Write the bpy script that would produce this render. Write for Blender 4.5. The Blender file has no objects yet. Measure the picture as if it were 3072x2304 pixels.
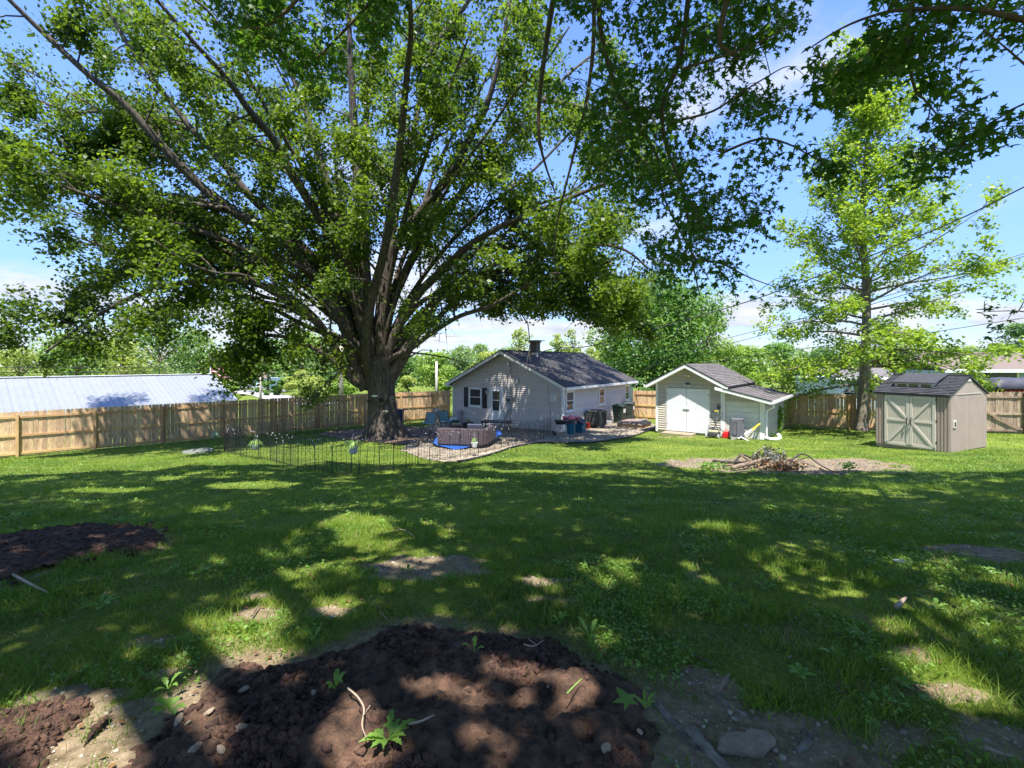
import bpy, math, random
import numpy as np
from mathutils import Vector, Matrix

# ------------------------------------------------------------------ scene, camera, light
S = bpy.context.scene
C = S.collection
PI = math.pi
R = math.radians
rng = np.random.default_rng(7)
random.seed(7)

FPX, HY = 470.0, 362.0           # focal length and horizon row, for a 1024 px wide picture
cam_d = bpy.data.cameras.new("camera")
cam_d.sensor_width = 36
cam_d.lens = 36 * FPX / 1024
cam_d.shift_y = -(384 - HY) / 1024
cam_d.clip_start = 0.05
cam_d.clip_end = 6000
cam = bpy.data.objects.new("camera", cam_d)
C.objects.link(cam)
cam.location = (0, 0, 0)
cam.rotation_euler = (R(90), 0, 0)
S.camera = cam

SUN_EL, SUN_AZ = 69.0, 2.0      # azimuth: degrees clockwise from straight behind the camera (towards its right)
sun_dir = Vector((math.sin(R(SUN_AZ)) * math.cos(R(SUN_EL)), -math.cos(R(SUN_AZ)) * math.cos(R(SUN_EL)), math.sin(R(SUN_EL))))
sd = bpy.data.lights.new("sun", 'SUN')
sd.energy = 4.5
sd.angle = R(0.55)
sd.color = (1.0, 0.955, 0.89)
so = bpy.data.objects.new("sun", sd)
so.rotation_euler = sun_dir.to_track_quat('Z', 'Y').to_euler()
C.objects.link(so)

W = bpy.data.worlds.new("World")
S.world = W
W.use_nodes = True
nt = W.node_tree
nt.nodes.clear()
def N(t, typ, **kw):
    n = t.nodes.new(typ)
    for k, v in kw.items():
        if k.startswith('i_'):
            n.inputs[k[2:].replace('_', ' ')].default_value = v
        else:
            setattr(n, k, v)
    return n
def L(t, a, b): t.links.new(a, b)
sky = N(nt, 'ShaderNodeTexSky', sky_type='NISHITA', sun_disc=False)
sky.sun_elevation = R(SUN_EL)
sky.sun_rotation = math.atan2(sun_dir.x, sun_dir.y)
sky.altitude = 250
sky.air_density = 1.0
sky.dust_density = 0.12
sky.ozone_density = 2.2
tc = N(nt, 'ShaderNodeTexCoord')
sep = N(nt, 'ShaderNodeSeparateXYZ')
L(nt, tc.outputs['Generated'], sep.inputs[0])
def M(t, op, a, b=None, c=None, clamp=False):
    n = t.nodes.new('ShaderNodeMath'); n.operation = op; n.use_clamp = clamp
    for i, v in enumerate((a, b, c)):
        if v is None: continue
        if hasattr(v, 'links'): t.links.new(v, n.inputs[i])
        else: n.inputs[i].default_value = v
    return n.outputs[0]
# clouds on a flat layer: direction divided by its height
zz = M(nt, 'ADD', M(nt, 'MAXIMUM', sep.outputs[2], 0.0), 0.16)
cx_ = M(nt, 'DIVIDE', sep.outputs[0], zz)
cy_ = M(nt, 'DIVIDE', sep.outputs[1], zz)
cmb = N(nt, 'ShaderNodeCombineXYZ')
L(nt, cx_, cmb.inputs[0]); L(nt, cy_, cmb.inputs[1])
cn = N(nt, 'ShaderNodeTexNoise', i_Scale=0.95, i_Detail=9.0, i_Roughness=0.56, i_Distortion=0.25)
mp = N(nt, 'ShaderNodeMapping')
mp.inputs['Location'].default_value = (4.3, 1.7, 0)
L(nt, cmb.outputs[0], mp.inputs[0]); L(nt, mp.outputs[0], cn.inputs['Vector'])
# fair-weather heaps gather low over the horizon
low = M(nt, 'SUBTRACT', 0.64, M(nt, 'MULTIPLY', sep.outputs[2], 0.72))
low = M(nt, 'MAXIMUM', low, 0.455)
cov = M(nt, 'ADD', cn.outputs[0], M(nt, 'SUBTRACT', low, 0.5))
ramp = N(nt, 'ShaderNodeMapRange', interpolation_type='SMOOTHSTEP')
ramp.inputs['From Min'].default_value = 0.50
ramp.inputs['From Max'].default_value = 0.66
L(nt, cov, ramp.inputs['Value'])
up = N(nt, 'ShaderNodeMapRange', interpolation_type='SMOOTHSTEP')
up.inputs['From Min'].default_value = -0.01; up.inputs['From Max'].default_value = 0.04
L(nt, sep.outputs[2], up.inputs['Value'])
fac = M(nt, 'MULTIPLY', ramp.outputs[0], up.outputs[0])
cn2 = N(nt, 'ShaderNodeTexNoise', i_Scale=2.6, i_Detail=5.0)
L(nt, mp.outputs[0], cn2.inputs['Vector'])
cr = N(nt, 'ShaderNodeValToRGB')
cr.color_ramp.elements[0].position = .3; cr.color_ramp.elements[0].color = (1.8, 1.95, 2.3, 1)
cr.color_ramp.elements[1].position = .62; cr.color_ramp.elements[1].color = (2.6, 2.65, 2.8, 1)
L(nt, cn2.outputs[0], cr.inputs[0])
tint = N(nt, 'ShaderNodeMixRGB', blend_type='MULTIPLY'); tint.inputs[0].default_value = 1
tint.inputs[2].default_value = (.66, .75, 1.02, 1)
hz_ = N(nt, 'ShaderNodeMapRange', interpolation_type='SMOOTHSTEP')
hz_.inputs['From Min'].default_value = -.02; hz_.inputs['From Max'].default_value = .42
hz_.inputs['To Min'].default_value = .50; hz_.inputs['To Max'].default_value = 1.0
L(nt, sep.outputs[2], hz_.inputs['Value'])
hm = N(nt, 'ShaderNodeVectorMath', operation='SCALE'); L(nt, sky.outputs[0], hm.inputs[0]); L(nt, hz_.outputs[0], hm.inputs['Scale'])
L(nt, hm.outputs[0], tint.inputs[1])
mx = N(nt, 'ShaderNodeMixRGB')
L(nt, M(nt, 'MULTIPLY', fac, 0.93), mx.inputs[0]); L(nt, tint.outputs[0], mx.inputs[1]); L(nt, cr.outputs[0], mx.inputs[2])
bg = N(nt, 'ShaderNodeBackground', i_Strength=0.15)
L(nt, mx.outputs[0], bg.inputs[0])
wo = N(nt, 'ShaderNodeOutputWorld')
L(nt, bg.outputs[0], wo.inputs[0])

S.view_settings.view_transform = 'Standard'
S.view_settings.look = 'None'
S.view_settings.gamma = 1
S.view_settings.use_curve_mapping = False
S.view_settings.exposure = 1.4
S.cycles.max_bounces = 6
S.cycles.diffuse_bounces = 3
S.cycles.transmission_bounces = 4
S.cycles.transparent_max_bounces = 8
S.cycles.use_denoising = True

# ------------------------------------------------------------------ helpers
def at(px, py, Y):
    return np.array(((px - 512) / FPX * Y, Y, (HY - py) / FPX * Y))
def sm(x, a, b):
    t = np.clip((np.asarray(x, float) - a) / (b - a), 0, 1)
    return t * t * (3 - 2 * t)
_gy = np.array([-60, -20, 0, 2, 5, 8, 11.5, 16, 20, 24, 30, 45, 60, 90, 140, 3000], float)
_gz = np.array([-1.3, -1.4, -1.55, -1.6, -1.95, -2.38, -2.78, -3.12, -3.4, -3.62, -3.75, -4.1, -4.8, -5.4, -5.8, -6.5])
def hsh(ix, iy, seed):
    h = (ix.astype(np.int64) * 374761393 + iy.astype(np.int64) * 668265263 + seed * 974711) & 0x7fffffff
    h = ((h ^ (h >> 13)) * 1274126177) & 0x7fffffff
    return ((h ^ (h >> 16)) & 0xffff) / 65535.0
def vnoise(x, y, s, seed=0):
    x = np.asarray(x, float) / s + 1000.0; y = np.asarray(y, float) / s + 1000.0
    ix = np.floor(x); iy = np.floor(y); fx = x - ix; fy = y - iy
    fx = fx * fx * (3 - 2 * fx); fy = fy * fy * (3 - 2 * fy)
    a = hsh(ix, iy, seed); b = hsh(ix + 1, iy, seed); c = hsh(ix, iy + 1, seed); d = hsh(ix + 1, iy + 1, seed)
    return (a * (1 - fx) + b * fx) * (1 - fy) + (c * (1 - fx) + d * fx) * fy
def fbm(x, y, s, octaves=4, seed=0, rough=.5):
    t = 0; a = 1; tot = 0
    for k in range(octaves):
        t = t + a * vnoise(x, y, s / 2 ** k, seed + k * 17); tot += a; a *= rough
    return t / tot
def G(x, y, bumps=True):
    x = np.asarray(x, float); y = np.asarray(y, float)
    z = 0
    for o in (-1.6, -.8, 0, .8, 1.6):
        z = z + np.interp(y + o, _gy, _gz) / 5
    z = z - .0019 * np.clip(-x - 3, 0, 19) ** 2 * sm(y, 4, 18) * (1 - sm(y, 34, 60) * .5)
    z = z + .03 * np.clip(x - 14, 0, 40) * sm(y, 12, 22)
    if bumps:
        z = z + (fbm(x, y, 1.6, 3, 3) - .5) * .07 * sm(y, 60, 10) * 1.0 if False else z + (fbm(x, y, 1.6, 3, 3) - .5) * .05
    return z
def gh(px, py):
    """where the sight line through a picture point meets the ground"""
    lo, hi = 1.0, 200.0
    u = (px - 512) / FPX; v = (HY - py) / FPX
    for _ in range(50):
        m = (lo + hi) / 2
        if v * m > float(G(u * m, m, False)): lo = m
        else: hi = m
    return (u * lo, lo)
def Gf(x, y): return float(G(x, y))

class MB:
    def __init__(s): s.v = []; s.f = []
    def quadbox(s, P):             # 8 points: bottom 4 ccw, top 4 ccw
        b = len(s.v); s.v += [tuple(p) for p in P]
        s.f += [(b+3, b+2, b+1, b), (b+4, b+5, b+6, b+7)] + [(b+i, b+(i+1) % 4, b+4+(i+1) % 4, b+4+i) for i in range(4)]
        return s
    def box(s, x0, x1, y0, y1, z0, z1):
        return s.quadbox([(x0, y0, z0), (x1, y0, z0), (x1, y1, z0), (x0, y1, z0), (x0, y0, z1), (x1, y0, z1), (x1, y1, z1), (x0, y1, z1)])
    def taper(s, cx, cy, z0, z1, w0, d0, w1, d1):
        P = [(cx+a*w0/2, cy+b*d0/2, z0) for a, b in ((-1, -1), (1, -1), (1, 1), (-1, 1))]
        P += [(cx+a*w1/2, cy+b*d1/2, z1) for a, b in ((-1, -1), (1, -1), (1, 1), (-1, 1))]
        return s.quadbox(P)
    def bar(s, p, q, w, h=None, upv=(0, 0, 1)):
        h = h or w; p = Vector(p); q = Vector(q); d = (q - p).normalized()
        sx = d.cross(Vector(upv))
        if sx.length < 1e-4: sx = d.cross(Vector((1, 0, 0)))
        sx.normalize(); uy = sx.cross(d).normalized()
        P = []
        for c in (p, q):
            P += [c - sx*w/2 - uy*h/2, c + sx*w/2 - uy*h/2, c + sx*w/2 + uy*h/2, c - sx*w/2 + uy*h/2]
        return s.quadbox(P)
    def poly(s, pts, ext=None):
        b = len(s.v); n = len(pts); s.v += [tuple(p) for p in pts]; s.f.append(tuple(range(b, b+n)))
        if ext is not None:
            e = Vector(ext); s.v += [tuple(Vector(p)+e) for p in pts]
            s.f.append(tuple(range(b+2*n-1, b+n-1, -1)))
            s.f += [(b+i, b+n+i, b+n+(i+1) % n, b+(i+1) % n) for i in range(n)]
        return s
    def tube(s, pts, rad, n=6, cap=True, wob=0.0, closed=False):
        pts = [Vector(p) for p in pts]
        if not hasattr(rad, '__len__'): rad = [rad]*len(pts)
        b = len(s.v); m = len(pts); prev = None
        for i, p in enumerate(pts):
            d = (pts[min(i+1, m-1)] - pts[max(i-1, 0)])
            if d.length < 1e-9: d = Vector((0, 0, 1))
            d.normalize()
            if prev is None:
                a = d.cross(Vector((0.13, 0.31, 0.94)))
                if a.length < .05: a = d.cross(Vector((1, 0, 0)))
            else: a = prev - d*prev.dot(d)
            a.normalize(); prev = a; c = d.cross(a)
            for k in range(n):
                t = 2*PI*k/n
                r = rad[i] * (1 + (wob*(random.random()-.5) if wob else 0))
                s.v.append(tuple(p + a*(r*math.cos(t)) + c*(r*math.sin(t))))
        for i in range(m-1):
            for k in range(n):
                k2 = (k+1) % n
                s.f.append((b+i*n+k, b+i*n+k2, b+(i+1)*n+k2, b+(i+1)*n+k))
        if cap:
            s.f.append(tuple(b+k for k in reversed(range(n)))); s.f.append(tuple(b+(m-1)*n+k for k in range(n)))
        return s
    def lathe(s, c, prof, n=16, cap=True):
        b = len(s.v); c = Vector(c)
        for r, z in prof:
            for k in range(n):
                t = 2*PI*k/n; s.v.append((c.x+r*math.cos(t), c.y+r*math.sin(t), c.z+z))
        for i in range(len(prof)-1):
            for k in range(n):
                k2 = (k+1) % n
                s.f.append((b+i*n+k, b+i*n+k2, b+(i+1)*n+k2, b+(i+1)*n+k))
        if cap:
            s.f.append(tuple(b+k for k in reversed(range(n)))); m = len(prof)-1
            s.f.append(tuple(b+m*n+k for k in range(n)))
        return s
    def ball(s, c, r, n=8, m=6, sq=(1, 1, 1)):
        prof = [(math.sin(PI*i/m), -math.cos(PI*i/m)) for i in range(1, m)]
        b = len(s.v)
        for a, z in prof:
            for k in range(n):
                t = 2*PI*k/n; s.v.append((c[0]+r*a*math.cos(t)*sq[0], c[1]+r*a*math.sin(t)*sq[1], c[2]+r*z*sq[2]))
        for i in range(len(prof)-1):
            for k in range(n):
                k2 = (k+1) % n; s.f.append((b+i*n+k, b+i*n+k2, b+(i+1)*n+k2, b+(i+1)*n+k))
        s.f.append(tuple(b+k for k in reversed(range(n)))); q = len(prof)-1; s.f.append(tuple(b+q*n+k for k in range(n)))
        return s
    def mesh(s, name, m, smooth=False):
        me = bpy.data.meshes.new(name); me.from_pydata(s.v, [], s.f); me.materials.append(m)
        if smooth: me.polygons.foreach_set('use_smooth', [True]*len(me.polygons))
        me.update(); return me
    def build(s, name, m, parent=None, world=False, smooth=False, bevel=0, **tags):
        return link(name, s.mesh(name, m, smooth), parent, world, bevel, **tags)

WM = {}
def link(name, me, parent=None, world=False, bevel=0, loc=None, rot=None, **tags):
    o = bpy.data.objects.new(name, me); C.objects.link(o)
    if parent is not None:
        o.parent = parent
        if world: o.matrix_parent_inverse = WM[parent.name].inverted()
        WM[o.name] = WM.get(parent.name, Matrix.Identity(4)) if not world else Matrix.Identity(4)
    else: WM[o.name] = Matrix.Identity(4)
    if loc is not None: o.location = loc
    if rot is not None: o.rotation_euler = rot
    if bevel:
        b = o.modifiers.new('bevel', 'BEVEL'); b.width = bevel; b.segments = 2; b.limit_method = 'ANGLE'
    for k, v in tags.items(): o[k] = v
    return o
def thing(name, label, cat, loc=(0, 0, 0), rz=0, group=None, rot=None):
    o = bpy.data.objects.new(name, None); C.objects.link(o)
    o.location = loc; o.rotation_euler = rot if rot else (0, 0, rz)
    o.empty_display_size = .2
    o['label'] = label; o['category'] = cat
    if group: o['group'] = group
    WM[o.name] = Matrix.Translation(loc) @ o.rotation_euler.to_matrix().to_4x4()
    return o
def tg(o, label, cat, group=None):
    o['label'] = label; o['category'] = cat
    if group: o['group'] = group
    return o
def copy_thing(root, loc, rz=None, label=None):
    r = root.copy(); C.objects.link(r); r.location = loc
    if rz is not None: r.rotation_euler = (0, 0, rz)
    if label: r['label'] = label
    for ch in list(root.children):
        c = ch.copy(); C.objects.link(c); c.parent = r
        for g in ch.children:
            d = g.copy(); C.objects.link(d); d.parent = c
    return r

def big_mesh(name, V, F, m, tint=None, smooth=False):
    """numpy mesh: V (n,3), F (k,c) all faces with the same corner count"""
    me = bpy.data.meshes.new(name)
    V = np.ascontiguousarray(V, dtype=np.float32); F = np.ascontiguousarray(F, dtype=np.int32)
    me.vertices.add(len(V)); me.vertices.foreach_set('co', V.ravel())
    k, c = F.shape
    me.loops.add(k*c); me.loops.foreach_set('vertex_index', F.ravel())
    me.polygons.add(k); me.polygons.foreach_set('loop_start', np.arange(0, k*c, c, dtype=np.int32))
    me.polygons.foreach_set('loop_total', np.full(k, c, dtype=np.int32))
    if smooth: me.polygons.foreach_set('use_smooth', np.ones(k, dtype=bool))
    me.materials.append(m)
    if tint is not None:
        a = me.attributes.new('tint', 'FLOAT', 'POINT'); a.data.foreach_set('value', np.ascontiguousarray(tint, dtype=np.float32))
    me.update(calc_edges=True)
    return me

# ------------------------------------------------------------------ materials
def mat(name, col, rough=.7, var=.12, scale=6.0, bump=.0, bscale=None, rnd=0.0, metal=0.0, spec=.4, detail=4, stretch=None, col2=None, spots=None):
    m = bpy.data.materials.new(name); m.use_nodes = True; t = m.node_tree; t.nodes.clear()
    p = N(t, 'ShaderNodeBsdfPrincipled'); o = N(t, 'ShaderNodeOutputMaterial'); L(t, p.outputs[0], o.inputs[0])
    p.inputs['Roughness'].default_value = rough; p.inputs['Metallic'].default_value = metal
    p.inputs['Specular IOR Level'].default_value = spec
    tcn = N(t, 'ShaderNodeTexCoord'); vec = tcn.outputs['Object']
    oi = N(t, 'ShaderNodeObjectInfo')
    off = N(t, 'ShaderNodeVectorMath', operation='ADD')
    sc_ = N(t, 'ShaderNodeVectorMath', operation='SCALE'); sc_.inputs['Scale'].default_value = 37.0
    cb = N(t, 'ShaderNodeCombineXYZ'); L(t, oi.outputs['Random'], cb.inputs[0]); L(t, oi.outputs['Random'], cb.inputs[2])
    L(t, cb.outputs[0], sc_.inputs[0]); L(t, vec, off.inputs[0]); L(t, sc_.outputs[0], off.inputs[1]); vec = off.outputs[0]
    if stretch:
        mpn = N(t, 'ShaderNodeMapping'); mpn.inputs['Scale'].default_value = stretch
        L(t, vec, mpn.inputs[0]); vec = mpn.outputs[0]
    nz = N(t, 'ShaderNodeTexNoise', i_Scale=scale, i_Detail=float(detail), i_Roughness=.6); L(t, vec, nz.inputs['Vector'])
    c1 = tuple(max(0, c*(1-var)) for c in col) + (1,); c2 = tuple(c*(1+var) for c in (col2 or col)) + (1,)
    rp = N(t, 'ShaderNodeValToRGB'); rp.color_ramp.elements[0].position = .32; rp.color_ramp.elements[1].position = .68
    rp.color_ramp.elements[0].color = c1; rp.color_ramp.elements[1].color = c2
    L(t, nz.outputs[0], rp.inputs[0]); out = rp.outputs[0]
    if spots:                      # (color, scale, threshold) : worn patches with a shape of their own
        ns = N(t, 'ShaderNodeTexNoise', i_Scale=spots[1], i_Detail=6.0); L(t, vec, ns.inputs['Vector'])
        mr = N(t, 'ShaderNodeMapRange'); mr.inputs['From Min'].default_value = spots[2]; mr.inputs['From Max'].default_value = spots[2]+.04
        L(t, ns.outputs[0], mr.inputs['Value'])
        ms = N(t, 'ShaderNodeMixRGB'); L(t, mr.outputs[0], ms.inputs[0]); L(t, out, ms.inputs[1]); ms.inputs[2].default_value = tuple(spots[0])+(1,); out = ms.outputs[0]
    if rnd:
        hs = N(t, 'ShaderNodeHueSaturation'); v = M(t, 'ADD', M(t, 'MULTIPLY', oi.outputs['Random'], 2*rnd), 1-rnd)
        L(t, v, hs.inputs['Value']); L(t, M(t, 'ADD', M(t, 'MULTIPLY', oi.outputs['Random'], .02), .49), hs.inputs['Hue'])
        L(t, out, hs.inputs['Color']); out = hs.outputs[0]
    L(t, out, p.inputs['Base Color'])
    if bump:
        nb = N(t, 'ShaderNodeTexNoise', i_Scale=bscale or scale*3, i_Detail=5.0); L(t, vec, nb.inputs['Vector'])
        bp = N(t, 'ShaderNodeBump', i_Strength=bump, i_Distance=.02); L(t, nb.outputs[0], bp.inputs['Height']); L(t, bp.outputs[0], p.inputs['Normal'])
    return m
def leafmat(name, dark, light, trans=.45, rough=.45, spec=.35, tfac=1.6):
    m = bpy.data.materials.new(name); m.use_nodes = True; t = m.node_tree; t.nodes.clear()
    o = N(t, 'ShaderNodeOutputMaterial'); p = N(t, 'ShaderNodeBsdfPrincipled', i_Roughness=rough)
    p.inputs['Specular IOR Level'].default_value = spec
    tr = N(t, 'ShaderNodeBsdfTranslucent'); ms = N(t, 'ShaderNodeMixShader'); ms.inputs[0].default_value = trans
    at_ = N(t, 'ShaderNodeAttribute', attribute_name='tint')
    rp = N(t, 'ShaderNodeValToRGB'); rp.color_ramp.elements[0].color = tuple(dark)+(1,); rp.color_ramp.elements[1].color = tuple(light)+(1,)
    L(t, at_.outputs['Fac'], rp.inputs[0]); L(t, rp.outputs[0], p.inputs['Base Color'])
    g = N(t, 'ShaderNodeMixRGB', blend_type='MULTIPLY'); g.inputs[0].default_value = 1; g.inputs[2].default_value = (1.25*tfac, 1.2*tfac, .55*tfac, 1)
    L(t, rp.outputs[0], g.inputs[1]); L(t, g.outputs[0], tr.inputs[0])
    L(t, p.outputs[0], ms.inputs[1]); L(t, tr.outputs[0], ms.inputs[2]); L(t, ms.outputs[0], o.inputs[0])
    return m
m_white = mat('white trim', (.78, .78, .76), .5, .05, 3)
m_vinyl = mat('vinyl siding', (.62, .56, .505), .55, .05, 2.5, rnd=.05)
m_gsiding = mat('garage siding', (.56, .50, .41), .55, .06, 2.5, rnd=.06)
m_black = mat('black metal', (.018, .018, .02), .45, .2, 5)
m_dark = mat('dark plastic', (.03, .03, .033), .5, .2, 4)
m_glass = mat('window glass', (.035, .045, .05), .06, .3, 1.5, spec=.9)
m_shutter = mat('black shutter', (.016, .016, .02), .5, .15, 3)
m_door = mat('storm door white', (.66, .70, .70), .45, .04, 2)
m_shingle = mat('charcoal shingles', (.082, .077, .078), .9, .35, 22, bump=.4, bscale=90, rnd=.22)
m_gshingle = mat('brown grey shingles', (.128, .115, .11), .9, .3, 22, bump=.4, bscale=90, rnd=.2)
m_bshingle = mat('black resin shingles', (.045, .045, .052), .6, .3, 10, bump=.3, bscale=40, rnd=.25)
m_picket = mat('cedar picket', (.47, .29, .155), .75, .22, 3, bump=.35, bscale=14, rnd=.20, stretch=(9, 9, 1.2), col2=(.58, .41, .25), spots=((.16, .08, .04), 2.6, .66))
m_rail = mat('treated lumber', (.53, .335, .155), .7, .18, 4, bump=.25, bscale=20, rnd=.10, spots=((.2, .11, .05), 3, .68))
m_oldpicket = mat('weathered picket', (.27, .195, .14), .85, .28, 3, bump=.4, bscale=14, rnd=.22, stretch=(9, 9, 1.2), col2=(.38, .28, .20), spots=((.12, .08, .055), 2.4, .64))
m_bark = mat('maple bark', (.036, .029, .022), .95, .5, 5, bump=1.0, bscale=9, stretch=(3.6, 3.6, .5), col2=(.10, .082, .064), detail=8)
m_bark2 = mat('pale bark', (.12, .10, .075), .95, .4, 7, bump=.8, bscale=10, stretch=(2, 2, .7), col2=(.21, .18, .14), detail=7)
m_twig = mat('twig bark', (.17, .125, .09), .9, .3, 12, rnd=.2)
m_concrete = mat('concrete', (.36, .35, .33), .9, .15, 5, bump=.3)
m_soil = mat('dark compost', (.030, .017, .011), .97, .4, 14, bump=1.0, bscale=75, col2=(.105, .057, .036), detail=11, rnd=.1)
m_sand = mat('sandy gravel', (.42, .33, .22), .95, .25, 20, bump=.7, bscale=55, col2=(.52, .43, .31), detail=8)
m_gravelbed = mat('gravel bed', (.09, .073, .052), .95, .5, 5, bump=1.0, bscale=26, col2=(.30, .25, .18), detail=10)  # noise darks also stand for the shadow speckle between the stones
m_mulch = mat('wood mulch', (.12, .075, .05), .95, .5, 12, bump=1.0, bscale=30, col2=(.22, .15, .10), detail=9)
m_chip = mat('wood chip', (.26, .18, .12), .9, .4, 8)
m_stone = mat('pale stone', (.16, .135, .10), .85, .4, 3, bump=.5, rnd=.2, col2=(.36, .31, .235))
m_grey = mat('grey utility box', (.33, .34, .35), .5, .08, 4)
m_alu = mat('aluminium', (.55, .56, .57), .35, .08, 4, metal=.6)
L_maple = leafmat('silver maple leaves', (.026, .062, .010), (.135, .205, .026), .48, tfac=1.65)
L_near = leafmat('overhead maple leaves', (.035, .09, .013), (.085, .18, .026), .48, .5)
L_lime = leafmat('lime tree leaves', (.12, .22, .025), (.29, .39, .055), .40)
L_grass = leafmat('grass blades', (.045, .12, .014), (.26, .35, .04), .36, .5)
L_dry = leafmat('dry grass blades', (.20, .17, .08), (.36, .31, .16), .25, .6)
L_weed = leafmat('weed leaves', (.10, .22, .03), (.2, .33, .06), .35)
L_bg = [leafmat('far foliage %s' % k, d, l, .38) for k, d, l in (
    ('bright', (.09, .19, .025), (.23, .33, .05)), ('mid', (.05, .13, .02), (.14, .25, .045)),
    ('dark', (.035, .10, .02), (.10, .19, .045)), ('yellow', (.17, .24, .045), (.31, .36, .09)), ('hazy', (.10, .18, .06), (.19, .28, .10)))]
# ------------------------------------------------------------------ the ground
def poly_world(pts): return np.array([gh(x, y) for x, y in pts])
def inside(x, y, P):
    x = np.asarray(x, float); y = np.asarray(y, float); r = np.zeros(x.shape, bool); n = len(P)
    for i in range(n):
        x0, y0 = P[i]; x1, y1 = P[(i+1) % n]
        if y0 == y1: continue
        c = ((y0 > y) != (y1 > y)) & (x < (x1-x0)*(y-y0)/(y1-y0)+x0)
        r ^= c
    return r
def polydist(x, y, P):
    d = np.full(x.shape, 9.)
    for i in range(len(P)):
        a = P[i]; b = P[(i+1) % len(P)]; ab = b-a; t = np.clip(((x-a[0])*ab[0]+(y-a[1])*ab[1])/max(ab@ab, 1e-9), 0, 1)
        d = np.minimum(d, np.hypot(x-a[0]-t*ab[0], y-a[1]-t*ab[1]))
    return d
# gravel round the house and patio; mulch round the big tree
EDGE = [(402, 452), (420, 458), (440, 462.5), (458, 463), (478, 459), (500, 452.5), (515, 447.5), (540, 443.5), (570, 443.8), (600, 442.3), (630, 437.5), (645, 432.5), (656, 428.5)]
edge_w = poly_world(EDGE)
P_gravel = np.vstack([edge_w, [(8.0, 25.5), (9.0, 31.2), (7.9, 32.0), (-4, 31.0), (-5.2, 24.5), gh(418, 436), gh(404, 447)]])
P_mulch = poly_world([(316, 434.5), (335, 431), (350, 430), (372, 429), (400, 427), (428, 428), (440, 436), (424, 443), (408, 446), (385, 444), (360, 441), (335, 438.5)])
P_mound = poly_world([(60, 800), (95, 757), (128, 725), (165, 700), (192, 668), (215, 655), (262, 650), (300, 652), (340, 640), (372, 624), (420, 616), (470, 622), (520, 628), (560, 630), (600, 652), (640, 672), (680, 690), (697, 720), (690, 768), (690, 830), (60, 830)])
P_left = poly_world([(-60, 545), (0, 541), (40, 533), (90, 529), (130, 529), (160, 533), (172, 540), (158, 550), (120, 556), (95, 558), (70, 566), (30, 578), (0, 588), (-60, 600)])
P_corner = poly_world([(-40, 716), (20, 702), (70, 694), (104, 690), (112, 700), (88, 722), (66, 744), (58, 780), (-60, 800)])
# (centre px, radii in metres, strength): worn sandy patches
DIRT = [((735, 464), (2.3, 1.2), 1.4), ((785, 465), (2.9, 1.5), 1.6), ((845, 462), (1.8, 1.0), 1.1),
        ((423, 566), (.46, .32), 1.5), ((404, 574), (.3, .2), .9), ((448, 560), (.3, .2), 1.1), ((535, 579), (.17, .14), 1.3), ((327, 610), (.13, .10), 1.3), ((255, 618), (.2, .13), 1.2), ((168, 638), (.22, .11), 1.0),
        ((262, 596), (.2, .14), .8), ((475, 572), (.12, .1), 1), ((690, 574), (.2, .12), .8), ((600, 596), (.2, .1), .6), ((970, 552), (.55, .22), 1.2), ((1010, 560), (.5, .18), .9),
        ((785, 748), (.42, .22), 1.2), ((715, 695), (.16, .2), .9), ((880, 745), (.3, .12), .75), ((960, 700), (.3, .12), .7), ((1010, 750), (.3, .15), .8), ((700, 740), (.2, .3), 1.1), ((860, 620), (.25, .14), .6), ((912, 655), (.22, .16), .7),
        ((420, 770), (.35, .12), 1.4), ((340, 760), (.2, .1), 1.1), ((80, 690), (.30, .12), 1.0), ((165, 668), (.2, .1), .9), ((30, 760), (.35, .12), 1.1), ((240, 640), (.2, .12), .7), ((130, 715), (.3, .2), 1.0),
        ((560, 600), (.25, .12), .7), ((105, 600), (.3, .2), .5), ((690, 437), (2.6, .4), .75), ((700, 446), (1.2, .4), .5), ((845, 436), (1.6, .4), .3), ((300, 462), (.8, .3), .5), ((270, 456), (.9, .35), .45)]
DIRTW = [(gh(*c), r, s) for c, r, s in DIRT]
def dirt(x, y):
    d = np.zeros(np.shape(x)); x0_, y0_ = x, y
    k_ = np.clip(y/9, .25, 1.2); x = x+(fbm(x, y, .5, 4, 61, .65)-.5)*1.5*k_; y = y+(fbm(x0_, y0_, .45, 4, 63, .65)-.5)*1.0*k_
    for (cx, cy), (rx, ry), s in DIRTW:
        q = ((x-cx)/rx)**2 + ((y-cy)/ry)**2
        d = np.maximum(d, s*np.exp(-q*.9))
    n = fbm(x0_, y0_, .35, 5, 21, .62); y = y0_
    near = sm(y, 7, 3)
    return np.clip((d + (n-.5)*(.75) + near*.05 - .44)*3.4, 0, 1)
def yard(x, y):     # inside the fences: lawn; beyond: field
    return True

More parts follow.
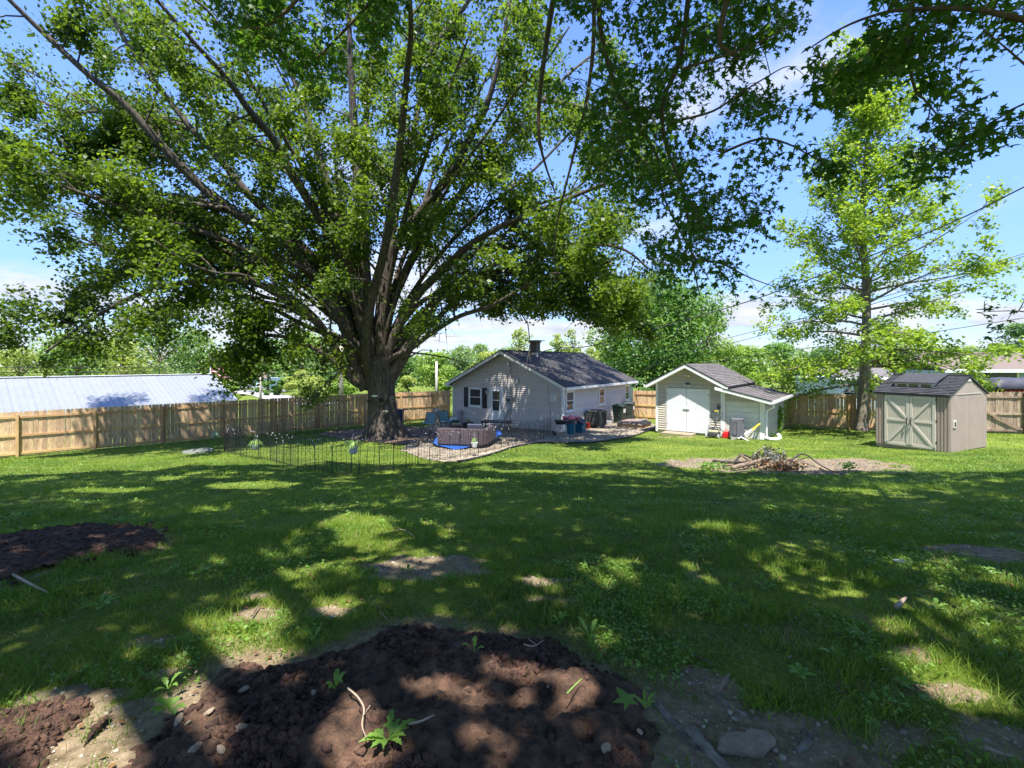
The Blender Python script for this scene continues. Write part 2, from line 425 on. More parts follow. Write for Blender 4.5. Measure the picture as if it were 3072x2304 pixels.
xs = np.concatenate([-np.geomspace(700, 14, 34), np.linspace(-13.6, -5, 40), np.linspace(-4.9, 4.9, 141), np.linspace(5, 13.6, 40), np.geomspace(14, 700, 34)])
ys = np.concatenate([np.linspace(-60, -2, 12), np.linspace(-1, 1, 6), np.linspace(1.1, 6, 110), np.linspace(6.1, 14, 84), np.linspace(14.2, 34, 90), np.geomspace(35, 2600, 50)])
gx, gy = np.meshgrid(xs, ys)
gz = G(gx, gy)
nx, ny = len(xs), len(ys)
I = np.arange(nx*ny).reshape(ny, nx)
F = np.stack([I[:-1, :-1], I[:-1, 1:], I[1:, 1:], I[1:, :-1]], -1).reshape(-1, 4)
dv = dirt(gx.ravel(), gy.ravel())
nr_ = (gy.ravel() < 8) & (gy.ravel() > .5)
for P_ in (P_mound, P_left): dv[nr_] = np.maximum(dv[nr_], .5*np.exp(-(polydist(gx.ravel()[nr_], gy.ravel()[nr_], P_)/.13)**2))
for P_ in (P_mound, P_left, P_corner): dv[nr_] = np.maximum(dv[nr_], 1.0*inside(gx.ravel()[nr_], gy.ravel()[nr_], P_))
dv[nr_] = np.maximum(dv[nr_], .28*sm(gy.ravel()[nr_], 6, 2.5)+.5*(fbm(gx.ravel()[nr_], gy.ravel()[nr_], .3, 4, 71)-.5))
def groundmat():
    m = bpy.data.materials.new('lawn ground'); m.use_nodes = True; t = m.node_tree; t.nodes.clear()
    p = N(t, 'ShaderNodeBsdfPrincipled', i_Roughness=.95); o = N(t, 'ShaderNodeOutputMaterial'); L(t, p.outputs[0], o.inputs[0])
    p.inputs['Specular IOR Level'].default_value = .1
    tcn = N(t, 'ShaderNodeTexCoord'); v = tcn.outputs['Object']
    a = N(t, 'ShaderNodeTexNoise', i_Scale=.5, i_Detail=6.0, i_Roughness=.65); L(t, v, a.inputs['Vector'])
    b = N(t, 'ShaderNodeTexNoise', i_Scale=28.0, i_Detail=6.0, i_Roughness=.7); L(t, v, b.inputs['Vector'])
    r1 = N(t, 'ShaderNodeValToRGB'); r1.color_ramp.elements[0].position = .35; r1.color_ramp.elements[1].position = .7
    r1.color_ramp.elements[0].color = (.075, .115, .022, 1); r1.color_ramp.elements[1].color = (.21, .26, .04, 1); L(t, a.outputs[0], r1.inputs[0])
    r2 = N(t, 'ShaderNodeValToRGB'); r2.color_ramp.elements[0].position = .3; r2.color_ramp.elements[1].position = .7
    r2.color_ramp.elements[0].color = (.55, .55, .5, 1); r2.color_ramp.elements[1].color = (1.35, 1.35, 1.3, 1); L(t, b.outputs[0], r2.inputs[0])
    mu = N(t, 'ShaderNodeMixRGB', blend_type='MULTIPLY'); mu.inputs[0].default_value = 1; L(t, r1.outputs[0], mu.inputs[1]); L(t, r2.outputs[0], mu.inputs[2])
    # near ground under the blades: thatch and earth
    n3 = N(t, 'ShaderNodeTexNoise', i_Scale=9.0, i_Detail=7.0, i_Roughness=.7); L(t, v, n3.inputs['Vector'])
    e = N(t, 'ShaderNodeValToRGB'); e.color_ramp.elements[0].position = .3; e.color_ramp.elements[1].position = .72
    e.color_ramp.elements[0].color = (.15, .108, .066, 1); e.color_ramp.elements[1].color = (.36, .28, .19, 1); L(t, n3.outputs[0], e.inputs[0])
    eb = N(t, 'ShaderNodeMixRGB', blend_type='MULTIPLY'); eb.inputs[0].default_value = .8; L(t, e.outputs[0], eb.inputs[1]); L(t, r2.outputs[0], eb.inputs[2])
    at_ = N(t, 'ShaderNodeAttribute', attribute_name='tint')
    thr = M(t, 'ADD', at_.outputs['Fac'], M(t, 'MULTIPLY', M(t, 'SUBTRACT', b.outputs[0], .5), .9))
    mr = N(t, 'ShaderNodeMapRange'); mr.inputs['From Min'].default_value = .3; mr.inputs['From Max'].default_value = .62; L(t, thr, mr.inputs['Value'])
    fx = N(t, 'ShaderNodeMixRGB'); L(t, mr.outputs[0], fx.inputs[0]); L(t, mu.outputs[0], fx.inputs[1]); L(t, eb.outputs[0], fx.inputs[2])
    L(t, fx.outputs[0], p.inputs['Base Color'])
    bp = N(t, 'ShaderNodeBump', i_Strength=.8, i_Distance=.03); L(t, b.outputs[0], bp.inputs['Height']); L(t, bp.outputs[0], p.inputs['Normal'])
    return m
m_ground = groundmat()
gm = big_mesh('lawn', np.stack([gx, gy, gz], -1).reshape(-1, 3), F, m_ground, dv, True)
link('lawn', gm, kind='structure')

def drape(name, P, m, step, lift, amp=0, kind='structure', seed=1, mound=0, edge=.25):
    x0, y0 = P.min(0); x1, y1 = P.max(0)
    ax = np.arange(x0-step, x1+step, step); ay = np.arange(y0-step, y1+step, step)
    X, Y = np.meshgrid(ax, ay); X = X+(rng.random(X.shape)-.5)*step*.3; Y = Y+(rng.random(X.shape)-.5)*step*.3
    wob = .22 if mound else 0
    ins = inside(X+(fbm(X, Y, .3, 3, 5)-.5)*wob*2, Y+(fbm(X, Y, .3, 3, 9)-.5)*wob*2, P)
    d = np.full(X.shape, 9.)
    n = len(P)
    for i in range(n):
        a = P[i]; b = P[(i+1) % n]; ab = b-a; t = np.clip(((X-a[0])*ab[0]+(Y-a[1])*ab[1])/max(ab@ab, 1e-9), 0, 1)
        d = np.minimum(d, np.hypot(X-a[0]-t*ab[0], Y-a[1]-t*ab[1]))
    dd = np.where(ins, d, -d)
    h = sm(dd, -step*1.5, edge)
    Z = G(X, Y)+lift+h*(.035 if mound else 0)
    if mound:
        big = fbm(X, Y, .42, 3, seed, .55); sml = fbm(X, Y, .11, 4, seed+5, .6)
        ridge = 1-np.abs(2*fbm(X, Y, .17, 3, seed+11)-1)
        Z = Z + h*(mound*(.35+.9*big) + amp*((sml-.5)*1.6+(ridge-.8)*.9)) - (1-h)*.05
    elif amp: Z = Z+(fbm(X, Y, .25, 3, seed)-.5)*amp
    keep = (dd > -step*1.4) if mound else ins
    k = keep[:-1, :-1] & keep[1:, :-1] & keep[:-1, 1:] & keep[1:, 1:]
    J = np.arange(X.size).reshape(X.shape)
    Fq = np.stack([J[:-1, :-1], J[:-1, 1:], J[1:, 1:], J[1:, :-1]], -1)[k]
    used = np.unique(Fq); mp_ = np.zeros(X.size, int); mp_[used] = np.arange(len(used))
    V = np.stack([X, Y, Z], -1).reshape(-1, 3)[used]
    o = link(name, big_mesh(name, V, mp_[Fq], m, None, bool(mound)), kind=kind)
    return o, (X, Y, Z, ins, dd)
drape('gravel_bed', P_gravel, m_gravelbed, .10, .02, .05)
drape('mulch_bed', P_mulch, m_mulch, .10, .025, .06, seed=4)
_, MD = drape('soil_mound', P_mound, m_soil, .0125, .0, .058, mound=.026, seed=31, edge=.34)
_, MC = drape('soil_patch', P_corner, m_soil, .0125, .0, .04, mound=.02, seed=91, edge=.12)
_, ML = drape('soil_patch', P_left, m_soil, .025, .0, .03, mound=.05, seed=57, edge=.15)

# loose clods, gravel and chips: nobody could count them
def lumps(name, cx, cy, cz, r, m, flat=.7, sub=1, kind='stuff'):
    n = len(cx)
    t = (1+5**.5)/2
    iv = np.array([(-1, t, 0), (1, t, 0), (-1, -t, 0), (1, -t, 0), (0, -1, t), (0, 1, t), (0, -1, -t), (0, 1, -t), (t, 0, -1), (t, 0, 1), (-t, 0, -1), (-t, 0, 1)], float)/1.9
    jf = np.array([(0, 11, 5), (0, 5, 1), (0, 1, 7), (0, 7, 10), (0, 10, 11), (1, 5, 9), (5, 11, 4), (11, 10, 2), (10, 7, 6), (7, 1, 8), (3, 9, 4), (3, 4, 2), (3, 2, 6), (3, 6, 8), (3, 8, 9), (4, 9, 5), (2, 4, 11), (6, 2, 10), (8, 6, 7), (9, 8, 1)])
    V = iv[None]*(.65+.7*rng.random((n, 12, 1)))
    sq = np.stack([.7+.7*rng.random(n), .7+.6*rng.random(n), flat*(.6+.8*rng.random(n))], -1)[:, None]
    V = V*sq*r[:, None, None]
    a = rng.random(n)*2*PI; ca, sa = np.cos(a)[:, None], np.sin(a)[:, None]
    X = V[..., 0]*ca-V[..., 1]*sa+cx[:, None]; Y = V[..., 0]*sa+V[..., 1]*ca+cy[:, None]; Z = V[..., 2]+cz[:, None]
    F = (jf[None]+np.arange(n)[:, None, None]*12).reshape(-1, 3)
    return link(name, big_mesh(name, np.stack([X, Y, Z], -1).reshape(-1, 3), F, m), kind=kind)
def scatter_in(P, n):
    x0, y0 = P.min(0); x1, y1 = P.max(0); q = rng.random((n*3, 2))*[x1-x0, y1-y0]+[x0, y0]
    return q[inside(q[:, 0], q[:, 1], P)][:n]
X, Y, Z, ins, dd = MD
pr = sm(fbm(X, Y, .35, 3, 88), .38, .62).ravel()*.96+.04; fi = np.flatnonzero((dd > .03).ravel() & (rng.random(X.size) < pr))
c = rng.choice(fi, 9500); lumps('soil_clods', X.ravel()[c], Y.ravel()[c], Z.ravel()[c], .003+.021*rng.random(len(c))**3.5, m_soil, .9)
X, Y, Z, ins, dd = MC
fi = np.flatnonzero((dd > .02).ravel()); c = rng.choice(fi, 900); lumps('soil_clods', X.ravel()[c], Y.ravel()[c], Z.ravel()[c], .004+.016*rng.random(len(c))**3, m_soil, .8)
X, Y, Z, ins, dd = ML
fi = np.flatnonzero((dd > .0).ravel())
c = rng.choice(fi, 1500); lumps('soil_clods', X.ravel()[c], Y.ravel()[c], Z.ravel()[c], .008+.022*rng.random(len(c))**2, m_soil, .7)
q = scatter_in(P_gravel, 9000); q = q[q[:, 1] < 29]
lumps('gravel', q[:, 0], q[:, 1], G(q[:, 0], q[:, 1])+.02, .02+.035*rng.random(len(q))**2, m_stone, .6)
q = scatter_in(P_mulch, 3500)
lumps('wood_chips', q[:, 0], q[:, 1], G(q[:, 0], q[:, 1])+.03, .02+.04*rng.random(len(q)), m_mulch, .35)
q = np.stack([rng.uniform(-8, 9, 60000), rng.uniform(1.6, 9, 60000)], -1); q = q[np.abs(q[:, 0]) < q[:, 1]*1.15+.3]
q = q[dirt(q[:, 0], q[:, 1]) > .45][:9000]
lumps('loose_grit', q[:, 0], q[:, 1], G(q[:, 0], q[:, 1])+.002, .0035+.011*rng.random(len(q))**4, m_stone, .6)
q = np.stack([rng.uniform(3.5, 12, 9000), rng.uniform(11.4, 15, 9000)], -1)
q = q[dirt(q[:, 0], q[:, 1]) > .6][:2600]
lumps('burnt_grit', q[:, 0], q[:, 1], G(q[:, 0], q[:, 1])+.005, .01+.02*rng.random(len(q))**2, mat('ash grit', (.2, .17, .14), .95, .5, 3), .5)

# ------------------------------------------------------------------ grass
def blades(name, x, y, h, w, lean, m, seg3=True, tint=None):
    n = len(x); z = G(x, y)-.006
    a = rng.random(n)*2*PI; ux, uy = np.cos(a), np.sin(a)
    l = rng.random(n)*2*PI; lx, ly = np.cos(l)*lean*h, np.sin(l)*lean*h
    b = np.stack([x, y, z], -1)
    side = np.stack([ux*w/2, uy*w/2, np.zeros(n)], -1)
    tip = b+np.stack([lx, ly, h], -1)
    if seg3:
        mid = b+np.stack([lx*.32, ly*.32, h*.58], -1)
        V = np.stack([b-side, b+side, mid+side*.75, mid-side*.75, tip], 1).reshape(-1, 3)
        k = np.arange(n)[:, None]*5
        F = np.concatenate([k+np.array([0, 1, 2]), k+np.array([0, 2, 3]), k+np.array([3, 2, 4])])
        tt = np.repeat(tint, 5)
    else:
        V = np.stack([b-side, b+side, tip], 1).reshape(-1, 3); k = np.arange(n)[:, None]*3
        F = k+np.array([0, 1, 2]); tt = np.repeat(tint, 3)
    return link(name, big_mesh(name, V, F, m, tt), kind='stuff')
def grass_points(n, y0, y1, kx=1.16, bias=1.0):
    # even over the visible wedge
    yy = np.sqrt(rng.random(n)*(y1*y1-y0*y0)+y0*y0); xx = (rng.random(n)*2-1)*(yy*kx+.5)
    d = dirt(xx, yy); d = np.where(yy < 7, d*.93, d)
    patch = fbm(xx, yy, .5, 3, 77); patch2 = fbm(xx, yy, 2.4, 3, 44)
    ok = rng.random(n) > d*1.02
    ok &= rng.random(n) < np.where(yy < 8, sm(patch, .16, .5)*.86+.14, 1)
    ok &= ~inside(xx, yy, P_gravel) & ~inside(xx, yy, P_mulch)
    edge = (fbm(xx, yy, .2, 3, 3)-.5)*.16
    sp = (rng.random((2, n))-.5)*.14*(rng.random(n) < .3)
    edge2 = (fbm(xx, yy, .3, 3, 5)-.5)*.44
    for P_ in (P_mound, P_left):
        k = np.flatnonzero(inside(xx, yy, P_)); ok[k[polydist(xx[k], yy[k], P_) > .06+np.abs(rng.normal(0, .05, len(k)))+(fbm(xx[k], yy[k], .3, 3, 5)-.5)*.25]] = False
    ok &= ~(inside(xx+edge, yy-edge, P_corner) & (rng.random(n) < .9))
    for fx0, fy0, dx, dy in ((-20.5, 19.5, .8036, .595),): ok &= (-(xx-fx0)*dy+(yy-fy0)*dx) < -.1
    ok &= ((xx-8.2)*5.4+(yy-31.6)*7.2)/9 < -.15
    ok &= ~((xx > -8) & (xx < 9) & (((xx-2.64)*.573+(yy-24.3)*.819) > -.3) & (((xx-2.64)*.819-(yy-24.3)*.573) < .3))
    return xx[ok], yy[ok], patch[ok], patch2[ok]
for y0, y1, n, h0, w0, s3 in ((1.5, 3.2, 62000, .052, .0034, True), (3.2, 6, 100000, .055, .0052, True), (6, 10, 100000, .05, .010, False), (10, 17, 125000, .045, .019, False), (17, 27, 90000, .045, .034, False)):
    x, y, pt, p2 = grass_points(n, y0, y1)
    h = h0*(.35+1.1*rng.random(len(x))**1.4)*(.7+.8*sm(pt, .35, .75))
    tint = np.clip(.12+.5*rng.random(len(x))**1.5+.75*(p2-.5)+.35*(pt-.5), 0, 1)
    blades('grass', x, y, h, w0*(.6+.8*rng.random(len(x))), .75, L_grass, s3, tint)
for y0, y1, n, w0 in ((1.5, 4, 9000, .0035), (4, 9, 9000, .008)):
    x, y, pt, p2 = grass_points(n, y0, y1); k = fbm(x, y, .4, 3, 101) > .45; x, y = x[k], y[k]
    blades('dry_grass', x, y, .02+.05*rng.random(len(x)), w0+0*x, 1.3, L_dry, True, rng.random(len(x)))
# longer tussocks in the near lawn
tx, ty = [], []
for i in range(380):
    yy = 1.9+5.6*random.random()**1.1; xx = random.uniform(-1.1, 1.1)*yy
    if dirt(np.array([xx]), np.array([yy]))[0] > .5 or inside(np.array([xx]), np.array([yy]), P_mound)[0] or inside(np.array([xx]), np.array([yy]), P_left)[0]: continue
    if xx < 0 and random.random() < .25: continue
    k = random.randint(30, 110); r = random.uniform(.03, .10)
    tx.append(xx+rng.normal(0, r, k)); ty.append(yy+rng.normal(0, r, k))
tx = np.concatenate(tx); ty = np.concatenate(ty)
blades('tall_grass', tx, ty, .038+.062*rng.random(len(tx)), .003+.0025*rng.random(len(tx)), .55, L_grass, True, np.clip(rng.normal(.38, .2, len(tx)), 0, 1))

# small broad-leaved ground cover (clover, plantain) between the blades
def leafset(cen, size, m, name, updown=.0, horiz=0.0, droop=0.0, tint=None, shape='kite', nvec=None, kind='stuff', parent=None, world=False):
    n = len(cen); nr = rng.normal(size=(n, 3)); nr /= np.linalg.norm(nr, axis=1)[:, None]
    nr[:, 2] = np.abs(nr[:, 2])*(1+horiz*3)+horiz
    if nvec is not None: nr = nr*.8+nvec
    nr /= np.linalg.norm(nr, axis=1)[:, None]
    d = rng.normal(size=(n, 3)); d[:, 2] -= droop*2; d -= nr*np.sum(d*nr, 1)[:, None]; d /= np.linalg.norm(d, axis=1)[:, None]+1e-9
    s = np.cross(nr, d); size = np.broadcast_to(size, (n,))[:, None]
    if shape == 'kite':
        V = np.stack([cen-d*size*.5, cen+s*size*.36+nr*size*.10, cen+d*size*.55, cen-s*size*.36+nr*size*.10], 1).reshape(-1, 3)
        F = np.arange(n*4).reshape(-1, 4); rep = 4
    else:
        pts = np.array([(0, .28), (0, 0), (.36, -.10), (.21, .14), (.56, .42), (.36, .44), (.18, .42), (.14, .72), (0, 1.0), (-.14, .72), (-.18, .42), (-.36, .44), (-.56, .42), (-.21, .14), (-.36, -.10)])
        zz_ = np.abs(pts[:, 0])*-.28-(pts[:, 1]-.3)**2*.25
        V = cen[:, None]+(pts[None, :, 0:1]*s[:, None]+(pts[None, :, 1:2]-.3)*d[:, None]+zz_[None, :, None]*nr[:, None])*size[:, None]
        k = len(pts); ring = [(0, i, i+1 if i+1 < k else 1) for i in range(1, k)]
        F = (np.array(ring)[None]+np.arange(n)[:, None, None]*k).reshape(-1, 3); V = V.reshape(-1, 3); rep = k
    if tint is None: tint = np.clip(rng.normal(.5, .25, n), 0, 1)
    o = link(name, big_mesh(name, V, F, m, np.repeat(tint, rep)), parent, world)
    if kind: o['kind'] = kind
    return o
def cover(n, y0, y1, s):
    x, y, pt, p2 = grass_points(n, y0, y1)
    k = fbm(x, y, .7, 3, 91) > .56; x, y = x[k], y[k]
    return np.stack([x, y, G(x, y)+.02+.03*rng.random(len(x))], -1), s*(.5+.8*rng.random(len(x)))
for y0, y1, n, s in ((1.7, 4, 20000, .026), (4, 8, 30000, .038), (8, 16, 14000, .055)):
    c_, s_ = cover(n, y0, y1, s); leafset(c_, s_, L_weed, 'ground_cover', horiz=.5)
# ------------------------------------------------------------------ privacy fences
pk = MB()
wk, tk, hk = .133, .016, 1.83
out = [(-wk/2, 0, 0), (wk/2, 0, 0), (wk/2, 0, hk-.035), (wk/2-.03, 0, hk), (-wk/2+.03, 0, hk), (-wk/2, 0, hk-.035)]
pk.poly(out, (0, tk, 0))
me_picket = pk.mesh('picket', m_picket)
me_oldpicket = pk.mesh('picket', m_oldpicket)
def fence(label, P0, P1, posts, old=False, pos_t=0.0, lift=0.0):
    """posts: distances of the posts from P0; rails and posts face the yard"""
    P0 = np.array(P0, float); P1 = np.array(P1, float); Ln = np.linalg.norm(P1-P0); d = (P1-P0)/Ln
    nrm = np.array([d[1], -d[0]])      # towards the yard
    root = thing('privacy_fence', label, 'fence', (P0[0], P0[1], Gf(*P0)))
    rz = math.atan2(d[1], d[0]); pm = me_oldpicket if old else me_picket; rm = m_oldpicket if old else m_rail
    s = .07
    base = lambda s_: float(G(P0[0]+d[0]*s_, P0[1]+d[1]*s_, False))+.05+lift
    while s < Ln:
        q = P0+d*s
        link('picket', pm, root, True, loc=(q[0], q[1], base(s)+random.uniform(-.008, .008)), rot=(random.uniform(-.006, .006), random.uniform(-.008, .008), rz+random.uniform(-.02, .02)))
        s += wk+random.choice((.003, .004, .008, .012, .02))
    for s in posts:
        q = P0+d*s+nrm*.085; h = 1.72 if not old else 1.9
        MB().box(-.047, .047, -.047, .047, -.3, h).build('post', rm, root, True, bevel=.006, loc=(q[0], q[1], base(s)), rot=(0, 0, rz))
    pp = [0.0]+list(posts)+[Ln]
    for a, b in zip(pp[:-1], pp[1:]):
        if b-a < .3: continue
        for hz, hh in ((.10, .09), (.84, .085), (1.60, .085)):
            pa = P0+d*(a+.05)+nrm*.022; pb = P0+d*(b-.05)+nrm*.022
            MB().bar((pa[0], pa[1], base(a+.05)+hz), (pb[0], pb[1], base(b-.05)+hz), .038, hh).build('rail', rm, root, True)
    return root, d, nrm, base
FA = np.array([-20.5, 19.5]); fd = np.array([.8036, .5952])
fence('long cedar picket fence behind the big maple, from the left edge to the house', FA-fd*7.2, FA+fd*20.3, [2.3, 4.75]+[7.2+2.4*i for i in range(9)])
FB0 = np.array([8.15, 31.65]); FB1 = np.array([15.1, 26.45])
fence('short bright cedar fence section closing the gap between house and garage', FB0, FB1, [.1, 2.5, 4.9, 7.3])
dB = (FB1-FB0)/np.linalg.norm(FB1-FB0)
FC0 = FB1+dB*.1; FC1 = np.array([20.6, 22.33])
fence('sunlit picket fence between the garage and the tan shed, behind the lime green tree', FC0, FC1, [.5, 3.05, 5.4])
FD0 = FC1+dB*.1; FD1 = FD0+dB*5.2
rt, dd_, nn_, bs_ = fence('greyish weathered picket fence with diagonal gate brace at right of the tan shed', FD0, FD1, [2.5], True)
a = FD0+dd_*.55+nn_*.06; b = FD0+dd_*2.4+nn_*.06
MB().bar((a[0], a[1], bs_(.4)+1.42), (b[0], b[1], bs_(2.4)+.15), .03, .09).build('brace', m_oldpicket, rt, True)

# ------------------------------------------------------------------ the house
def clap(parent, x0, x1, zs, y, m, side='front', name='siding_board'):
    """one overlapping board; side front: wall in the plane y, facing -y; side right: wall in the plane x=y, facing +x"""
    h = .112
    if isinstance(x0, tuple): xa, xb = x0; xc, xd = x1       # bottom from/to , top from/to
    else: xa, xb, xc, xd = x0, x1, x0, x1
    mb = MB()
    if side == 'front':
        mb.quadbox([(xa, y-.046, zs), (xb, y-.046, zs), (xb, y+.03, zs), (xa, y+.03, zs), (xc, y-.008, zs+h-.016), (xd, y-.008, zs+h-.016), (xd, y+.03, zs+h-.016), (xc, y+.03, zs+h-.016)])
    else:
        mb.quadbox([(y+.046, xa, zs), (y+.046, xb, zs), (y-.03, xb, zs), (y-.03, xa, zs), (y+.008, xc, zs+h-.016), (y+.008, xd, zs+h-.016), (y-.03, xd, zs+h-.016), (y-.03, xc, zs+h-.016)])
    return mb.build(name, m, parent)
def window(parent, x, z0, z1, w, side, plane, blind=None, name='window'):
    """double-hung window; x centre along the wall"""
    def B(mb, a0, a1, d0, d1, z0_, z1_):        # a along wall, d outward distance
        if side == 'front': mb.box(a0, a1, plane-d1, plane-d0, z0_, z1_)
        else: mb.box(plane+d0, plane+d1, a0, a1, z0_, z1_)
        return mb
    fr = MB(); t = .075
    B(fr, x-w/2, x-w/2+t, -.02, .055, z0, z1); B(fr, x+w/2-t, x+w/2, -.02, .055, z0, z1)
    B(fr, x-w/2+t, x+w/2-t, -.02, .053, z1-t, z1); B(fr, x-w/2+t, x+w/2-t, -.02, .053, z0, z0+t*.9)
    o = fr.build(name, m_white, parent)
    zm = (z0+z1)/2
    s1 = MB()
    for (a, b, dz) in ((zm-.01, z1-t, .03), (z0+t*.9, zm+.03, .012)):
        B(s1, x-w/2+t, x-w/2+t+.04, .0, dz+.012, a, b); B(s1, x+w/2-t-.04, x+w/2-t, .0, dz+.012, a, b)
        B(s1, x-w/2+t+.04, x+w/2-t-.04, .0, dz+.01, a, a+.04); B(s1, x-w/2+t+.04, x+w/2-t-.04, .0, dz+.01, b-.04, b)
    s1.build('sash', m_white, o)
    B(MB(), x-w/2+t+.03, x+w/2-t-.03, -.01, .008, zm+.02, z1-t-.03).build('pane', blind[0] if blind else m_glass, o)
    B(MB(), x-w/2+t+.03, x+w/2-t-.03, -.01, .004, z0+t+.02, zm).build('pane', blind[1] if blind else m_glass, o)
    B(MB(), x-w/2-.03, x+w/2+.03, .03, .085, z0-.035, z0-.002).build('sill', m_white, o)
    return o
def shingles(parent, o, du, dv, lu, lv, tab, course, m, joined=False, thick=.012, start=0, name='shingle'):
    """o: eave corner; du along eave; dv up the slope"""
    o = Vector(o); du = Vector(du).normalized(); dv = Vector(dv).normalized(); nrm = du.cross(dv).normalized()
    if nrm.z < 0: nrm = -nrm
    nc = int(lv/course+.5); mb = MB(); k = 0; me = None
    for c in range(nc):
        v0 = c*course; v1 = min(lv, v0+course*1.12); off = (c % 2)*tab/2 + random.uniform(-.04, .04)
        u = -off
        while u < lu:
            ua = max(0, u+.004); ub = min(lu, u+tab-.004); u += tab
            if ub-ua < .03: continue
            t = thick*random.uniform(.6, 1.4)
            P = [(ua, v0, .012), (ub, v0, .012), (ub, v1, 0), (ua, v1, 0), (ua, v0, .012+t), (ub, v0, .012+t), (ub, v1, .004), (ua, v1, .004)]
            if du.cross(dv).z < 0: P = [P[i] for i in (1, 0, 3, 2, 5, 4, 7, 6)]
            if joined: mb.quadbox([o+du*p[0]+dv*p[1]+nrm*p[2] for p in P])
            else:
                MB().quadbox([o+du*p[0]+dv*p[1]+nrm*p[2] for p in P]).build(name, m, parent)
    if joined: return mb.build(name+'s', m, parent, kind='stuff')

HC = (2.64, 24.3); HZ = -3.66
house = thing('house', 'small beige vinyl-sided house with charcoal gable roof and white storm door', 'house', (HC[0], HC[1], HZ), math.atan2(-.573, .819))
HW, HD, HE, HR = 7.58, 9.6, 2.42, 4.20
MB().box(-HW+.02, -.02, .03, HD-.02, -.4, HE).build('wall', m_vinyl, house)
slope = (HR-HE)/(HW/2)
MB().poly([(-HW+.02, .03, HE), (-.02, .03, HE), (-HW/2, .03, HR-.05)], (0, HD-.06, 0)).build('gable', m_vinyl, house)
MB().box(-HW-.01, .012, -.012, HD+.01, -.4, .055).build('foundation', m_concrete, house)
n = 0; z = .06
while z < HR-.2:
    def xl(zz): return (-HW+max(0, (zz-HE))/slope, -max(0, (zz-HE))/slope)
    b0 = xl(z); t0 = xl(z+.112)
    cuts = [c for c in ((-6.34, -5.36, .96, 2.17), (-4.79, -3.79, .0, 2.22)) if c[2] < z+.10 and z+.02 < c[3]]
    a = b0[0]
    if cuts:
        for c in cuts:
            clap(house, a, c[0], z, 0, m_vinyl); a = c[1]
        clap(house, a, b0[1], z, 0, m_vinyl)
    else: clap(house, b0, t0, z, 0, m_vinyl)
    if z+.112 < HE+.02:
        a = .012
        for c in ((.24, 1.16, 1.0, 2.17), (4.34, 5.16, 1.04, 2.14), (8.43, 9.21, 1.06, 2.15)):
            if c[2] < z+.10 and z+.02 < c[3]: clap(house, a, c[0], z, 0, m_vinyl, 'right'); a = c[1]
        clap(house, a, HD, z, 0, m_vinyl, 'right')
    z += .112
MB().box(-.07, .065, -.06, .05, .03, HE).build('corner_board', m_white, house)
MB().box(-HW-.02, -HW+.06, -.06, .05, .03, HE-.02).build('corner_board', m_white, house)
MB().box(-.02, .04, HD-.08, HD+.02, .03, HE).build('corner_board', m_white, house)
# louvred gable vent
gv = MB().poly([(-HW/2-.42, -.045, HR-.36), (-HW/2+.42, -.045, HR-.36), (-HW/2, -.045, HR-.16)], (0, .05, 0)).build('gable_vent', m_vinyl, house)
MB().box(-HW/2-.46, -HW/2+.46, -.06, -.01, HR-.40, HR-.36).build('frame', m_vinyl, gv)
for s in (-1, 1):      # roof decks, fascias
    ov = .30; og = .32
    xe = -HW/2+s*(HW/2+ov); ze = HE-ov*slope+.02; zr = HR+.02
    deck = MB()
    deck.quadbox([(xe, -og, ze), (xe, HD+og, ze), (-HW/2, HD+og, zr), (-HW/2, -og, zr), (xe, -og, ze+.1), (xe, HD+og, ze+.1), (-HW/2, HD+og, zr+.1), (-HW/2, -og, zr+.1)])
    rf = deck.build('roof', m_shingle, house)
    dv = Vector((-s*(HW/2+ov), 0, zr-ze)); lv = dv.length
    shingles(rf, (xe+s*.03, -og-.02, ze+.1-.015), (0, 1, 0), dv, HD+2*og+.04, lv+.03, .33, .145, m_shingle, joined=True)
    f = MB(); zf = ze-.08
    f.quadbox([(xe, -og-.03, ze-.10), (xe, -og-.001, ze-.10), (-HW/2, -og-.001, zr-.10), (-HW/2, -og-.03, zr-.10), (xe, -og-.03, ze+.075), (xe, -og-.001, ze+.075), (-HW/2, -og-.001, zr+.075), (-HW/2, -og-.03, zr+.075)])
    f.build('fascia', m_white, rf)
    MB().quadbox([(xe, -og-.045, ze+.076), (xe, -og, ze+.076), (-HW/2, -og, zr+.076), (-HW/2, -og-.045, zr+.076), (xe, -og-.045, ze+.118), (xe, -og, ze+.118), (-HW/2, -og, zr+.118), (-HW/2, -og-.045, zr+.118)]).build('drip_edge', m_black, rf)
    # soffit return and gutter
    xg = xe+s*.09
    MB().box(min(xe, -HW/2+s*HW/2), max(xe, -HW/2+s*HW/2), -og+.0, HD+og, ze-.11, ze-.06).build('soffit', m_white, rf)
    g = MB().box(min(xe+s*.005, xg+s*.02), max(xe+s*.005, xg+s*.02), -og, HD+og, ze-.07, ze+.06)
    g.build('gutter', m_white, rf)
MB().bar((-HW/2, -.34, HR+.125), (-HW/2, HD+.34, HR+.125), .26, .035).build('ridge_cap', m_shingle, house)
MB().tube([(.37, HD+.12, HE-.12), (.37, HD+.13, HE-.3), (.09, HD+.05, HE-.5), (.09, HD+.05, .1)], .04, 6).build('downspout', m_white, house)
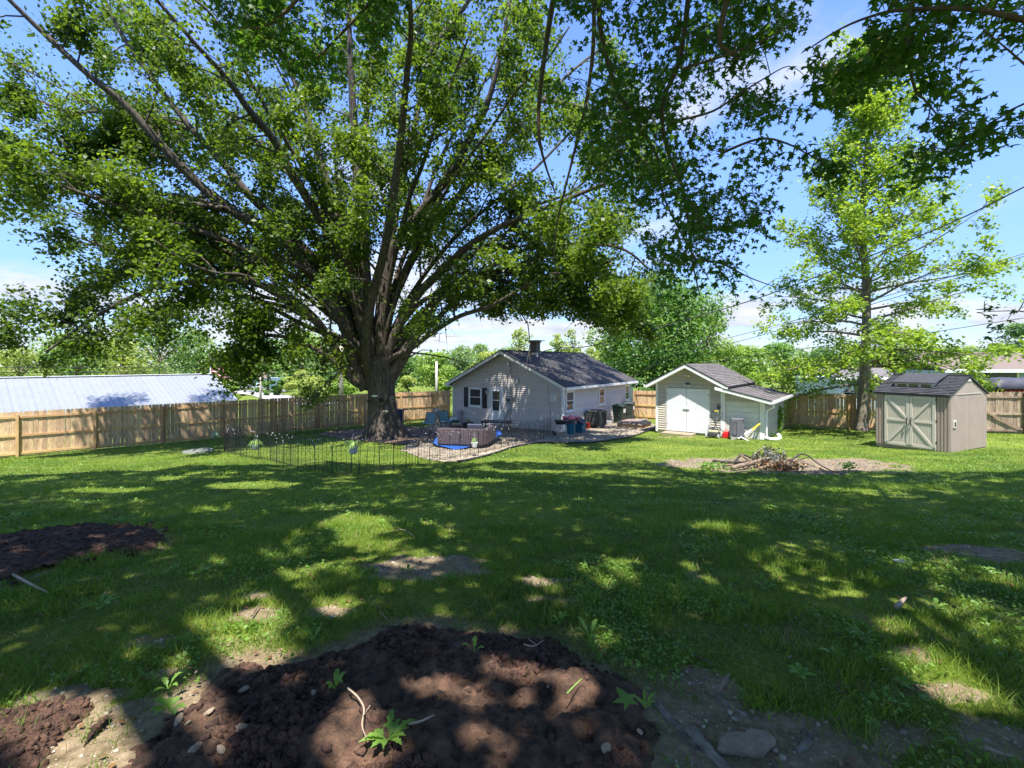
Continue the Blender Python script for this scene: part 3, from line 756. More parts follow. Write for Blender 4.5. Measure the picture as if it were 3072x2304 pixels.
# chimney on the right slope near the ridge
ch = MB().taper(-3.32, 2.55, HR-.3, HR+.62, .46, .46, .46, .46).build('chimney', mat('chimney block', (.10, .09, .08), .9, .3, 6, bump=.5), house)
for k in range(4): MB().taper(-3.32, 2.55, HR-.18+k*.2, HR-.165+k*.2, .475, .475, .475, .475).build('joint', m_concrete, ch)
MB().taper(-3.32, 2.55, HR+.62, HR+.70, .54, .54, .6, .6).build('crown', mat('chimney crown', (.16, .14, .12), .9, .3, 6), ch)
MB().taper(-3.32, 2.55, HR+.72, HR+.76, .92, .92, .86, .86).build('cap', m_black, ch)
MB().taper(-3.2, 2.36, HR-.25, HR+.0, .34, .12, .3, .1).build('flashing', m_alu, ch)
MB().lathe((-1.7, 5.2, 3.15), [(.06, 0), (.06, .22), (.075, .22), (.075, .26)], 8).build('vent_pipe', m_black, house)
w1 = window(house, -5.85, 1.02, 2.16, 1.0, 'front', 0)
for x in (-6.53, -5.14):
    sh = MB().box(x-.17, x+.17, -.05, -.015, .98, 2.16)
    s_ = sh.build('shutter', m_shutter, house)
    for k in range(12): MB().box(x-.13, x+.13, -.062, -.048, 1.05+k*.088, 1.105+k*.088).build('louvre', m_shutter, s_)
# storm door
dr = MB().box(-4.73, -3.85, -.045, .0, .13, 2.18).build('door', m_door, house)
fr = MB(); fr.box(-4.80, -4.73, -.06, .02, .10, 2.25); fr.box(-3.85, -3.78, -.06, .02, .10, 2.25); fr.box(-4.73, -3.85, -.058, .02, 2.18, 2.25); fr.build('door_frame', m_white, dr)
MB().box(-4.54, -4.05, -.052, -.04, 1.50, 2.0).build('pane', m_glass, dr)
MB().box(-4.54, -4.05, -.052, -.04, .90, 1.47).build('pane', m_glass, dr)
fr = MB()
for a, b, c_, d_ in ((-4.58, -4.54, .86, 2.04), (-4.05, -4.01, .86, 2.04)): fr.box(a, b, -.062, -.045, c_, d_)
for c_ in (.86, 1.465, 2.0): fr.box(-4.54, -4.05, -.061, -.045, c_, c_+.04)
fr.build('pane_frame', m_white, dr)
MB().box(-3.93, -3.90, -.10, -.045, 1.02, 1.14).build('handle', m_black, dr)
MB().box(-4.85, -3.72, -.55, -.03, -.15, .09).build('doorstep', m_concrete, house)
curtain = mat('taupe blind', (.16, .13, .12), .8, .15, 3); board = mat('tan board', (.42, .27, .15), .8, .15, 3); lgl = mat('bright reflection glass', (.28, .30, .12), .15, .4, 3)
window(house, .70, 1.04, 2.16, .95, 'right', .012, (curtain, m_glass))
window(house, 4.75, 1.08, 2.13, .86, 'right', .012, (m_glass, board))
window(house, 8.82, 1.10, 2.14, .82, 'right', .012, (board, m_glass))
# things fixed to the front wall
cd = MB().tube([(-3.28, -.06, .05), (-3.28, -.06, 1.33)], .022, 6).tube([(-3.28, -.08, 1.75), (-3.28, -.08, 3.45), (-3.30, -.16, 3.52)], .028, 6).build('conduit', m_grey, house)
em = MB().box(-3.48, -3.13, -.16, -.03, 1.33, 1.77).build('electric_meter', m_grey, house, bevel=.01)
MB().tube([(-3.36, -.16, 1.55), (-3.36, -.27, 1.55)], .085, 12).build('dial', m_glass, em)
MB().ball((-3.32, -.2, 3.52), .09, 8, 6, (1, 1.2, .8)).build('weatherhead', m_grey, house)
MB().box(-2.95, -2.77, -.12, -.03, 2.48, 2.76).tube([(-2.86, -.05, 2.76), (-2.86, -.05, 3.3)], .008, 4).build('cable_box', m_grey, house)
vb = MB().box(-.70, -.36, -.20, -.02, 1.64, 1.94).build('vent_box', m_white, house, bevel=.01)
for k in range(5): MB().box(-.65, -.41, -.21, -.2, 1.70+k*.045, 1.72+k*.045).build('slat', m_grey, vb)
wl = MB().box(-4.98, -4.84, -.05, -.02, 1.92, 2.04).build('wall_lamp', m_black, house)
MB().box(-4.97, -4.85, -.17, -.05, 1.84, 2.02).build('lamp_glass', m_grey, wl)
gm_ = MB().tube([(-7.05, -.12, .0), (-7.05, -.12, .55)], .025, 6).tube([(-6.85, -.12, 0), (-6.85, -.12, .55)], .025, 6).build('gas_meter', m_grey, house)
MB().box(-7.12, -6.80, -.22, -.05, .50, .78).build('meter_body', m_grey, gm_, bevel=.03)
MB().tube([(-.9, -.05, 2.42), (-.75, -.06, 1.5), (-.68, -.06, .5), (-.62, -.06, .05)], .007, 4).build('cable', m_black, house)

# ------------------------------------------------------------------ the garage with its lean-to
GC = (7.39, 24.0); GZ = -3.52
gar = thing('garage', 'small beige clapboard garage with white double doors and a lean-to on its right', 'garage', (GC[0], GC[1], GZ), math.atan2(-.618, .786))
GW, GD, GE, GR, LW = 3.09, 5.2, 2.50, 3.32, 4.93
MB().box(.02, GW-.02, .03, GD, -.4, GE).poly([(.02, .03, GE), (GW-.02, .03, GE), (GW/2, .03, GR)], (0, GD-.05, 0)).build('wall', m_gsiding, gar)
sg = (GR-GE)/(GW/2)
z = .12
while z < GR-.08:
    e = max(0, (z-GE+.02))/sg; e1 = max(0, (z+.112-GE+.02))/sg
    if z < 2.25:
        clap(gar, .0, .50, z, 0, m_gsiding); clap(gar, 2.62, GW, z, 0, m_gsiding)
    else: clap(gar, (e, GW-e), (e1, GW-e1), z, 0, m_gsiding)
    z += .112
z = .1
while z < 1.85:
    clap(gar, .0, GD, z, LW-.01, m_gsiding, 'right'); z += .112
MB().box(-.03, .07, -.06, .04, 0, GE).build('corner_board', m_white, gar)
MB().box(GW, GW+.20, -.06, .04, -.1, GE-.25).build('corner_board', m_white, gar)
peel = mat('peeling white paint', (.72, .72, .73), .6, .04, 3, bump=.5, bscale=5, spots=((.5, .47, .42), 9, .70))
for x0, x1 in ((.54, 1.505), (1.52, 2.58)):
    d = MB().box(x0, x1, -.06, -.005, .10, 2.22).build('door', peel, gar, bevel=.004)
    hx = x1-.03 if x0 < 1 else x0+.03
    if x0 < 1: MB().box(1.36, 1.66, -.10, -.06, 1.22, 1.30).build('latch', m_white, d)
    for zh in (.4, 1.9): MB().box((x0 if x0 < 1 else x1-.03), (x0+.03 if x0 < 1 else x1), -.072, -.06, zh, zh+.12).build('hinge', m_grey, d)
f = MB(); f.box(.46, .54, -.05, .02, .08, 2.28); f.box(2.58, 2.66, -.05, .02, .08, 2.28); f.box(.42, 2.70, -.07, .02, 2.28, 2.35); f.build('door_frame', mat('bare edge trim', (.5, .48, .45), .8, .15, 5), gar)
# roofs
def slab(P, t, m, name, parent):
    P = [Vector(p) for p in P]; return MB().quadbox(P+[p+Vector((0, 0, t)) for p in P]).build(name, m, parent)
og = .42
for s in (-1, 1):
    ov = .42 if s < 0 else .40
    xe = GW/2+s*(GW/2+ov); ze = GE-ov*sg+.03; zr = GR+.03
    P = [(xe, -og, ze), (xe, GD+.3, ze), (GW/2, GD+.3, zr), (GW/2, -og, zr)]
    rf = slab(P, .08, m_gshingle, 'roof', gar)
    dv = Vector((GW/2-xe, 0, zr-ze))
    shingles(rf, (xe+s*.02, -og-.02, ze+.075), (0, 1, 0), dv, GD+.3+og, dv.length+.02, .30, .145, m_gshingle)
    slab([(xe, -og-.03, ze-.11), (xe, -og-.002, ze-.11), (GW/2, -og-.002, zr-.11), (GW/2, -og-.03, zr-.11)], .17, m_white, 'fascia', rf)
    slab([(xe, -og-.045, ze+.06), (xe, -og-.0, ze+.06), (GW/2, -og, zr+.06), (GW/2, -og-.045, zr+.06)], .045, m_black, 'drip_edge', rf)
    if s < 0: MB().box(xe-.10, xe-.003, -og, GD+.3, ze-.06, ze+.06).build('gutter', m_white, rf)
    slab([(xe, -og, ze-.10), (xe, -.02, ze-.10), (GW/2, -.02, zr-.10), (GW/2, -og, zr-.10)], .02, m_white, 'soffit', rf)
xa, za, xb, zb = 3.02, 2.30, 5.28, 1.76
rl = slab([(xb, -og, zb), (xb, GD+.2, zb), (xa, GD+.2, za), (xa, -og, za)], .06, m_gshingle, 'lean_to_roof', gar)
dv = Vector((xa-xb, 0, za-zb))
shingles(rl, (xb+.02, -og-.02, zb+.055), (0, 1, 0), dv, GD+.2+og, dv.length, .30, .145, m_gshingle)
slab([(xb, -og-.03, zb-.10), (xb, -og-.002, zb-.10), (xa-.1, -og-.002, za-.075), (xa-.1, -og-.03, za-.075)], .14, m_white, 'fascia', rl)
slab([(xb, -og-.045, zb+.04), (xb, -og, zb+.04), (xa+.25, -og, za-.02), (xa+.25, -og-.045, za-.02)], .04, m_black, 'drip_edge', rl)
MB().box(xb+.003, xb+.11, -og, GD+.2, zb-.06, zb+.05).build('gutter', m_white, rl)
# lean-to walls
MB().poly([(GW+.2, .03, -.3), (LW-.02, .03, -.3), (LW-.02, .03, 1.78), (GW+.2, .03, 2.16)], (0, GD-.05, 0)).build('lean_to_wall', m_gsiding, gar)
MB().box(LW-.20, LW+.02, -.06, .05, -.1, 1.84).build('corner_board', m_white, gar)
wpl = mat('painted white boards', (.66, .66, .60), .7, .06, 4, bump=.3, bscale=12, rnd=.05, spots=((.38, .36, .32), 7, .72))
for k in range(7):
    MB().box(3.34, 4.70, -.03-random.uniform(0, .006), .02, .05+k*.235, .05+k*.235+.229).build('door_plank', wpl, gar)
f = MB(); f.box(3.29, 3.34, -.05, .02, .0, 1.75); f.box(3.29, 4.73, -.05, .02, 1.70, 1.76); f.build('door_frame', m_gsiding, gar)
MB().box(3.28, 4.73, -.02, .028, 1.76, 1.95).build('header_board', m_gsiding, gar)
fl = MB().box(1.50, 1.62, -.08, -.03, 2.84, 2.94).build('flood_lamp', m_dark, gar)
for s in (-1, 1): MB().tube([(1.56, -.10, 2.90), (1.56+s*.10, -.20, 2.83)], [.04, .075], 10).build('lamp_head', mat('cream lamp', (.6, .55, .42), .4, .1, 4), fl)
fl = MB().box(1.50, 1.66, -.14, -.03, 2.40, 2.50).build('motion_lamp', m_dark, gar); MB().box(1.44, 1.72, -.13, -.05, 2.37, 2.41).build('lamp_glass', m_white, fl)
MB().tube([(5.33, -.30, 1.70), (5.33, -.30, 1.55), (5.05, -.09, 1.38), (5.02, -.09, 1.2), (5.02, -.09, .12)], .04, 6).build('downspout', m_white, gar)
MB().box(.52, 1.98, -.85, -.06, -.12, .07).build('ramp', mat('grey ramp planks', (.28, .22, .15), .85, .3, 4, stretch=(1, 6, 1)), gar)
lw = WM[gar.name]
def garw(x, y, z): return tuple(lw @ Vector((x, y, z)))
def gard(x, y): 
    p = lw @ Vector((x, y, 0)); return (p.x, p.y, Gf(p.x, p.y))
grz = gar.rotation_euler.z; hrz = house.rotation_euler.z

# ------------------------------------------------------------------ the plastic shed
m_tan = mat('tan resin wall', (.36, .285, .235), .55, .07, 2.5, bump=.25, bscale=30)
m_putty = mat('putty resin door', (.55, .50, .42), .5, .05, 3)
shz = -3.12
shed = thing('shed', 'tan plastic garden shed with putty double doors and black shingle roof', 'shed', (15.0, 16.1, shz), math.atan2(-.893, .45))
SW, SD, SE, SR = 2.23, 2.87, 1.97, 2.60
MB().box(-SW, -.03, .04, SD, -.1, SE-.02).build('wall', m_tan, shed)
# gable side panels (facing +x)
for y0, y1 in ((.0, SD/2-.006), (SD/2+.006, SD)):
    MB().box(-.03, .0, y0, y1, .0, SE-.02).build('side_panel', m_tan, shed, bevel=.004)
MB().poly([(0.004, .02, SE-.02), (0.004, SD-.02, SE-.02), (0.004, SD/2+.1, SR-.1), (0.004, SD/2-.1, SR-.1)], (-.05, 0, 0)).build('gable_panel', m_tan, shed)
MB().bar((.012, .5, SE+.02), (.012, SD-.5, SE+.02), .012, .02).build('seam', m_putty, shed)
gv = MB().poly([(.006, SD/2-.15, SR-.17), (.006, SD/2+.15, SR-.17), (.006, SD/2+.06, SR-.07), (.006, SD/2-.06, SR-.07)], (.02, 0, 0)).build('gable_vent', m_putty, shed)
for k in range(20):
    MB().box(.0005, .006, .1+k*.14, .106+k*.14, .02, SE-.06).build('groove_rib', m_tan, shed)
vt = MB().box(-.0, .03, .20, .42, .84, 1.10).build('side_vent', m_putty, shed, bevel=.004); MB().box(.028, .034, .26, .37, .89, 1.04).build('grille', m_dark, vt)
# ribbed front panels beside the doors
for x0, x1 in ((-SW, -SW+.30), (-.36, 0)):
    MB().box(x0, x1, .0, .06, .0, SE-.06).build('front_panel', m_tan, shed, bevel=.004)
    xx = x0+.03
    while xx < x1-.03: MB().box(xx, xx+.05, -.022, .0, .02, SE-.08).build('rib', m_tan, shed); xx += .095
for side, x0, x1 in ((-1, -1.91, -1.135), (1, -1.125, -.37)):
    d = MB().box(x0, x1, -.035, .03, .02, SE-.07).build('door', m_putty, shed, bevel=.006)
    w = x1-x0; zb_, zt = .02, SE-.07
    def bar(a, b, wd=.085, t=.03): return MB().bar((a[0], -.048, a[1]), (b[0], -.048, b[1]), t, wd)
    for a, b in (((x0+.045, zb_+.1), (x0+.045, zt-.05)), ((x1-.045, zb_+.1), (x1-.045, zt-.05))): bar(a, b, .085, .028).build('stile', m_putty, d)
    for zq in (.10, .98, zt-.06): bar((x0+.09, zq), (x1-.09, zq), .08, .024).build('cross_rail', m_putty, d)
    mx_ = x1-.05 if side < 0 else x0+.05; ox = x0+.09 if side < 0 else x1-.09
    bar((ox, zt-.1), (mx_, 1.02), .075, .032).build('diagonal_brace', m_putty, d)
    bar((ox, .14), (mx_, .94), .075, .032).build('diagonal_brace', m_putty, d)
    k = x0+.12
    while k < x1-.11: MB().box(k, k+.022, -.043, -.034, .14, zt-.1).build('batten', m_putty, d); k += .042
    hx = x1-.055 if side < 0 else x0+.055
    MB().tube([(hx, -.06, .82), (hx, -.12, .86), (hx, -.12, 1.06), (hx, -.06, 1.10)], .016, 6).build('handle', m_black, d)
    for zh in (.25, 1.0, 1.75): 
        hx2 = x0+.005 if side < 0 else x1-.005
        MB().box(hx2-.018, hx2+.018, -.055, -.034, zh, zh+.09).build('hinge', m_black, d)
MB().box(-1.17, -1.09, -.06, -.035, .74, .81).build('padlock', m_alu, shed)
ss = (SR-SE)/(SD/2); ovx, ovy = .05, .10
for s in (-1, 1):
    ye = SD/2+s*(SD/2+ovy); ze = SE-ovy*ss
    rf = MB().quadbox([(-SW-ovx, ye, ze), (ovx, ye, ze), (ovx, SD/2, SR), (-SW-ovx, SD/2, SR), (-SW-ovx, ye, ze+.045), (ovx, ye, ze+.045), (ovx, SD/2, SR+.045), (-SW-ovx, SD/2, SR+.045)] if s < 0 else
        [(ovx, ye, ze), (-SW-ovx, ye, ze), (-SW-ovx, SD/2, SR), (ovx, SD/2, SR), (ovx, ye, ze+.045), (-SW-ovx, ye, ze+.045), (-SW-ovx, SD/2, SR+.045), (ovx, SD/2, SR+.045)]).build('roof', m_bshingle, shed)
    dv = Vector((0, SD/2-ye, SR-ze))
    if s < 0: shingles(rf, (-SW-ovx-.01, ye-.01, ze+.04), (1, 0, 0), dv, SW+2*ovx+.02, dv.length, .24, .125, m_bshingle, thick=.016)
MB().bar((-SW-ovx, SD/2, SR+.055), (ovx+.02, SD/2, SR+.055), .16, .03).build('ridge_cap', m_bshingle, shed)
# skylight dormer on the door-side slope
dm = MB().quadbox([(-1.78, .42, SE+.14), (-.62, .42, SE+.14), (-.62, SD/2-.1, SE+.42), (-1.78, SD/2-.1, SE+.42), (-1.78, .42, SE+.37), (-.62, .42, SE+.37), (-.62, SD/2-.1, SR+.04), (-1.78, SD/2-.1, SR+.04)]).build('dormer', m_putty, shed)
for k in range(3): MB().box(-1.69+k*.36, -1.43+k*.36, .405, .43, SE+.20, SE+.325).build('pane', m_glass, dm)
fr = MB(); fr.box(-1.78, -.62, .395, .425, SE+.14, SE+.19); fr.box(-1.78, -.62, .395, .425, SE+.335, SE+.375)
for k in range(4): fr.box(-1.78+k*.365, -1.70+k*.365, .394, .425, SE+.19, SE+.335)
fr.build('dormer_frame', m_putty, dm)
MB().quadbox([(-1.86, .33, SE+.375), (-.54, .33, SE+.375), (-.54, SD/2, SR+.075), (-1.86, SD/2, SR+.075), (-1.86, .33, SE+.405), (-.54, .33, SE+.405), (-.54, SD/2, SR+.105), (-1.86, SD/2, SR+.105)]).build('dormer_roof', m_bshingle, dm)
# ------------------------------------------------------------------ trees
class Twigs:
    """collects thin twig tubes and leaf positions"""
    def __init__(s): s.a = []; s.d = []; s.l = []
    def add(s, p, d, l): s.a.append(p); s.d.append(d); s.l.append(l)
    def leaves(s, per_m, spread, rmin=.2):
        A = np.array(s.a); D = np.array(s.d); Ln = np.array(s.l)
        cnt = np.maximum(1, (Ln*per_m*(.5+rng.random(len(Ln)))).astype(int)); k = np.repeat(np.arange(len(A)), cnt)
        t = rmin+(1-rmin)*rng.random(len(k))
        return A[k]+D[k]*(Ln[k]*t)[:, None]+rng.normal(0, spread, (len(k), 3))
def rvec(s=1.0): return np.array([random.gauss(0, s), random.gauss(0, s), random.gauss(0, s)])
def unit(v): return v/max(np.linalg.norm(v), 1e-9)
def smooth_path(pts, per=4):
    P = [np.array(p, float) for p in pts]; out = []
    for i in range(len(P)-1):
        p0 = P[max(i-1, 0)]; p1 = P[i]; p2 = P[i+1]; p3 = P[min(i+2, len(P)-1)]
        for k in range(per):
            t = k/per
            out.append(.5*((2*p1)+(-p0+p2)*t+(2*p0-5*p1+4*p2-p3)*t*t+(-p0+3*p1-3*p2+p3)*t**3))
    out.append(P[-1]); return out
def grow(path, mb, tw, t0, gap, ln, twl, ntw, droop=.1, rbase=.05, spread=1.0, flat=0.0, seg_n=5, back=0.0):
    """side branches along a limb, twigs on the side branches"""
    P = np.array(path); seg = np.linalg.norm(P[1:]-P[:-1], axis=1); cum = np.concatenate([[0], np.cumsum(seg)]); T = cum[-1]
    s = T*t0
    while s < T:
        i = min(np.searchsorted(cum, s)-1, len(P)-2); i = max(i, 0); f = (s-cum[i])/max(seg[i], 1e-6)
        p = P[i]*(1-f)+P[i+1]*f; tan = unit(P[i+1]-P[i]); rem = 1-s/T
        r = rvec(); r -= tan*(r@tan); r = unit(r); r[1] += back; r[2] *= (1-flat)
        d = unit(tan*random.uniform(.35, 1.0)+r*random.uniform(.6, 1.1)*spread+np.array([0, 0, random.uniform(-droop, .25)]))
        l = ln*random.uniform(.55, 1.25)*(.45+.55*min(1, rem*2.0+.15))
        q = [p]; dd = d.copy(); st = 4
        for k in range(st):
            dd = unit(dd+rvec(.13)+np.array([0, 0, -droop*.35*k])); q.append(q[-1]+dd*l/st)
        rb = rbase*(.45+.6*rem)
        mb.tube(q, [rb, rb*.8, rb*.6, rb*.4, rb*.2], seg_n, cap=False)
        for k in range(ntw):
            a = random.uniform(.15, 1)*st; j = min(int(a), st-1); pp = q[j]*(1-(a-j))+q[j+1]*(a-j)
            td = unit(dd*.5+rvec(.75)+np.array([0, 0, -droop*.6])); tl = twl*random.uniform(.5, 1.3)
            tw.add(pp, td, tl)
        tw.add(q[-1]-dd*.2, dd, twl)
        s += gap*random.uniform(.6, 1.4)
    return
def twig_mesh(tw, r=.007, frac=1.0):
    A = np.array(tw.a); D = np.array(tw.d); Ln = np.array(tw.l); k = rng.random(len(A)) < frac; A = A[k]; D = D[k]; Ln = Ln[k]
    B = A+D*Ln[:, None]; s = np.cross(D, [0.2, .3, .93]); s /= np.linalg.norm(s, axis=1)[:, None]+1e-9; u = np.cross(D, s)
    V = []
    for q, rr in ((A, r), (B, r*.35)):
        for c in range(3):
            t = 2*PI*c/3; V.append(q+(s*math.cos(t)+u*math.sin(t))*rr)
    V = np.stack(V, 1).reshape(-1, 3); n = len(A); k = np.arange(n)[:, None]*6
    F = np.concatenate([k+np.array([a, (a+1) % 3, 3+(a+1) % 3, 3+a]) for a in range(3)])
    return V, F

# the big silver maple: limbs traced in the photo (2212 px wide coordinates) and spread in depth
TB = gh(384, 438.5); TY = TB[1]; TX = TB[0]; TZ = float(G(TX, TY, False))
tree = thing('maple_tree', 'huge multi-stemmed maple with thick furrowed trunk spreading over the fenced patio', 'tree', (TX, TY, TZ))
def pt(x, y, Y): return at(x/2.16, y/2.16, Y)
tk_ = MB()
prof = [(0, 1.55), (.10, 1.22), (.28, .98), (.6, .82), (1.0, .70), (1.6, .62), (2.2, .60), (2.7, .62), (3.15, .66), (3.5, .62), (3.9, .45)]
nseg = 40; rows = []
for h, r in prof:
    for k in range(nseg):
        a = 2*PI*k/nseg
        fl = 1+max(0, 1-h/1.3)*(.20*math.sin(a*5+.6)+.12*math.sin(a*8+2)+.05*math.sin(a*13))+.035*math.sin(a*7+h*.7)+.025*math.sin(a*11-h)
        tk_.v.append((TX+math.cos(a)*r*fl-.02*h*0-.05*h, TY+math.sin(a)*r*fl*.95, TZ-.12+h))
for i in range(len(prof)-1):
    for k in range(nseg): tk_.f.append((i*nseg+k, i*nseg+(k+1) % nseg, (i+1)*nseg+(k+1) % nseg, (i+1)*nseg+k))
trunk = tk_.build('trunk', m_bark, tree, True, smooth=True)
LIMBS = [  # points, start radius, end radius, depth offset at the end
 ([(800,835),(770,825),(745,800),(730,765),(690,700),(640,655),(560,615),(480,603),(400,610),(330,625),(255,655),(175,705),(100,760)], .24, .05, -5.0),
 ([(790,840),(762,780),(742,700),(672,590),(600,508),(492,451),(417,386),(345,310),(269,226),(195,165),(87,65),(0,-20)], .30, .07, -6.5),
 ([(800,830),(765,740),(735,650),(677,560),(610,490),(542,425),(480,350),(417,282),(345,190),(260,69),(215,-30)], .27, .07, -2.5),
 ([(800,820),(775,720),(745,600),(700,490),(638,390),(560,312),(469,226),(391,156),(330,90),(250,0)], .25, .06, 3.5),
 ([(805,820),(780,700),(740,560),(690,469),(634,382),(590,300),(542,243),(490,169),(434,108),(330,-10)], .26, .06, -7),
 ([(805,820),(785,690),(755,540),(715,420),(690,330),(650,210),(600,90),(570,-30)], .25, .07, 1),
 ([(810,820),(790,680),(778,520),(772,390),(763,243),(757,130),(752,-20)], .30, .10, -1.5),
 ([(812,820),(800,700),(790,560),(786,430),(790,300),(800,150),(812,-30)], .24, .08, 6),
 ([(815,820),(818,720),(830,600),(850,480),(872,369),(898,260),(924,130),(955,-10)], .27, .08, 1.5),
 ([(820,820),(826,700),(842,560),(875,500),(911,456),(955,400),(989,347),(1025,280),(1052,226),(1081,117),(1104,-10)], .29, .08, -3.5),
 ([(822,820),(835,700),(870,600),(920,510),(960,460),(1019,390),(1062,340),(1106,291),(1171,217),(1240,150),(1330,80)], .25, .06, 4.5),
 ([(825,825),(850,730),(900,640),(960,580),(998,542),(1041,512),(1090,485),(1149,460),(1215,434),(1320,390),(1400,350)], .23, .05, -5.5),
 ([(828,835),(860,765),(905,700),(954,635),(1041,595),(1115,577),(1171,551),(1280,529),(1350,540),(1400,580)], .27, .05, 1.0),
 ([(830,838),(868,775),(900,720),(925,680),(940,660)], .25, .16, -.6),
 ([(800,825),(790,760),(800,660),(830,540),(850,420),(865,300),(880,150),(888,60),(880,-60)], .23, .07, -8.5),
 ([(800,815),(778,740),(740,640),(690,580),(620,520),(520,470),(430,430),(340,420),(250,430)], .22, .05, 1.0),
 ([(800,820),(770,745),(700,655),(620,590),(520,535),(430,500),(340,470),(240,440),(130,400)], .20, .05, -6),
 ([(826,825),(855,740),(930,660),(1010,610),(1090,560),(1180,520),(1270,480),(1350,450)], .20, .05, 7.5),
 ([(760,800),(735,790),(700,765),(640,735),(580,725),(530,745),(490,790)], .10, .03, -3.0),
 ([(700,600),(600,560),(500,560),(400,540),(300,560),(230,600),(160,640)], .09, .03, -3.5),
 ([(480,450),(400,440),(320,430),(220,400),(120,380),(40,390)], .10, .03, -5.0),
 ([(1041,595),(1100,610),(1150,630),(1210,640),(1260,670)], .09, .03, 0.5),
 ([(954,640),(1000,640),(1050,640),(1090,660)], .08, .03, -1.0),
 ([(1100,485),(1180,540),(1260,590),(1330,640),(1350,690)], .10, .03, -2.0),
 ([(1171,217),(1250,230),(1330,260),(1400,300)], .10, .04, 3.5),
 ([(924,130),(960,70),(1000,20),(1040,-40)], .12, .05, -1.5),
 ([(417,282),(330,250),(240,240),(150,240),(60,210),(-20,200)], .10, .03, 1.0),
 ([(345,310),(280,330),(200,340),(110,330),(30,300)], .10, .03, -5.0),
]
for ex, ey, dY in ((20,300,-3),(-10,120,1),(400,-30,-6),(500,-30,3),(1020,60,-6),(1160,-30,2),(1230,60,-5),(1380,180,1),(1400,300,-3),(1420,440,3),(1330,560,-5),(230,530,3),(120,500,-2),(60,430,2),(330,520,-7),):
    LIMBS.append(([(815+(ex-815)*(k/9)**1.3, 815+(ey-815)*(k/9)**.84+random.uniform(-16, 16)*(k > 1)) for k in range(10)], random.uniform(.10, .16), .035, dY))
tw = Twigs(); AX = []
for li, (pts, r0, r1, dY) in enumerate(LIMBS):
    n = len(pts); P = []
    sec = li >= 18 and li < 28
    for i, (x, y) in enumerate(pts):
        s = i/(n-1); Y = TY+(dY*(.55+.45*s) if sec else dY*s**1.25)
        P.append(pt(x, y, Y))
    path = smooth_path(P, 4); m = len(path)
    mb = MB(); rr = [(r0*.80*(1-(i/(m-1)))**.95*1.0+r1*.8) if not sec else r0*(1-i/(m-1))+r1 for i in range(m)]
    mb.tube(path, rr, 9 if not sec else 6, cap=True, wob=.10)
    lenm = sum(np.linalg.norm(path[i+1]-path[i]) for i in range(m-1))
    grow(path, mb, tw, .30 if not sec else .05, .62 if li < 28 else 1.15, 2.9 if not sec else 1.7, .80, 8, droop=.22, rbase=.062, back=.55 if dY > -4 else .25)
    if li < 18 or li > 27 and li % 2: AX += path[2:]
    mb.build('limb', m_bark, tree, True, smooth=True)
# leafy shoots round the crotch
for i in range(90):
    x = random.uniform(700, 960); y = random.uniform(560, 740); p = pt(x, y, TY+random.uniform(-1.5, 1.2)); tw.add(p, unit(rvec()), .6)
for i in range(60):
    x = random.uniform(695, 745); y = random.uniform(745, 805); p = pt(x, y, TY+random.uniform(-2.5, -1)); tw.add(p, unit(rvec()), .5)
for (x0, x1, y0, y1, n) in ((470, 545, 745, 830, 22), (880, 960, 640, 715, 40), (1230, 1380, 600, 700, 60), (1120, 1230, 620, 680, 25), (0, 240, 640, 745, 35), (250, 470, 660, 720, 25), (500, 700, 640, 760, 35), (0, 300, 330, 420, 50)):
    for i in range(n):
        p = pt(random.uniform(x0, x1), random.uniform(y0, y1), TY+random.uniform(-4, -1.5)-(2.5 if x1 < 500 else 0)); tw.add(p, unit(rvec()+np.array([0, 0, -.4])), .7)
lv = tw.leaves(122, .21)
cl = fbm(lv[:, 0]+lv[:, 2]*.7, lv[:, 1]-lv[:, 2]*.5, 1.5, 2, 8); lv = lv[rng.random(len(lv)) < .28+.72*sm(cl, .38, .60)]
AXa = np.array(AX)[::2]; dm = np.full(len(lv), 9.)
for q in AXa:          # the inner crown right along the big limbs is bare
    b_ = lv-q; b_[:, 1] *= np.where(b_[:, 1] < 0, .16, .8); dm = np.minimum(dm, (b_*b_).sum(1))
py_ = HY-lv[:, 2]/lv[:, 1]*FPX; px_l = 512+lv[:, 0]/lv[:, 1]*FPX
low_ = np.interp(px_l, [400, 440, 470, 520, 560, 600, 625, 660], [355, 328, 313, 318, 316, 326, 342, 348])
u_ = py_ < low_+rng.normal(0, 4, len(lv)); u_ |= px_l < 405; lv = lv[u_]; dm = dm[u_]      # the crown ends well above the house roof
lv_keep = (lv[:, 1] < TY+1.5) | (rng.random(len(lv)) < .55)
lv = lv[lv_keep]; dm = dm[lv_keep]
lv = lv[(np.sqrt(dm) > .55) | (rng.random(len(lv)) < .14) | (lv[:, 0]*0+np.abs(lv[:, 0]-TX) > 15)]
print('maple leaves', len(lv), 'twigs', len(tw.a))
cl = fbm(lv[:, 0]+lv[:, 2]*.7, lv[:, 1]-lv[:, 2]*.5, 1.8, 2, 8)
leafset(lv, .155*(.7+.6*rng.random(len(lv))), L_maple, 'crown', horiz=.12, droop=.25, parent=tree, world=True, tint=np.clip(.5+1.1*(cl-.5)+rng.normal(0, .2, len(lv)), 0, 1))
V, Fq = twig_mesh(tw, .009)
o = link('twigs', big_mesh('twigs', V, Fq, m_bark), tree, True); o['kind'] = 'stuff'
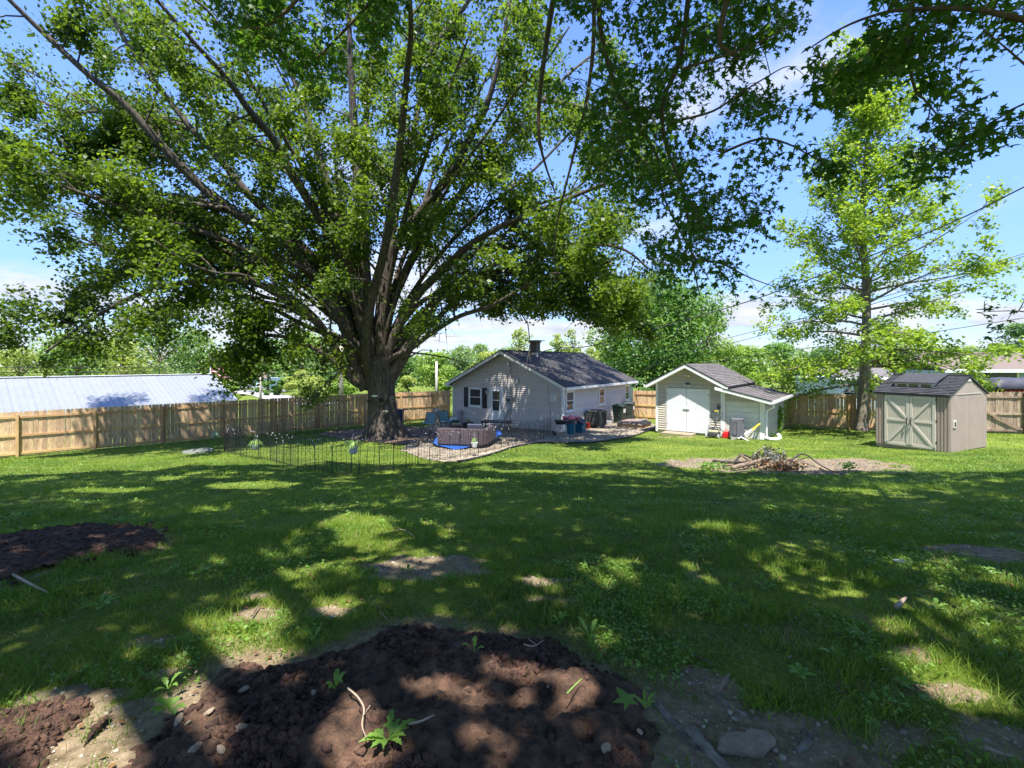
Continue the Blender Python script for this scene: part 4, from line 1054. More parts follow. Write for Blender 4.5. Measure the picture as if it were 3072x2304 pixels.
# knot, scars and the pale things on the trunk
def on_trunk(px, py, out=.02):
    p = at(px, py, TY-.66); return p
p = on_trunk(381.3, 400.2)
kn = MB().tube([(p[0]+.145*math.cos(t), p[1]+.02, p[2]+.15*math.sin(t)) for t in np.linspace(0, 2*PI, 17)], .035, 6).build('knot_rim', mat('pale bark rim', (.17, .135, .09), .9, .3, 10, bump=.5), tree, True, smooth=True)
MB().tube([(p[0], p[1]+.05, p[2]), (p[0], p[1]-.025, p[2])], .13, 14).build('knot_hole', mat('rotten heartwood', (.02, .015, .012), .9, .5, 20), tree, True)
p = on_trunk(391.5, 399.5)
MB().tube([(p[0]+.07*math.cos(t), p[1]+.10, p[2]+.12*math.sin(t)) for t in np.linspace(0, 2*PI, 13)], .04, 6).build('branch_scar', m_bark2, tree, True, smooth=True)
p = on_trunk(386, 411.5)
tg(MB().lathe((p[0], p[1]-.0, p[2]), [(.02, -.10), (.13, -.03), (.14, .0), (.12, .04), (.02, .08)], 10).build('trunk_ornament', m_stone), 'small round pale plaque fixed low on the maple trunk', 'ornament')
p = on_trunk(374.5, 396)
tg(MB().ball((p[0], p[1]+.05, p[2]), .10, 8, 6, (1.5, .9, .5)).build('bracket_fungus', m_white), 'white bracket fungus on the maple trunk beside the round knot', 'fungus')
p = on_trunk(368, 402)
mb_ = MB().ball((p[0]-.05, p[1]+.3, p[2]), .09, 8, 6, (1.2, 1, .8)).tube([(p[0]-.02, p[1]+.3, p[2]), (p[0]+.2, p[1]+.4, p[2]+.08)], .02, 5)
tg(mb_.build('trunk_lamp', m_black), 'small black lamp clamped to the left side of the maple trunk', 'lamp')

# the lime-green tree behind the tan shed
LX, LY = gh(862, 430.5); LZ = Gf(LX, LY)
lt = thing('shade_tree', 'slender conical tree with bright yellow-green leaves and straight trunk behind tan shed', 'tree', (LX, LY, LZ))
tops = [(LX-.0, LY, LZ-.1), (LX+.05, LY, LZ+1.5), at(866, 345, LY), at(866, 280, LY), at(862, 215, LY), at(868, 140, LY), at(872, 52, LY)]
path = smooth_path(tops, 4)
m_ = MB(); m = len(path); m_.tube(path, [(.42 if i == 0 else .27*(1-i/(m-1))**.8+.02) for i in range(m)], 10, wob=.06)
m_.build('trunk', m_bark2, lt, True, smooth=True)
tw2 = Twigs(); H = tops[-1][2]-LZ
P = np.array(path)
k = 0; bmb = MB()
z = 2.3
while z < H-.4:
    i = np.searchsorted(P[:, 2]-LZ, z); i = min(max(i, 1), len(P)-1); p = P[i-1]+(P[i]-P[i-1])*((z-(P[i-1, 2]-LZ))/max(P[i, 2]-P[i-1, 2], 1e-6))
    q = z/H; a = k*2.39996; k += 1
    if q < .42: l = random.uniform(4.0, 5.8) if q < .3 else random.uniform(4.0, 5.6)
    else: l = (1-q)**.95*random.uniform(5.4, 7.8)
    l = max(l, 1.5)
    if math.cos(a) > .2 and q < .8: l *= 1.15
    rise = .10+.75*q if q > .25 else random.uniform(-.12, .3)
    d = unit(np.array([math.cos(a), math.sin(a), rise])); st = 6; qn = [p]; dd = d
    for j in range(st):
        dd = unit(dd+rvec(.07)+np.array([0, 0, (-.05 if q < .4 else .06)])); qn.append(qn[-1]+dd*l/st)
    rb = .035+.05*(1-q); bmb.tube(qn, [rb*(1-j/(st+.5)) for j in range(st+1)], 5, cap=False)
    grow(qn, bmb, tw2, .22 if q < .75 else .0, .52 if q < .75 else .3, 1.25*(1-q*.3), .5, 4, droop=.12, rbase=.018, flat=.45, seg_n=4)
    z += random.uniform(.10, .24)*(1.0+.3*q)
bmb.build('limb', m_bark2, lt, True, smooth=True)
lv = tw2.leaves(42, .15); print('lime', len(lv), len(tw2.a))
leafset(lv, .16*(.7+.6*rng.random(len(lv))), L_lime, 'crown', horiz=.2, droop=.2, parent=lt, world=True)
V, Fq = twig_mesh(tw2, .008)
o = link('twigs', big_mesh('twigs', V, Fq, m_bark2), lt, True); o['kind'] = 'stuff'
p = at(850.5+(.0), 391.5, LY-.38); 
bf = thing('bird_feeder', 'small black bird feeder hung on the lime green tree trunk', 'bird feeder', (p[0]-.1, p[1], p[2]))
MB().box(-.16, .16, -.12, .10, -.14, -.05).build('tray', m_black, bf)
MB().quadbox([(-.2, -.16, -.02), (.2, -.16, -.02), (.2, .14, -.02), (-.2, .14, -.02), (-.05, -.04, .14), (.05, -.04, .14), (.05, .04, .14), (-.05, .04, .14)]).build('roof', m_dark, bf)
MB().tube([(0, 0, -.05), (0, 0, .3)], .01, 4).build('hook', m_black, bf)
p = at(874, 391, LY-.3); tg(MB().box(p[0]-.12, p[0]+.16, p[1]-.1, p[1]+.1, p[2]-.04, p[2]+.04).tube([(p[0]-.3, p[1]+.3, p[2]), (p[0], p[1], p[2])], .015, 4).build('trunk_bracket', m_black), 'black bracket sticking out of the right side of lime tree trunk', 'bracket')

# background trees
def bgtree(name, label, px, Y, top, wpx, mi, n=2600, leaf=None, lobes=22, trunk=.25, group=None, low=.12, sparse=1.0, cat='tree', squash=1.0):
    x = (px-512)/FPX*Y; z0 = float(G(x, Y, False)); zt = (HY-top)/FPX*Y; h = zt-z0; w = wpx/FPX*Y
    t = thing(name, label, cat, (x, Y, z0), group=group)
    if trunk:
        mb = MB(); mb.tube([(0, 0, -.3), (random.uniform(-.02, .02)*h, 0, h*.3), (random.uniform(-.04, .04)*h, 0, h*.75)], [trunk*1.2, trunk*.8, trunk*.2], 7)
    C_ = []; 
    for k in range(lobes):
        q = random.random()**.85; zc = h*(low+.12+(.80-low)*q); 
        f = math.sin(PI*min(.97, .18+.72*q))**.65; a = random.random()*2*PI; rr = math.sqrt(random.random())*w*.5*f*.74
        r = min(w, h)*random.uniform(.12, .21); C_.append((rr*math.cos(a), rr*math.sin(a), min(zc, h-r*.85), r))
        if trunk: mb.tube([(0, 0, h*.25+zc*.25), (rr*math.cos(a)*.5, rr*math.sin(a)*.5, zc*.8), (rr*math.cos(a), rr*math.sin(a), zc)], [trunk*.35, trunk*.2, trunk*.06], 4, cap=False)
    if trunk: mb.build('trunk', m_bark2, t, smooth=True)
    C_.append((0, 0, h-min(w, h)*.14, min(w, h)*.15)); C_ = np.array(C_)
    k = rng.integers(0, len(C_), n); d = rng.normal(size=(n, 3)); d /= np.linalg.norm(d, axis=1)[:, None]
    rad = C_[k, 3]*(.62+.45*rng.random(n)**.7)*(1+.25*(vnoise(d[:, 0]*3+k, d[:, 2]*3, 1, 5)-.5))
    c = C_[k, :3]+d*rad[:, None]*np.array([1.15, 1.15, .85*squash]); c[:, 2] = np.maximum(c[:, 2], .05)
    ls = leaf or .0042*Y+.04
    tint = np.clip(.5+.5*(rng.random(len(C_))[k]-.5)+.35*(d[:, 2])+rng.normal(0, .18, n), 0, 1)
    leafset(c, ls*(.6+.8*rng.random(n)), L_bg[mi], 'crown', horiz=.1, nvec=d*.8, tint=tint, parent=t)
    return t
B, MI, DK, YE, HZ_ = 0, 1, 2, 3, 4
for a in (
 ('broadleaf_tree', 'bright green tree above the left end of the long metal roof', 20, 60, 346, 100, YE, 3600),
 ('broadleaf_tree', 'yellow-green rounded tree left of the tallest one behind the metal roof', 78, 63, 333, 92, B, 4200),
 ('broadleaf_tree', 'bushy bright tree leaning over middle of the long metal roof', 122, 60, 338, 66, YE, 3000),
 ('broadleaf_tree', 'tallest mid green tree rising behind middle of the long metal roof', 160, 68, 316, 84, MI, 4400),
 ('broadleaf_tree', 'green tree standing just left of the flagpole', 198, 74, 328, 60, B, 3000),
 ('broadleaf_tree', 'dark green tree over the far end of the road', 268, 88, 338, 62, DK, 3600),
 ('broadleaf_tree', 'grey-green hazy tree right of flag behind the drooping maple branch', 236, 98, 345, 50, HZ_, 2400),
 ('broadleaf_tree', 'tall green tree behind the road guardrail, left of the pale utility pole', 302, 76, 330, 62, B, 3800),
 ('broadleaf_tree', 'deep green tree just behind the maple trunk, left side', 340, 78, 336, 54, DK, 3200),
 ('broadleaf_tree', 'mid green tree just behind the maple trunk, right side', 402, 78, 350, 52, MI, 3200),
 ('broadleaf_tree', 'dense rounded green tree directly behind the white pole', 437, 66, 352, 56, B, 4200),
 ('broadleaf_tree', 'darker tree between the white pole and the house roof slope', 463, 84, 345, 40, HZ_, 2600),
 ('broadleaf_tree', 'far hazy tree over the left slope of the house roof', 478, 112, 343, 30, HZ_, 1800),
 ('broadleaf_tree', 'yellowish tree left of the house roof peak', 490, 82, 351, 40, YE, 2600),
 ('broadleaf_tree', 'far green tree just left of the chimney', 506, 98, 346, 34, MI, 2200),
 ('thin_tree', 'open airy tree with see-through crown directly above the chimney', 521, 95, 326, 32, YE, 1100),
 ('broadleaf_tree', 'low green tree behind the roof between chimney and tall airy trees', 548, 100, 350, 30, HZ_, 1800),
 ('thin_tree', 'open airy twin-topped tree right of the chimney, left half', 557, 96, 333, 24, YE, 950),
 ('thin_tree', 'open airy twin-topped tree right of the chimney, taller right half', 572, 97, 328, 22, YE, 1050),
 ('broadleaf_tree', 'small light tree at the left foot of the big tree behind the house', 594, 66, 345, 34, YE, 2400),
 ('broadleaf_tree', 'young bright tree right of the garage roof', 752, 62, 344, 44, B, 3200),
 ('broadleaf_tree', 'dark green tree behind lean-to roof left of the lime green tree', 783, 74, 342, 54, MI, 3600),
 ('broadleaf_tree', 'shadowy tree directly behind the lime green tree', 826, 70, 346, 52, DK, 3400),
 ('broadleaf_tree', 'pale green tree above the left part of the tan shed roof', 880, 92, 350, 54, MI, 3000),
 ('broadleaf_tree', 'mid green tree above ridge of the neighbouring brown roof', 930, 96, 346, 60, B, 3000),
 ('broadleaf_tree', 'hazy green tree over the brown roof left of the dark one', 972, 110, 345, 54, HZ_, 2800),
 ('broadleaf_tree', 'dark umbrella-shaped tree at the right edge beyond brown roof', 1018, 100, 322, 56, DK, 3600),
): bgtree(a[0], a[1], *a[2:7], n=a[7], group='trees beyond the fences', lobes=24 if a[0][0] == 'b' else 20, leaf=None if a[0][0] == 'b' else .46)
t = bgtree('oak_tree', 'large dense dark green tree right behind the gap between house and garage', 662, 47, 272, 136, MI, n=26000, lobes=58, trunk=.5, group='trees beyond the fences', low=.06, leaf=.27)
bgtree('oak_tree', 'lower leafy side of the big tree, over the garage ridge', 706, 52, 305, 64, B, n=9000, lobes=26, trunk=.35, group='trees beyond the fences', leaf=.24)
bgtree('oak_tree', 'light green flank of the big tree over the right end of the house roof', 614, 52, 296, 54, B, n=8000, lobes=24, trunk=.3, group='trees beyond the fences', leaf=.24)
bgtree('small_tree', 'small dark-trunked tree with low crown behind lean-to roof', 803, 44, 360, 46, MI, n=2600, lobes=16, trunk=.16, group='trees beyond the fences', low=.2)
for a in (
 ('shrub', 'bright green shrub at right end of the metal-roofed building', 228, 47, 380, 28, B, 1300),
 ('shrub', 'yellow-green bush beside the road, left of the utility pole', 304, 60, 370, 52, YE, 2600),
 ('shrub', 'green bush right of the guardrail end', 272, 76, 380, 36, MI, 1500),
 ('shrub', 'round bush between utility pole and maple trunk', 342, 60, 378, 34, B, 1500),
 ('shrub', 'pale yellow bush right beside the maple trunk beyond fence', 408, 58, 376, 34, YE, 1500),
 ('shrub', 'green bush at the foot of the white pole', 446, 60, 380, 32, B, 1400),
 ('shrub', 'low dark bush at the house corner beyond fence', 470, 62, 384, 30, MI, 1300),
 ('shrub', 'low bush between big dark tree and lean-to roof', 752, 50, 372, 30, B, 1400),
 ('shrub', 'dense bush below the big dark tree behind the cedar gap fence', 640, 42, 378, 60, DK, 2400),
 ('shrub', 'light bush seen over the sunlit fence left of lime tree trunk', 826, 46, 378, 34, B, 1500),
): bgtree(a[0], a[1], *a[2:7], n=a[7], lobes=12, trunk=0, group='bushes beyond the fences', low=0.02, cat='bush')
# far wood along the horizon
n = 15000; ang = rng.uniform(-1.35, 1.35, n); rad = rng.uniform(150, 210, n)
wx = np.tan(ang*.72)*rad; wy = rad
hh = (7.5+5*fbm(wx, wy*0, 16, 3, 5))*(.9+.1*rng.random(n)); zc = G(wx, wy, False)+rng.random(n)**.6*hh
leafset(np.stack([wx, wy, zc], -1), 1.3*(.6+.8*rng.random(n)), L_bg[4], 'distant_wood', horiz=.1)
# thick grass in the field beyond the cedar fence
q = np.stack([rng.uniform(-45, 30, 26000), rng.uniform(31, 75, 26000)], -1); q = q[np.abs(q[:, 0]) < q[:, 1]*.75]
# built below with the fields

# the tree over the camera: only its hanging branches show; its crown shades the lawn
nt_ = thing('maple_tree', 'overhead tree with dark star-shaped leaves hanging in from the top right', 'tree', (2.2, -3.4, Gf(2.2, -3.4)))
gz_ = Gf(2.2, -3.4); mb = MB(); mb.tube(smooth_path([(2.2, -3.4, gz_-.1), (2.2, -3.4, gz_+1.5), (2.1, -3.2, gz_+3.6), (2.0, -2.8, gz_+6), (1.8, -2.2, gz_+8.4), (1.5, -1.5, gz_+10.5)], 3), [.62-.035*i for i in range(16)], 12, wob=.05)
hub = np.array((2.0, -2.8, gz_+5.5))
def npt(x, y, Y): return at(x/2.16, y/2.16, Y)
NB = [
 ([(1278,-120,6.0),(1283,60,6.1),(1270,200,6.2),(1240,330,6.3),(1215,430,6.4),(1198,520,6.4),(1200,600,6.4)], .032),
 ([(1290,-20,6.1),(1302,90,6.2),(1335,200,6.4),(1382,270,6.5),(1420,340,6.6),(1432,420,6.7),(1480,520,6.8),(1530,600,7.0)], .036),
 ([(1500,-120,5.5),(1470,120,5.7),(1432,220,5.8),(1440,320,5.9),(1478,420,6.0),(1495,560,6.2),(1512,640,6.3)], .034),
 ([(1600,-120,4.6),(1555,70,4.7),(1572,110,4.7),(1602,130,4.7)], .04),
 ([(1215,-120,7),(1172,150,7),(1165,300,7.1),(1200,420,7.2)], .05),
 ([(1475,258,5),(1540,240,5),(1594,205,5),(1650,170,5),(1704,143,5),(1740,165,5)], .014),
 ([(1475,148,4.6),(1594,110,4.6),(1680,70,4.6),(1723,38,4.6),(1760,-40,4.6)], .014),
 ([(2010,-120,3.9),(1971,0,4.0),(1959,95,4.0),(1976,191,4.1),(2002,220,4.1),(2040,270,4.2)], .022),
 ([(2300,60,3.6),(2200,40,3.7),(2100,20,3.8),(1971,20,4.0),(1900,30,4.1),(1820,60,4.3),(1740,110,4.6)], .03),
 ([(2260,180,3.5),(2180,110,3.6),(2120,60,3.7)], .012),
 ([(2330,300,3.3),(2240,220,3.5),(2150,260,3.8),(2100,300,3.9)], .012),
 ([(1560,330,5.2),(1640,300,5),(1700,310,4.9),(1760,340,4.9),(1840,365,4.9)], .016),
 ([(1500,560,6),(1560,570,6),(1620,600,5.8),(1690,625,5.6)], .016),
 ([(900,-140,5.5),(820,-20,5.6),(740,70,5.7),(680,130,5.8)], .035),
 ([(700,-140,5.2),(640,0,5.3),(560,60,5.4),(480,50,5.5)], .03),
 ([(2400,720,4.5),(2300,690,4.8),(2200,672,5),(2110,675,5.1)], .014),
]
net = []; mbn = MB()
for pts, r in NB:
    path = smooth_path([npt(*p) for p in pts], 4); m = len(path)
    mbn.tube(path, [r*(1-i/(m-1)*.8) for i in range(m)], 6, wob=.05); net += path
    a = path[0]
    if a[2] > 3.6*0+1.0 and pts[0][1] < -30:      # lead the branch up and back to the trunk, above the frame
        mid = (a+hub)/2+np.array([0, -.5, 2.2]); lead = smooth_path([a, a+np.array([0, -.3, .9]), mid, hub], 5); k = len(lead)
        mbn.tube(lead, [r+(.09)*(i/(k-1)) for i in range(k)], 7)
def pip(x, y, P): return bool(inside(np.array([x]), np.array([y]), np.array(P, float))[0])
RA = [(1862,72),(1900,29),(1950,-40),(2290,-40),(2290,57),(2167,48),(2143,124),(2133,158),(2143,229),(2177,243),(2212,296),(2186,325),(2138,344),(2095,306),(2052,334),(2038,382),(1995,382),(1967,344),(1981,286),(2010,239),(2000,181),(1952,129),(1890,134),(1847,191),(1828,200),(1771,248),(1761,191),(1742,191),(1780,158),(1747,129),(1800,100)]
RB = [(1190,-40),(1600,-40),(1725,30),(1660,110),(1590,155),(1552,100),(1530,170),(1570,190),(1680,190),(1730,250),(1640,280),(1660,330),(1705,420),(1650,480),(1680,560),(1735,620),(1655,640),(1570,610),(1520,560),(1480,700),(1420,600),(1380,500),(1310,450),(1250,330),(1190,200)]
RC = [(440,-40),(870,-40),(850,60),(800,100),(740,160),(690,175),(640,150),(560,110),(480,70)]
RD = [(1560,290),(1680,280),(1840,365),(1820,390),(1700,350),(1560,330)]
RE = [(2120,640),(2290,640),(2290,700),(2120,690)]
RF = [(1900,115),(1960,115),(1760,215),(1740,195),(1800,150)]
RG = [(2140,290),(2212,230),(2290,230),(2290,330),(2200,290)]
sprays = []
def fill(P, n, Y0, Y1):
    P_ = np.array(P); x0, y0 = P_.min(0); x1, y1 = P_.max(0); c = 0
    while c < n:
        x = random.uniform(x0, x1); y = random.uniform(y0, y1)
        if not pip(x, y, P): continue
        g = float(fbm(np.array([x]), np.array([y]), 95, 2, 12)[0])
        if random.random() > (g-.22)*2.3: continue
        sprays.append(npt(x, y, random.uniform(Y0, Y1))); c += 1
fill(RA, 230, 3.6, 4.8); fill(RB, 880, 4.8, 7.6); fill(RC, 240, 5.2, 6.8); fill(RD, 26, 4.6, 5.2); fill(RE, 5, 4.8, 5.4); fill(RF, 22, 4.2, 4.8); fill(RG, 10, 3.5, 4.0)
net = np.array(net); lc = []; 
for c in sorted(sprays, key=lambda c: np.min(np.linalg.norm(net-c, axis=1))):
    dd = np.linalg.norm(net-c, axis=1); j = int(np.argmin(dd)); a = net[j]
    if dd[j] > .06:
        mid = (a+c)/2+np.array([0, 0, min(.10, dd[j]*.2)]); pth = [a, mid, c]; mbn.tube(pth, [.006, .0045, .003], 3, cap=False); net = np.vstack([net, mid[None], c[None]])
    d = unit(c-a+rvec(.15)); d[2] -= .3; k = random.randint(8, 14)
    for i in range(k): lc.append(c+d*random.uniform(-.12, .20)+rvec(.05)+np.array([0, 0, -.03]))
mbn.build('branch', m_twig, nt_, True, smooth=True)
lc = np.array(lc)
leafset(lc, .080*(.5+.75*rng.random(len(lc))), L_near, 'leaves', horiz=.12, droop=.55, shape='maple', parent=nt_, world=True)
# upper crown outside the picture: clumps on limbs plus leaves placed to shade the lawn, gaps cut for sun flecks
SX, SY = sun_dir.x/sun_dir.z, -sun_dir.y/sun_dir.z
SUNSPOTS = [((365, 528), .36, .75), ((372, 545), .3, .3), ((262, 596), .16, .16), ((327, 610), .15, .17), ((535, 580), .20, .16), ((628, 558), .22, .12), ((690, 565), .25, .2), ((705, 580), .2, .16), ((428, 524), .2, .2), ((725, 528), .4, .25),
  ((240, 655), .36, .24), ((258, 622), .26, .24), ((226, 690), .22, .26), ((213, 725), .20, .24), ((203, 757), .18, .20), ((100, 705), .40, .18), ((105, 740), .34, .14), ((75, 762), .40, .12), ((25, 740), .35, .12), ((190, 630), .28, .12), ((355, 740), .14, .34), ((330, 762), .3, .08), ((425, 690), .2, .13), ((500, 672), .18, .10), ((575, 688), .22, .09), ((460, 740), .3, .08), ((565, 640), .1, .05),
  ((45, 712), .3, .2), ((965, 675), .4, .16), ((935, 640), .28, .12), ((1000, 700), .3, .2), ((250, 485), .9, .5), ((110, 490), .9, .4), ((470, 480), 1.0, .22), ((540, 471), 1.3, .25), ((640, 486), .7, .2), ((850, 490), .5, .2), ((900, 497), .4, .15), ((345, 520), .3, .5), ((760, 480), .4, .15), ((335, 488), .5, .2), ((575, 500), .4, .12)]
SW_ = [(gh(*c), rx, ry) for c, rx, ry in SUNSPOTS]
n = 60000
cc = []
while len(cc) < 520:
    x = random.uniform(-13, 14.5); y = random.uniform(-7, 11.5); z = random.uniform(3.2, 9.5)
    if y > -.5 and z < max(0, y+1.2)*.80+1.0: continue
    if y <= -.5 and z < 2.2: continue
    cc.append((x, y, z, random.uniform(.6, 1.4)))
cc = np.array(cc); k = rng.integers(0, len(cc), n)
d = rng.normal(size=(n, 3)); d /= np.linalg.norm(d, axis=1)[:, None]; lp = cc[k, :3]+d*(cc[k, 3]*rng.random(n)**.5)[:, None]*np.array([1.25, 1.25, .5])
ok = (lp[:, 2] > np.maximum(lp[:, 1]+.6, 0)*.80+.35) | (lp[:, 1] < -1)
gzv = G(lp[:, 0], lp[:, 1], False); hx = lp[:, 0].copy(); hy = lp[:, 1].copy()
for _ in range(3):
    gg = G(hx, hy, False); hgt = lp[:, 2]-gg; hx = lp[:, 0]-SX*hgt; hy = lp[:, 1]+SY*hgt
wob = (fbm(hx, hy, 1.6, 3, 14)-.5)*2.2
ylim = np.where(hx > 4.5, 12.1, np.where(hx < -9.5, 12.2, 14.6))+wob
ok &= hy < ylim
wx_ = (fbm(hx, hy, .35, 2, 5)-.5)*.35; wy_ = (fbm(hx, hy, .35, 2, 6)-.5)*.35
for (sx, sy), rx, ry in SW_: ok &= ((hx+wx_-sx)/rx)**2+((hy+wy_-sy)/ry)**2 > 1
lp = lp[ok]
m2 = 120000; hx = rng.uniform(-17, 17, m2); hy = rng.uniform(1.0, 15, m2); gg = G(hx, hy, False)  # unseen leaves set back along the sun from the ground they shade
hmin = np.maximum((.8*hy+1.0-gg)/(1+.8*SY), 5.2); hgt = hmin+2.6+rng.random(m2)**1.3*2.6+fbm(hx, hy, 2.2, 2, 33)*1.6
ylim = np.where(hx > 4.5, 12.0, np.where(hx < -9.5, 12.4, 13.6))+(fbm(hx, hy, 1.8, 3, 14)-.5)*1.8
k = (hy < ylim) & (fbm(hx, hy, .8, 3, 19) < .665) & (rng.random(m2) < sm(fbm(hx, hy, 1.5, 2, 23), .15, .5)*.5+.5)
wx_ = (fbm(hx, hy, .35, 2, 5)-.5)*.35; wy_ = (fbm(hx, hy, .35, 2, 6)-.5)*.35
for (sx, sy), rx, ry in SW_: k &= ((hx+wx_-sx)/rx)**2+((hy+wy_-sy)/ry)**2 > 1
lp = np.concatenate([lp, np.stack([hx+SX*hgt, hy-SY*hgt, gg+hgt], -1)[k]]); print('shade leaves', len(lp))
leafset(lp, .19*(.7+.6*rng.random(len(lp))), L_near, 'crown', horiz=.35, parent=nt_, world=True)
for i in range(46):
    c = cc[random.randrange(len(cc))][:3]
    if c[1] > 1 and c[2] < c[1]*.8+2.4: continue
    mid = hub*.45+c*.55+np.array([0, 0, 1.2]); mb.tube(smooth_path([hub, mid, c], 4), [.13-.013*j for j in range(9)], 6)
mb.build('trunk', m_bark, nt_, True, smooth=True)
# ------------------------------------------------------------------ beyond the fences
# long metal-roofed building
bd = np.array([.623, .782]); bn = np.array([-.782, .623]); BE = np.array([-19.9, 33.9])
bz = -5.0; barn = thing('metal_roofed_building', 'long low building with pale blue-grey metal roof beyond the cedar fence at left', 'building', (BE[0], BE[1], bz), math.atan2(-bn[1], -bn[0])-PI)
# local x: away from yard (bn), local y: -bd ... wall runs towards the camera
bl = WM[barn.name]; ax = Vector((bn[0], bn[1], 0)); inv = bl.inverted().to_3x3()
ux = inv @ ax; uy = inv @ Vector((-bd[0], -bd[1], 0))
def bp_(a, b, z): v = ux*a+uy*b; return (v.x, v.y, z)
BLn, BWd, ze, zr = 24.0, 8.8, 2.28, 4.02
m_metal = mat('pale metal roof', (.265, .28, .30), .38, .05, 2, metal=.15, rnd=.03); m_bwall = mat('pale yellow siding', (.62, .64, .42), .6, .05, 3)
def bbox_(a0, a1, b0, b1, z0, z1): return MB().quadbox([bp_(a0, b0, z0), bp_(a1, b0, z0), bp_(a1, b1, z0), bp_(a0, b1, z0), bp_(a0, b0, z1), bp_(a1, b0, z1), bp_(a1, b1, z1), bp_(a0, b1, z1)])
bbox_(.3, BWd-.3, .3, BLn, -.8, ze).build('wall', m_bwall, barn)
MB().poly([bp_(.3, .3, ze), bp_(BWd-.3, .3, ze), bp_(BWd/2, .3, zr-.05)], Vector(bp_(0, BLn-.4, 0))).build('gable', m_white, barn)
w_ = .92; k = 0
while k*w_ < BLn:
    for s in (0, 1):
        a0, a1 = (-.15, BWd/2) if s == 0 else (BWd+.15, BWd/2)
        b0, b1 = k*w_, min(BLn, k*w_+w_-.006)
        mb = MB().quadbox([bp_(a0, b0, ze), bp_(a0, b1, ze), bp_(a1, b1, zr), bp_(a1, b0, zr), bp_(a0, b0, ze+.04), bp_(a0, b1, ze+.04), bp_(a1, b1, zr+.04), bp_(a1, b0, zr+.04)])
        for rb in (b0+.02, b0+.32, b0+.62):
            mb.quadbox([bp_(a0, rb, ze+.041), bp_(a0, rb+.05, ze+.041), bp_(a1, rb+.05, zr+.041), bp_(a1, rb, zr+.041), bp_(a0, rb+.01, ze+.068), bp_(a0, rb+.04, ze+.068), bp_(a1, rb+.04, zr+.068), bp_(a1, rb+.01, zr+.068)])
        mb.build('roof_panel', m_metal, barn)
    k += 1
bbox_(BWd/2-.18, BWd/2+.18, -.02, BLn, zr+.05, zr+.09).build('ridge_cap', m_white, barn)
bbox_(-.19, -.152, 0, BLn, ze-.20, ze+.03).build('fascia', mat('pale blue fascia', (.55, .62, .68), .5, .05, 3), barn)
MB().quadbox([bp_(-.17, -.03, ze-.16), bp_(-.17, -.005, ze-.16), bp_(BWd/2, -.005, zr-.16), bp_(BWd/2, -.03, zr-.16), bp_(-.17, -.03, ze+.03), bp_(-.17, -.005, ze+.03), bp_(BWd/2, -.005, zr+.03), bp_(BWd/2, -.03, zr+.03)]).build('fascia', m_white, barn)
bbox_(.18, .34, .18, .34, -.6, ze-.16).build('post', m_oldpicket, barn)

def strip(name, pts, lift, m, kind='structure'):
    P = [gh(*p) for p in pts]; mb = MB(); mb.poly([(x, y, float(G(x, y, False))+lift) for x, y in P]); return mb.build(name, m, kind=kind)
def strip2(name, A, Bp, lift, m):
    A = smooth_path([gh(*p)+(0,) for p in A], 8); Bp = smooth_path([gh(*p)+(0,) for p in Bp], 8); mb = MB()
    for i, (a, b) in enumerate(zip(A, Bp)):
        for k in range(5):
            q = a*(1-k/4)+b*k/4; mb.v.append((q[0], q[1], float(G(q[0], q[1], False))+lift))
    for i in range(len(A)-1):
        for k in range(4): j = i*5+k; mb.f.append((j, j+5, j+6, j+1))
    return mb.build(name, m, kind='structure')
m_road = mat('pale asphalt', (.34, .32, .31), .9, .06, 1.5)  # one even pale grey for the whole road
strip2('road', [(232, 391.0), (252, 391.2), (270, 393), (290, 396), (318, 400), (350, 403)], [(232, 393.6), (248, 395.2), (258, 398.0), (272, 401.5), (292, 404.5), (320, 406)], .10, m_road)
strip2('far_lawn', [(218, 386.5), (240, 385.5), (262, 386), (280, 388)], [(218, 390.5), (240, 390.3), (262, 391), (282, 393.5)], .16, mat('mown far lawn', (.12, .22, .03), .95, .2, .4))
gr = thing('guardrail', 'pale metal guardrail along the far side of the road', 'guardrail', (*gh(252, 391), float(G(*gh(252, 391)))))
pts = [gh(x, y) for x, y in ((226, 392.3), (240, 391.4), (252, 390.9), (262, 391.6), (274, 393.1), (286, 395.2))]
mb = MB()
for a, b in zip(pts[:-1], pts[1:]):
    za, zb_ = float(G(*a, False))+.72, float(G(*b, False))+.72; mb.bar((a[0], a[1], za), (b[0], b[1], zb_), .06, .32)
mb.build('rail', m_alu, gr, True)
for i in range(len(pts)-1):
    for t in (0, .33, .66):
        x = pts[i][0]*(1-t)+pts[i+1][0]*t; y = pts[i][1]*(1-t)+pts[i+1][1]*t; z = float(G(x, y, False)); MB().box(x-.06, x+.06, y+.06, y+.18, z, z+.75).build('post', m_oldpicket, gr, True)
def pole(label, px, base_py, top_py, r, m, Y=None, lean=0, arm=False):
    if Y is None: x, y = gh(px, base_py)
    else: y = Y; x = (px-512)/FPX*Y
    z0 = float(G(x, y, False)); zt = (HY-top_py)/FPX*y
    t = thing('utility_pole', label, 'pole', (x, y, z0), group='utility poles')
    MB().tube([(0, 0, -.3), (lean*.5, 0, (zt-z0)/2), (lean, 0, zt-z0)], [r*1.15, r, r*.85], 10).build('shaft', m, t, smooth=True)
    if arm: MB().bar((-.9, 0, zt-z0-.3), (.9, 0, zt-z0-.3), .1, .12).build('crossarm', m, t)
    return t
m_polew = mat('weathered pole', (.38, .32, .26), .85, .2, 3, stretch=(4, 4, .5))
pole('pale bare pole standing beyond the fence between maple trunk and house', 436.5, 392, 361.5, .14, mat('bleached pole', (.52, .48, .40), .8, .12, 3), Y=52)
pole('thin wooden pole beside the road left of the yellow-green bush', 260.5, 401, 375.5, .13, m_polew, Y=56)
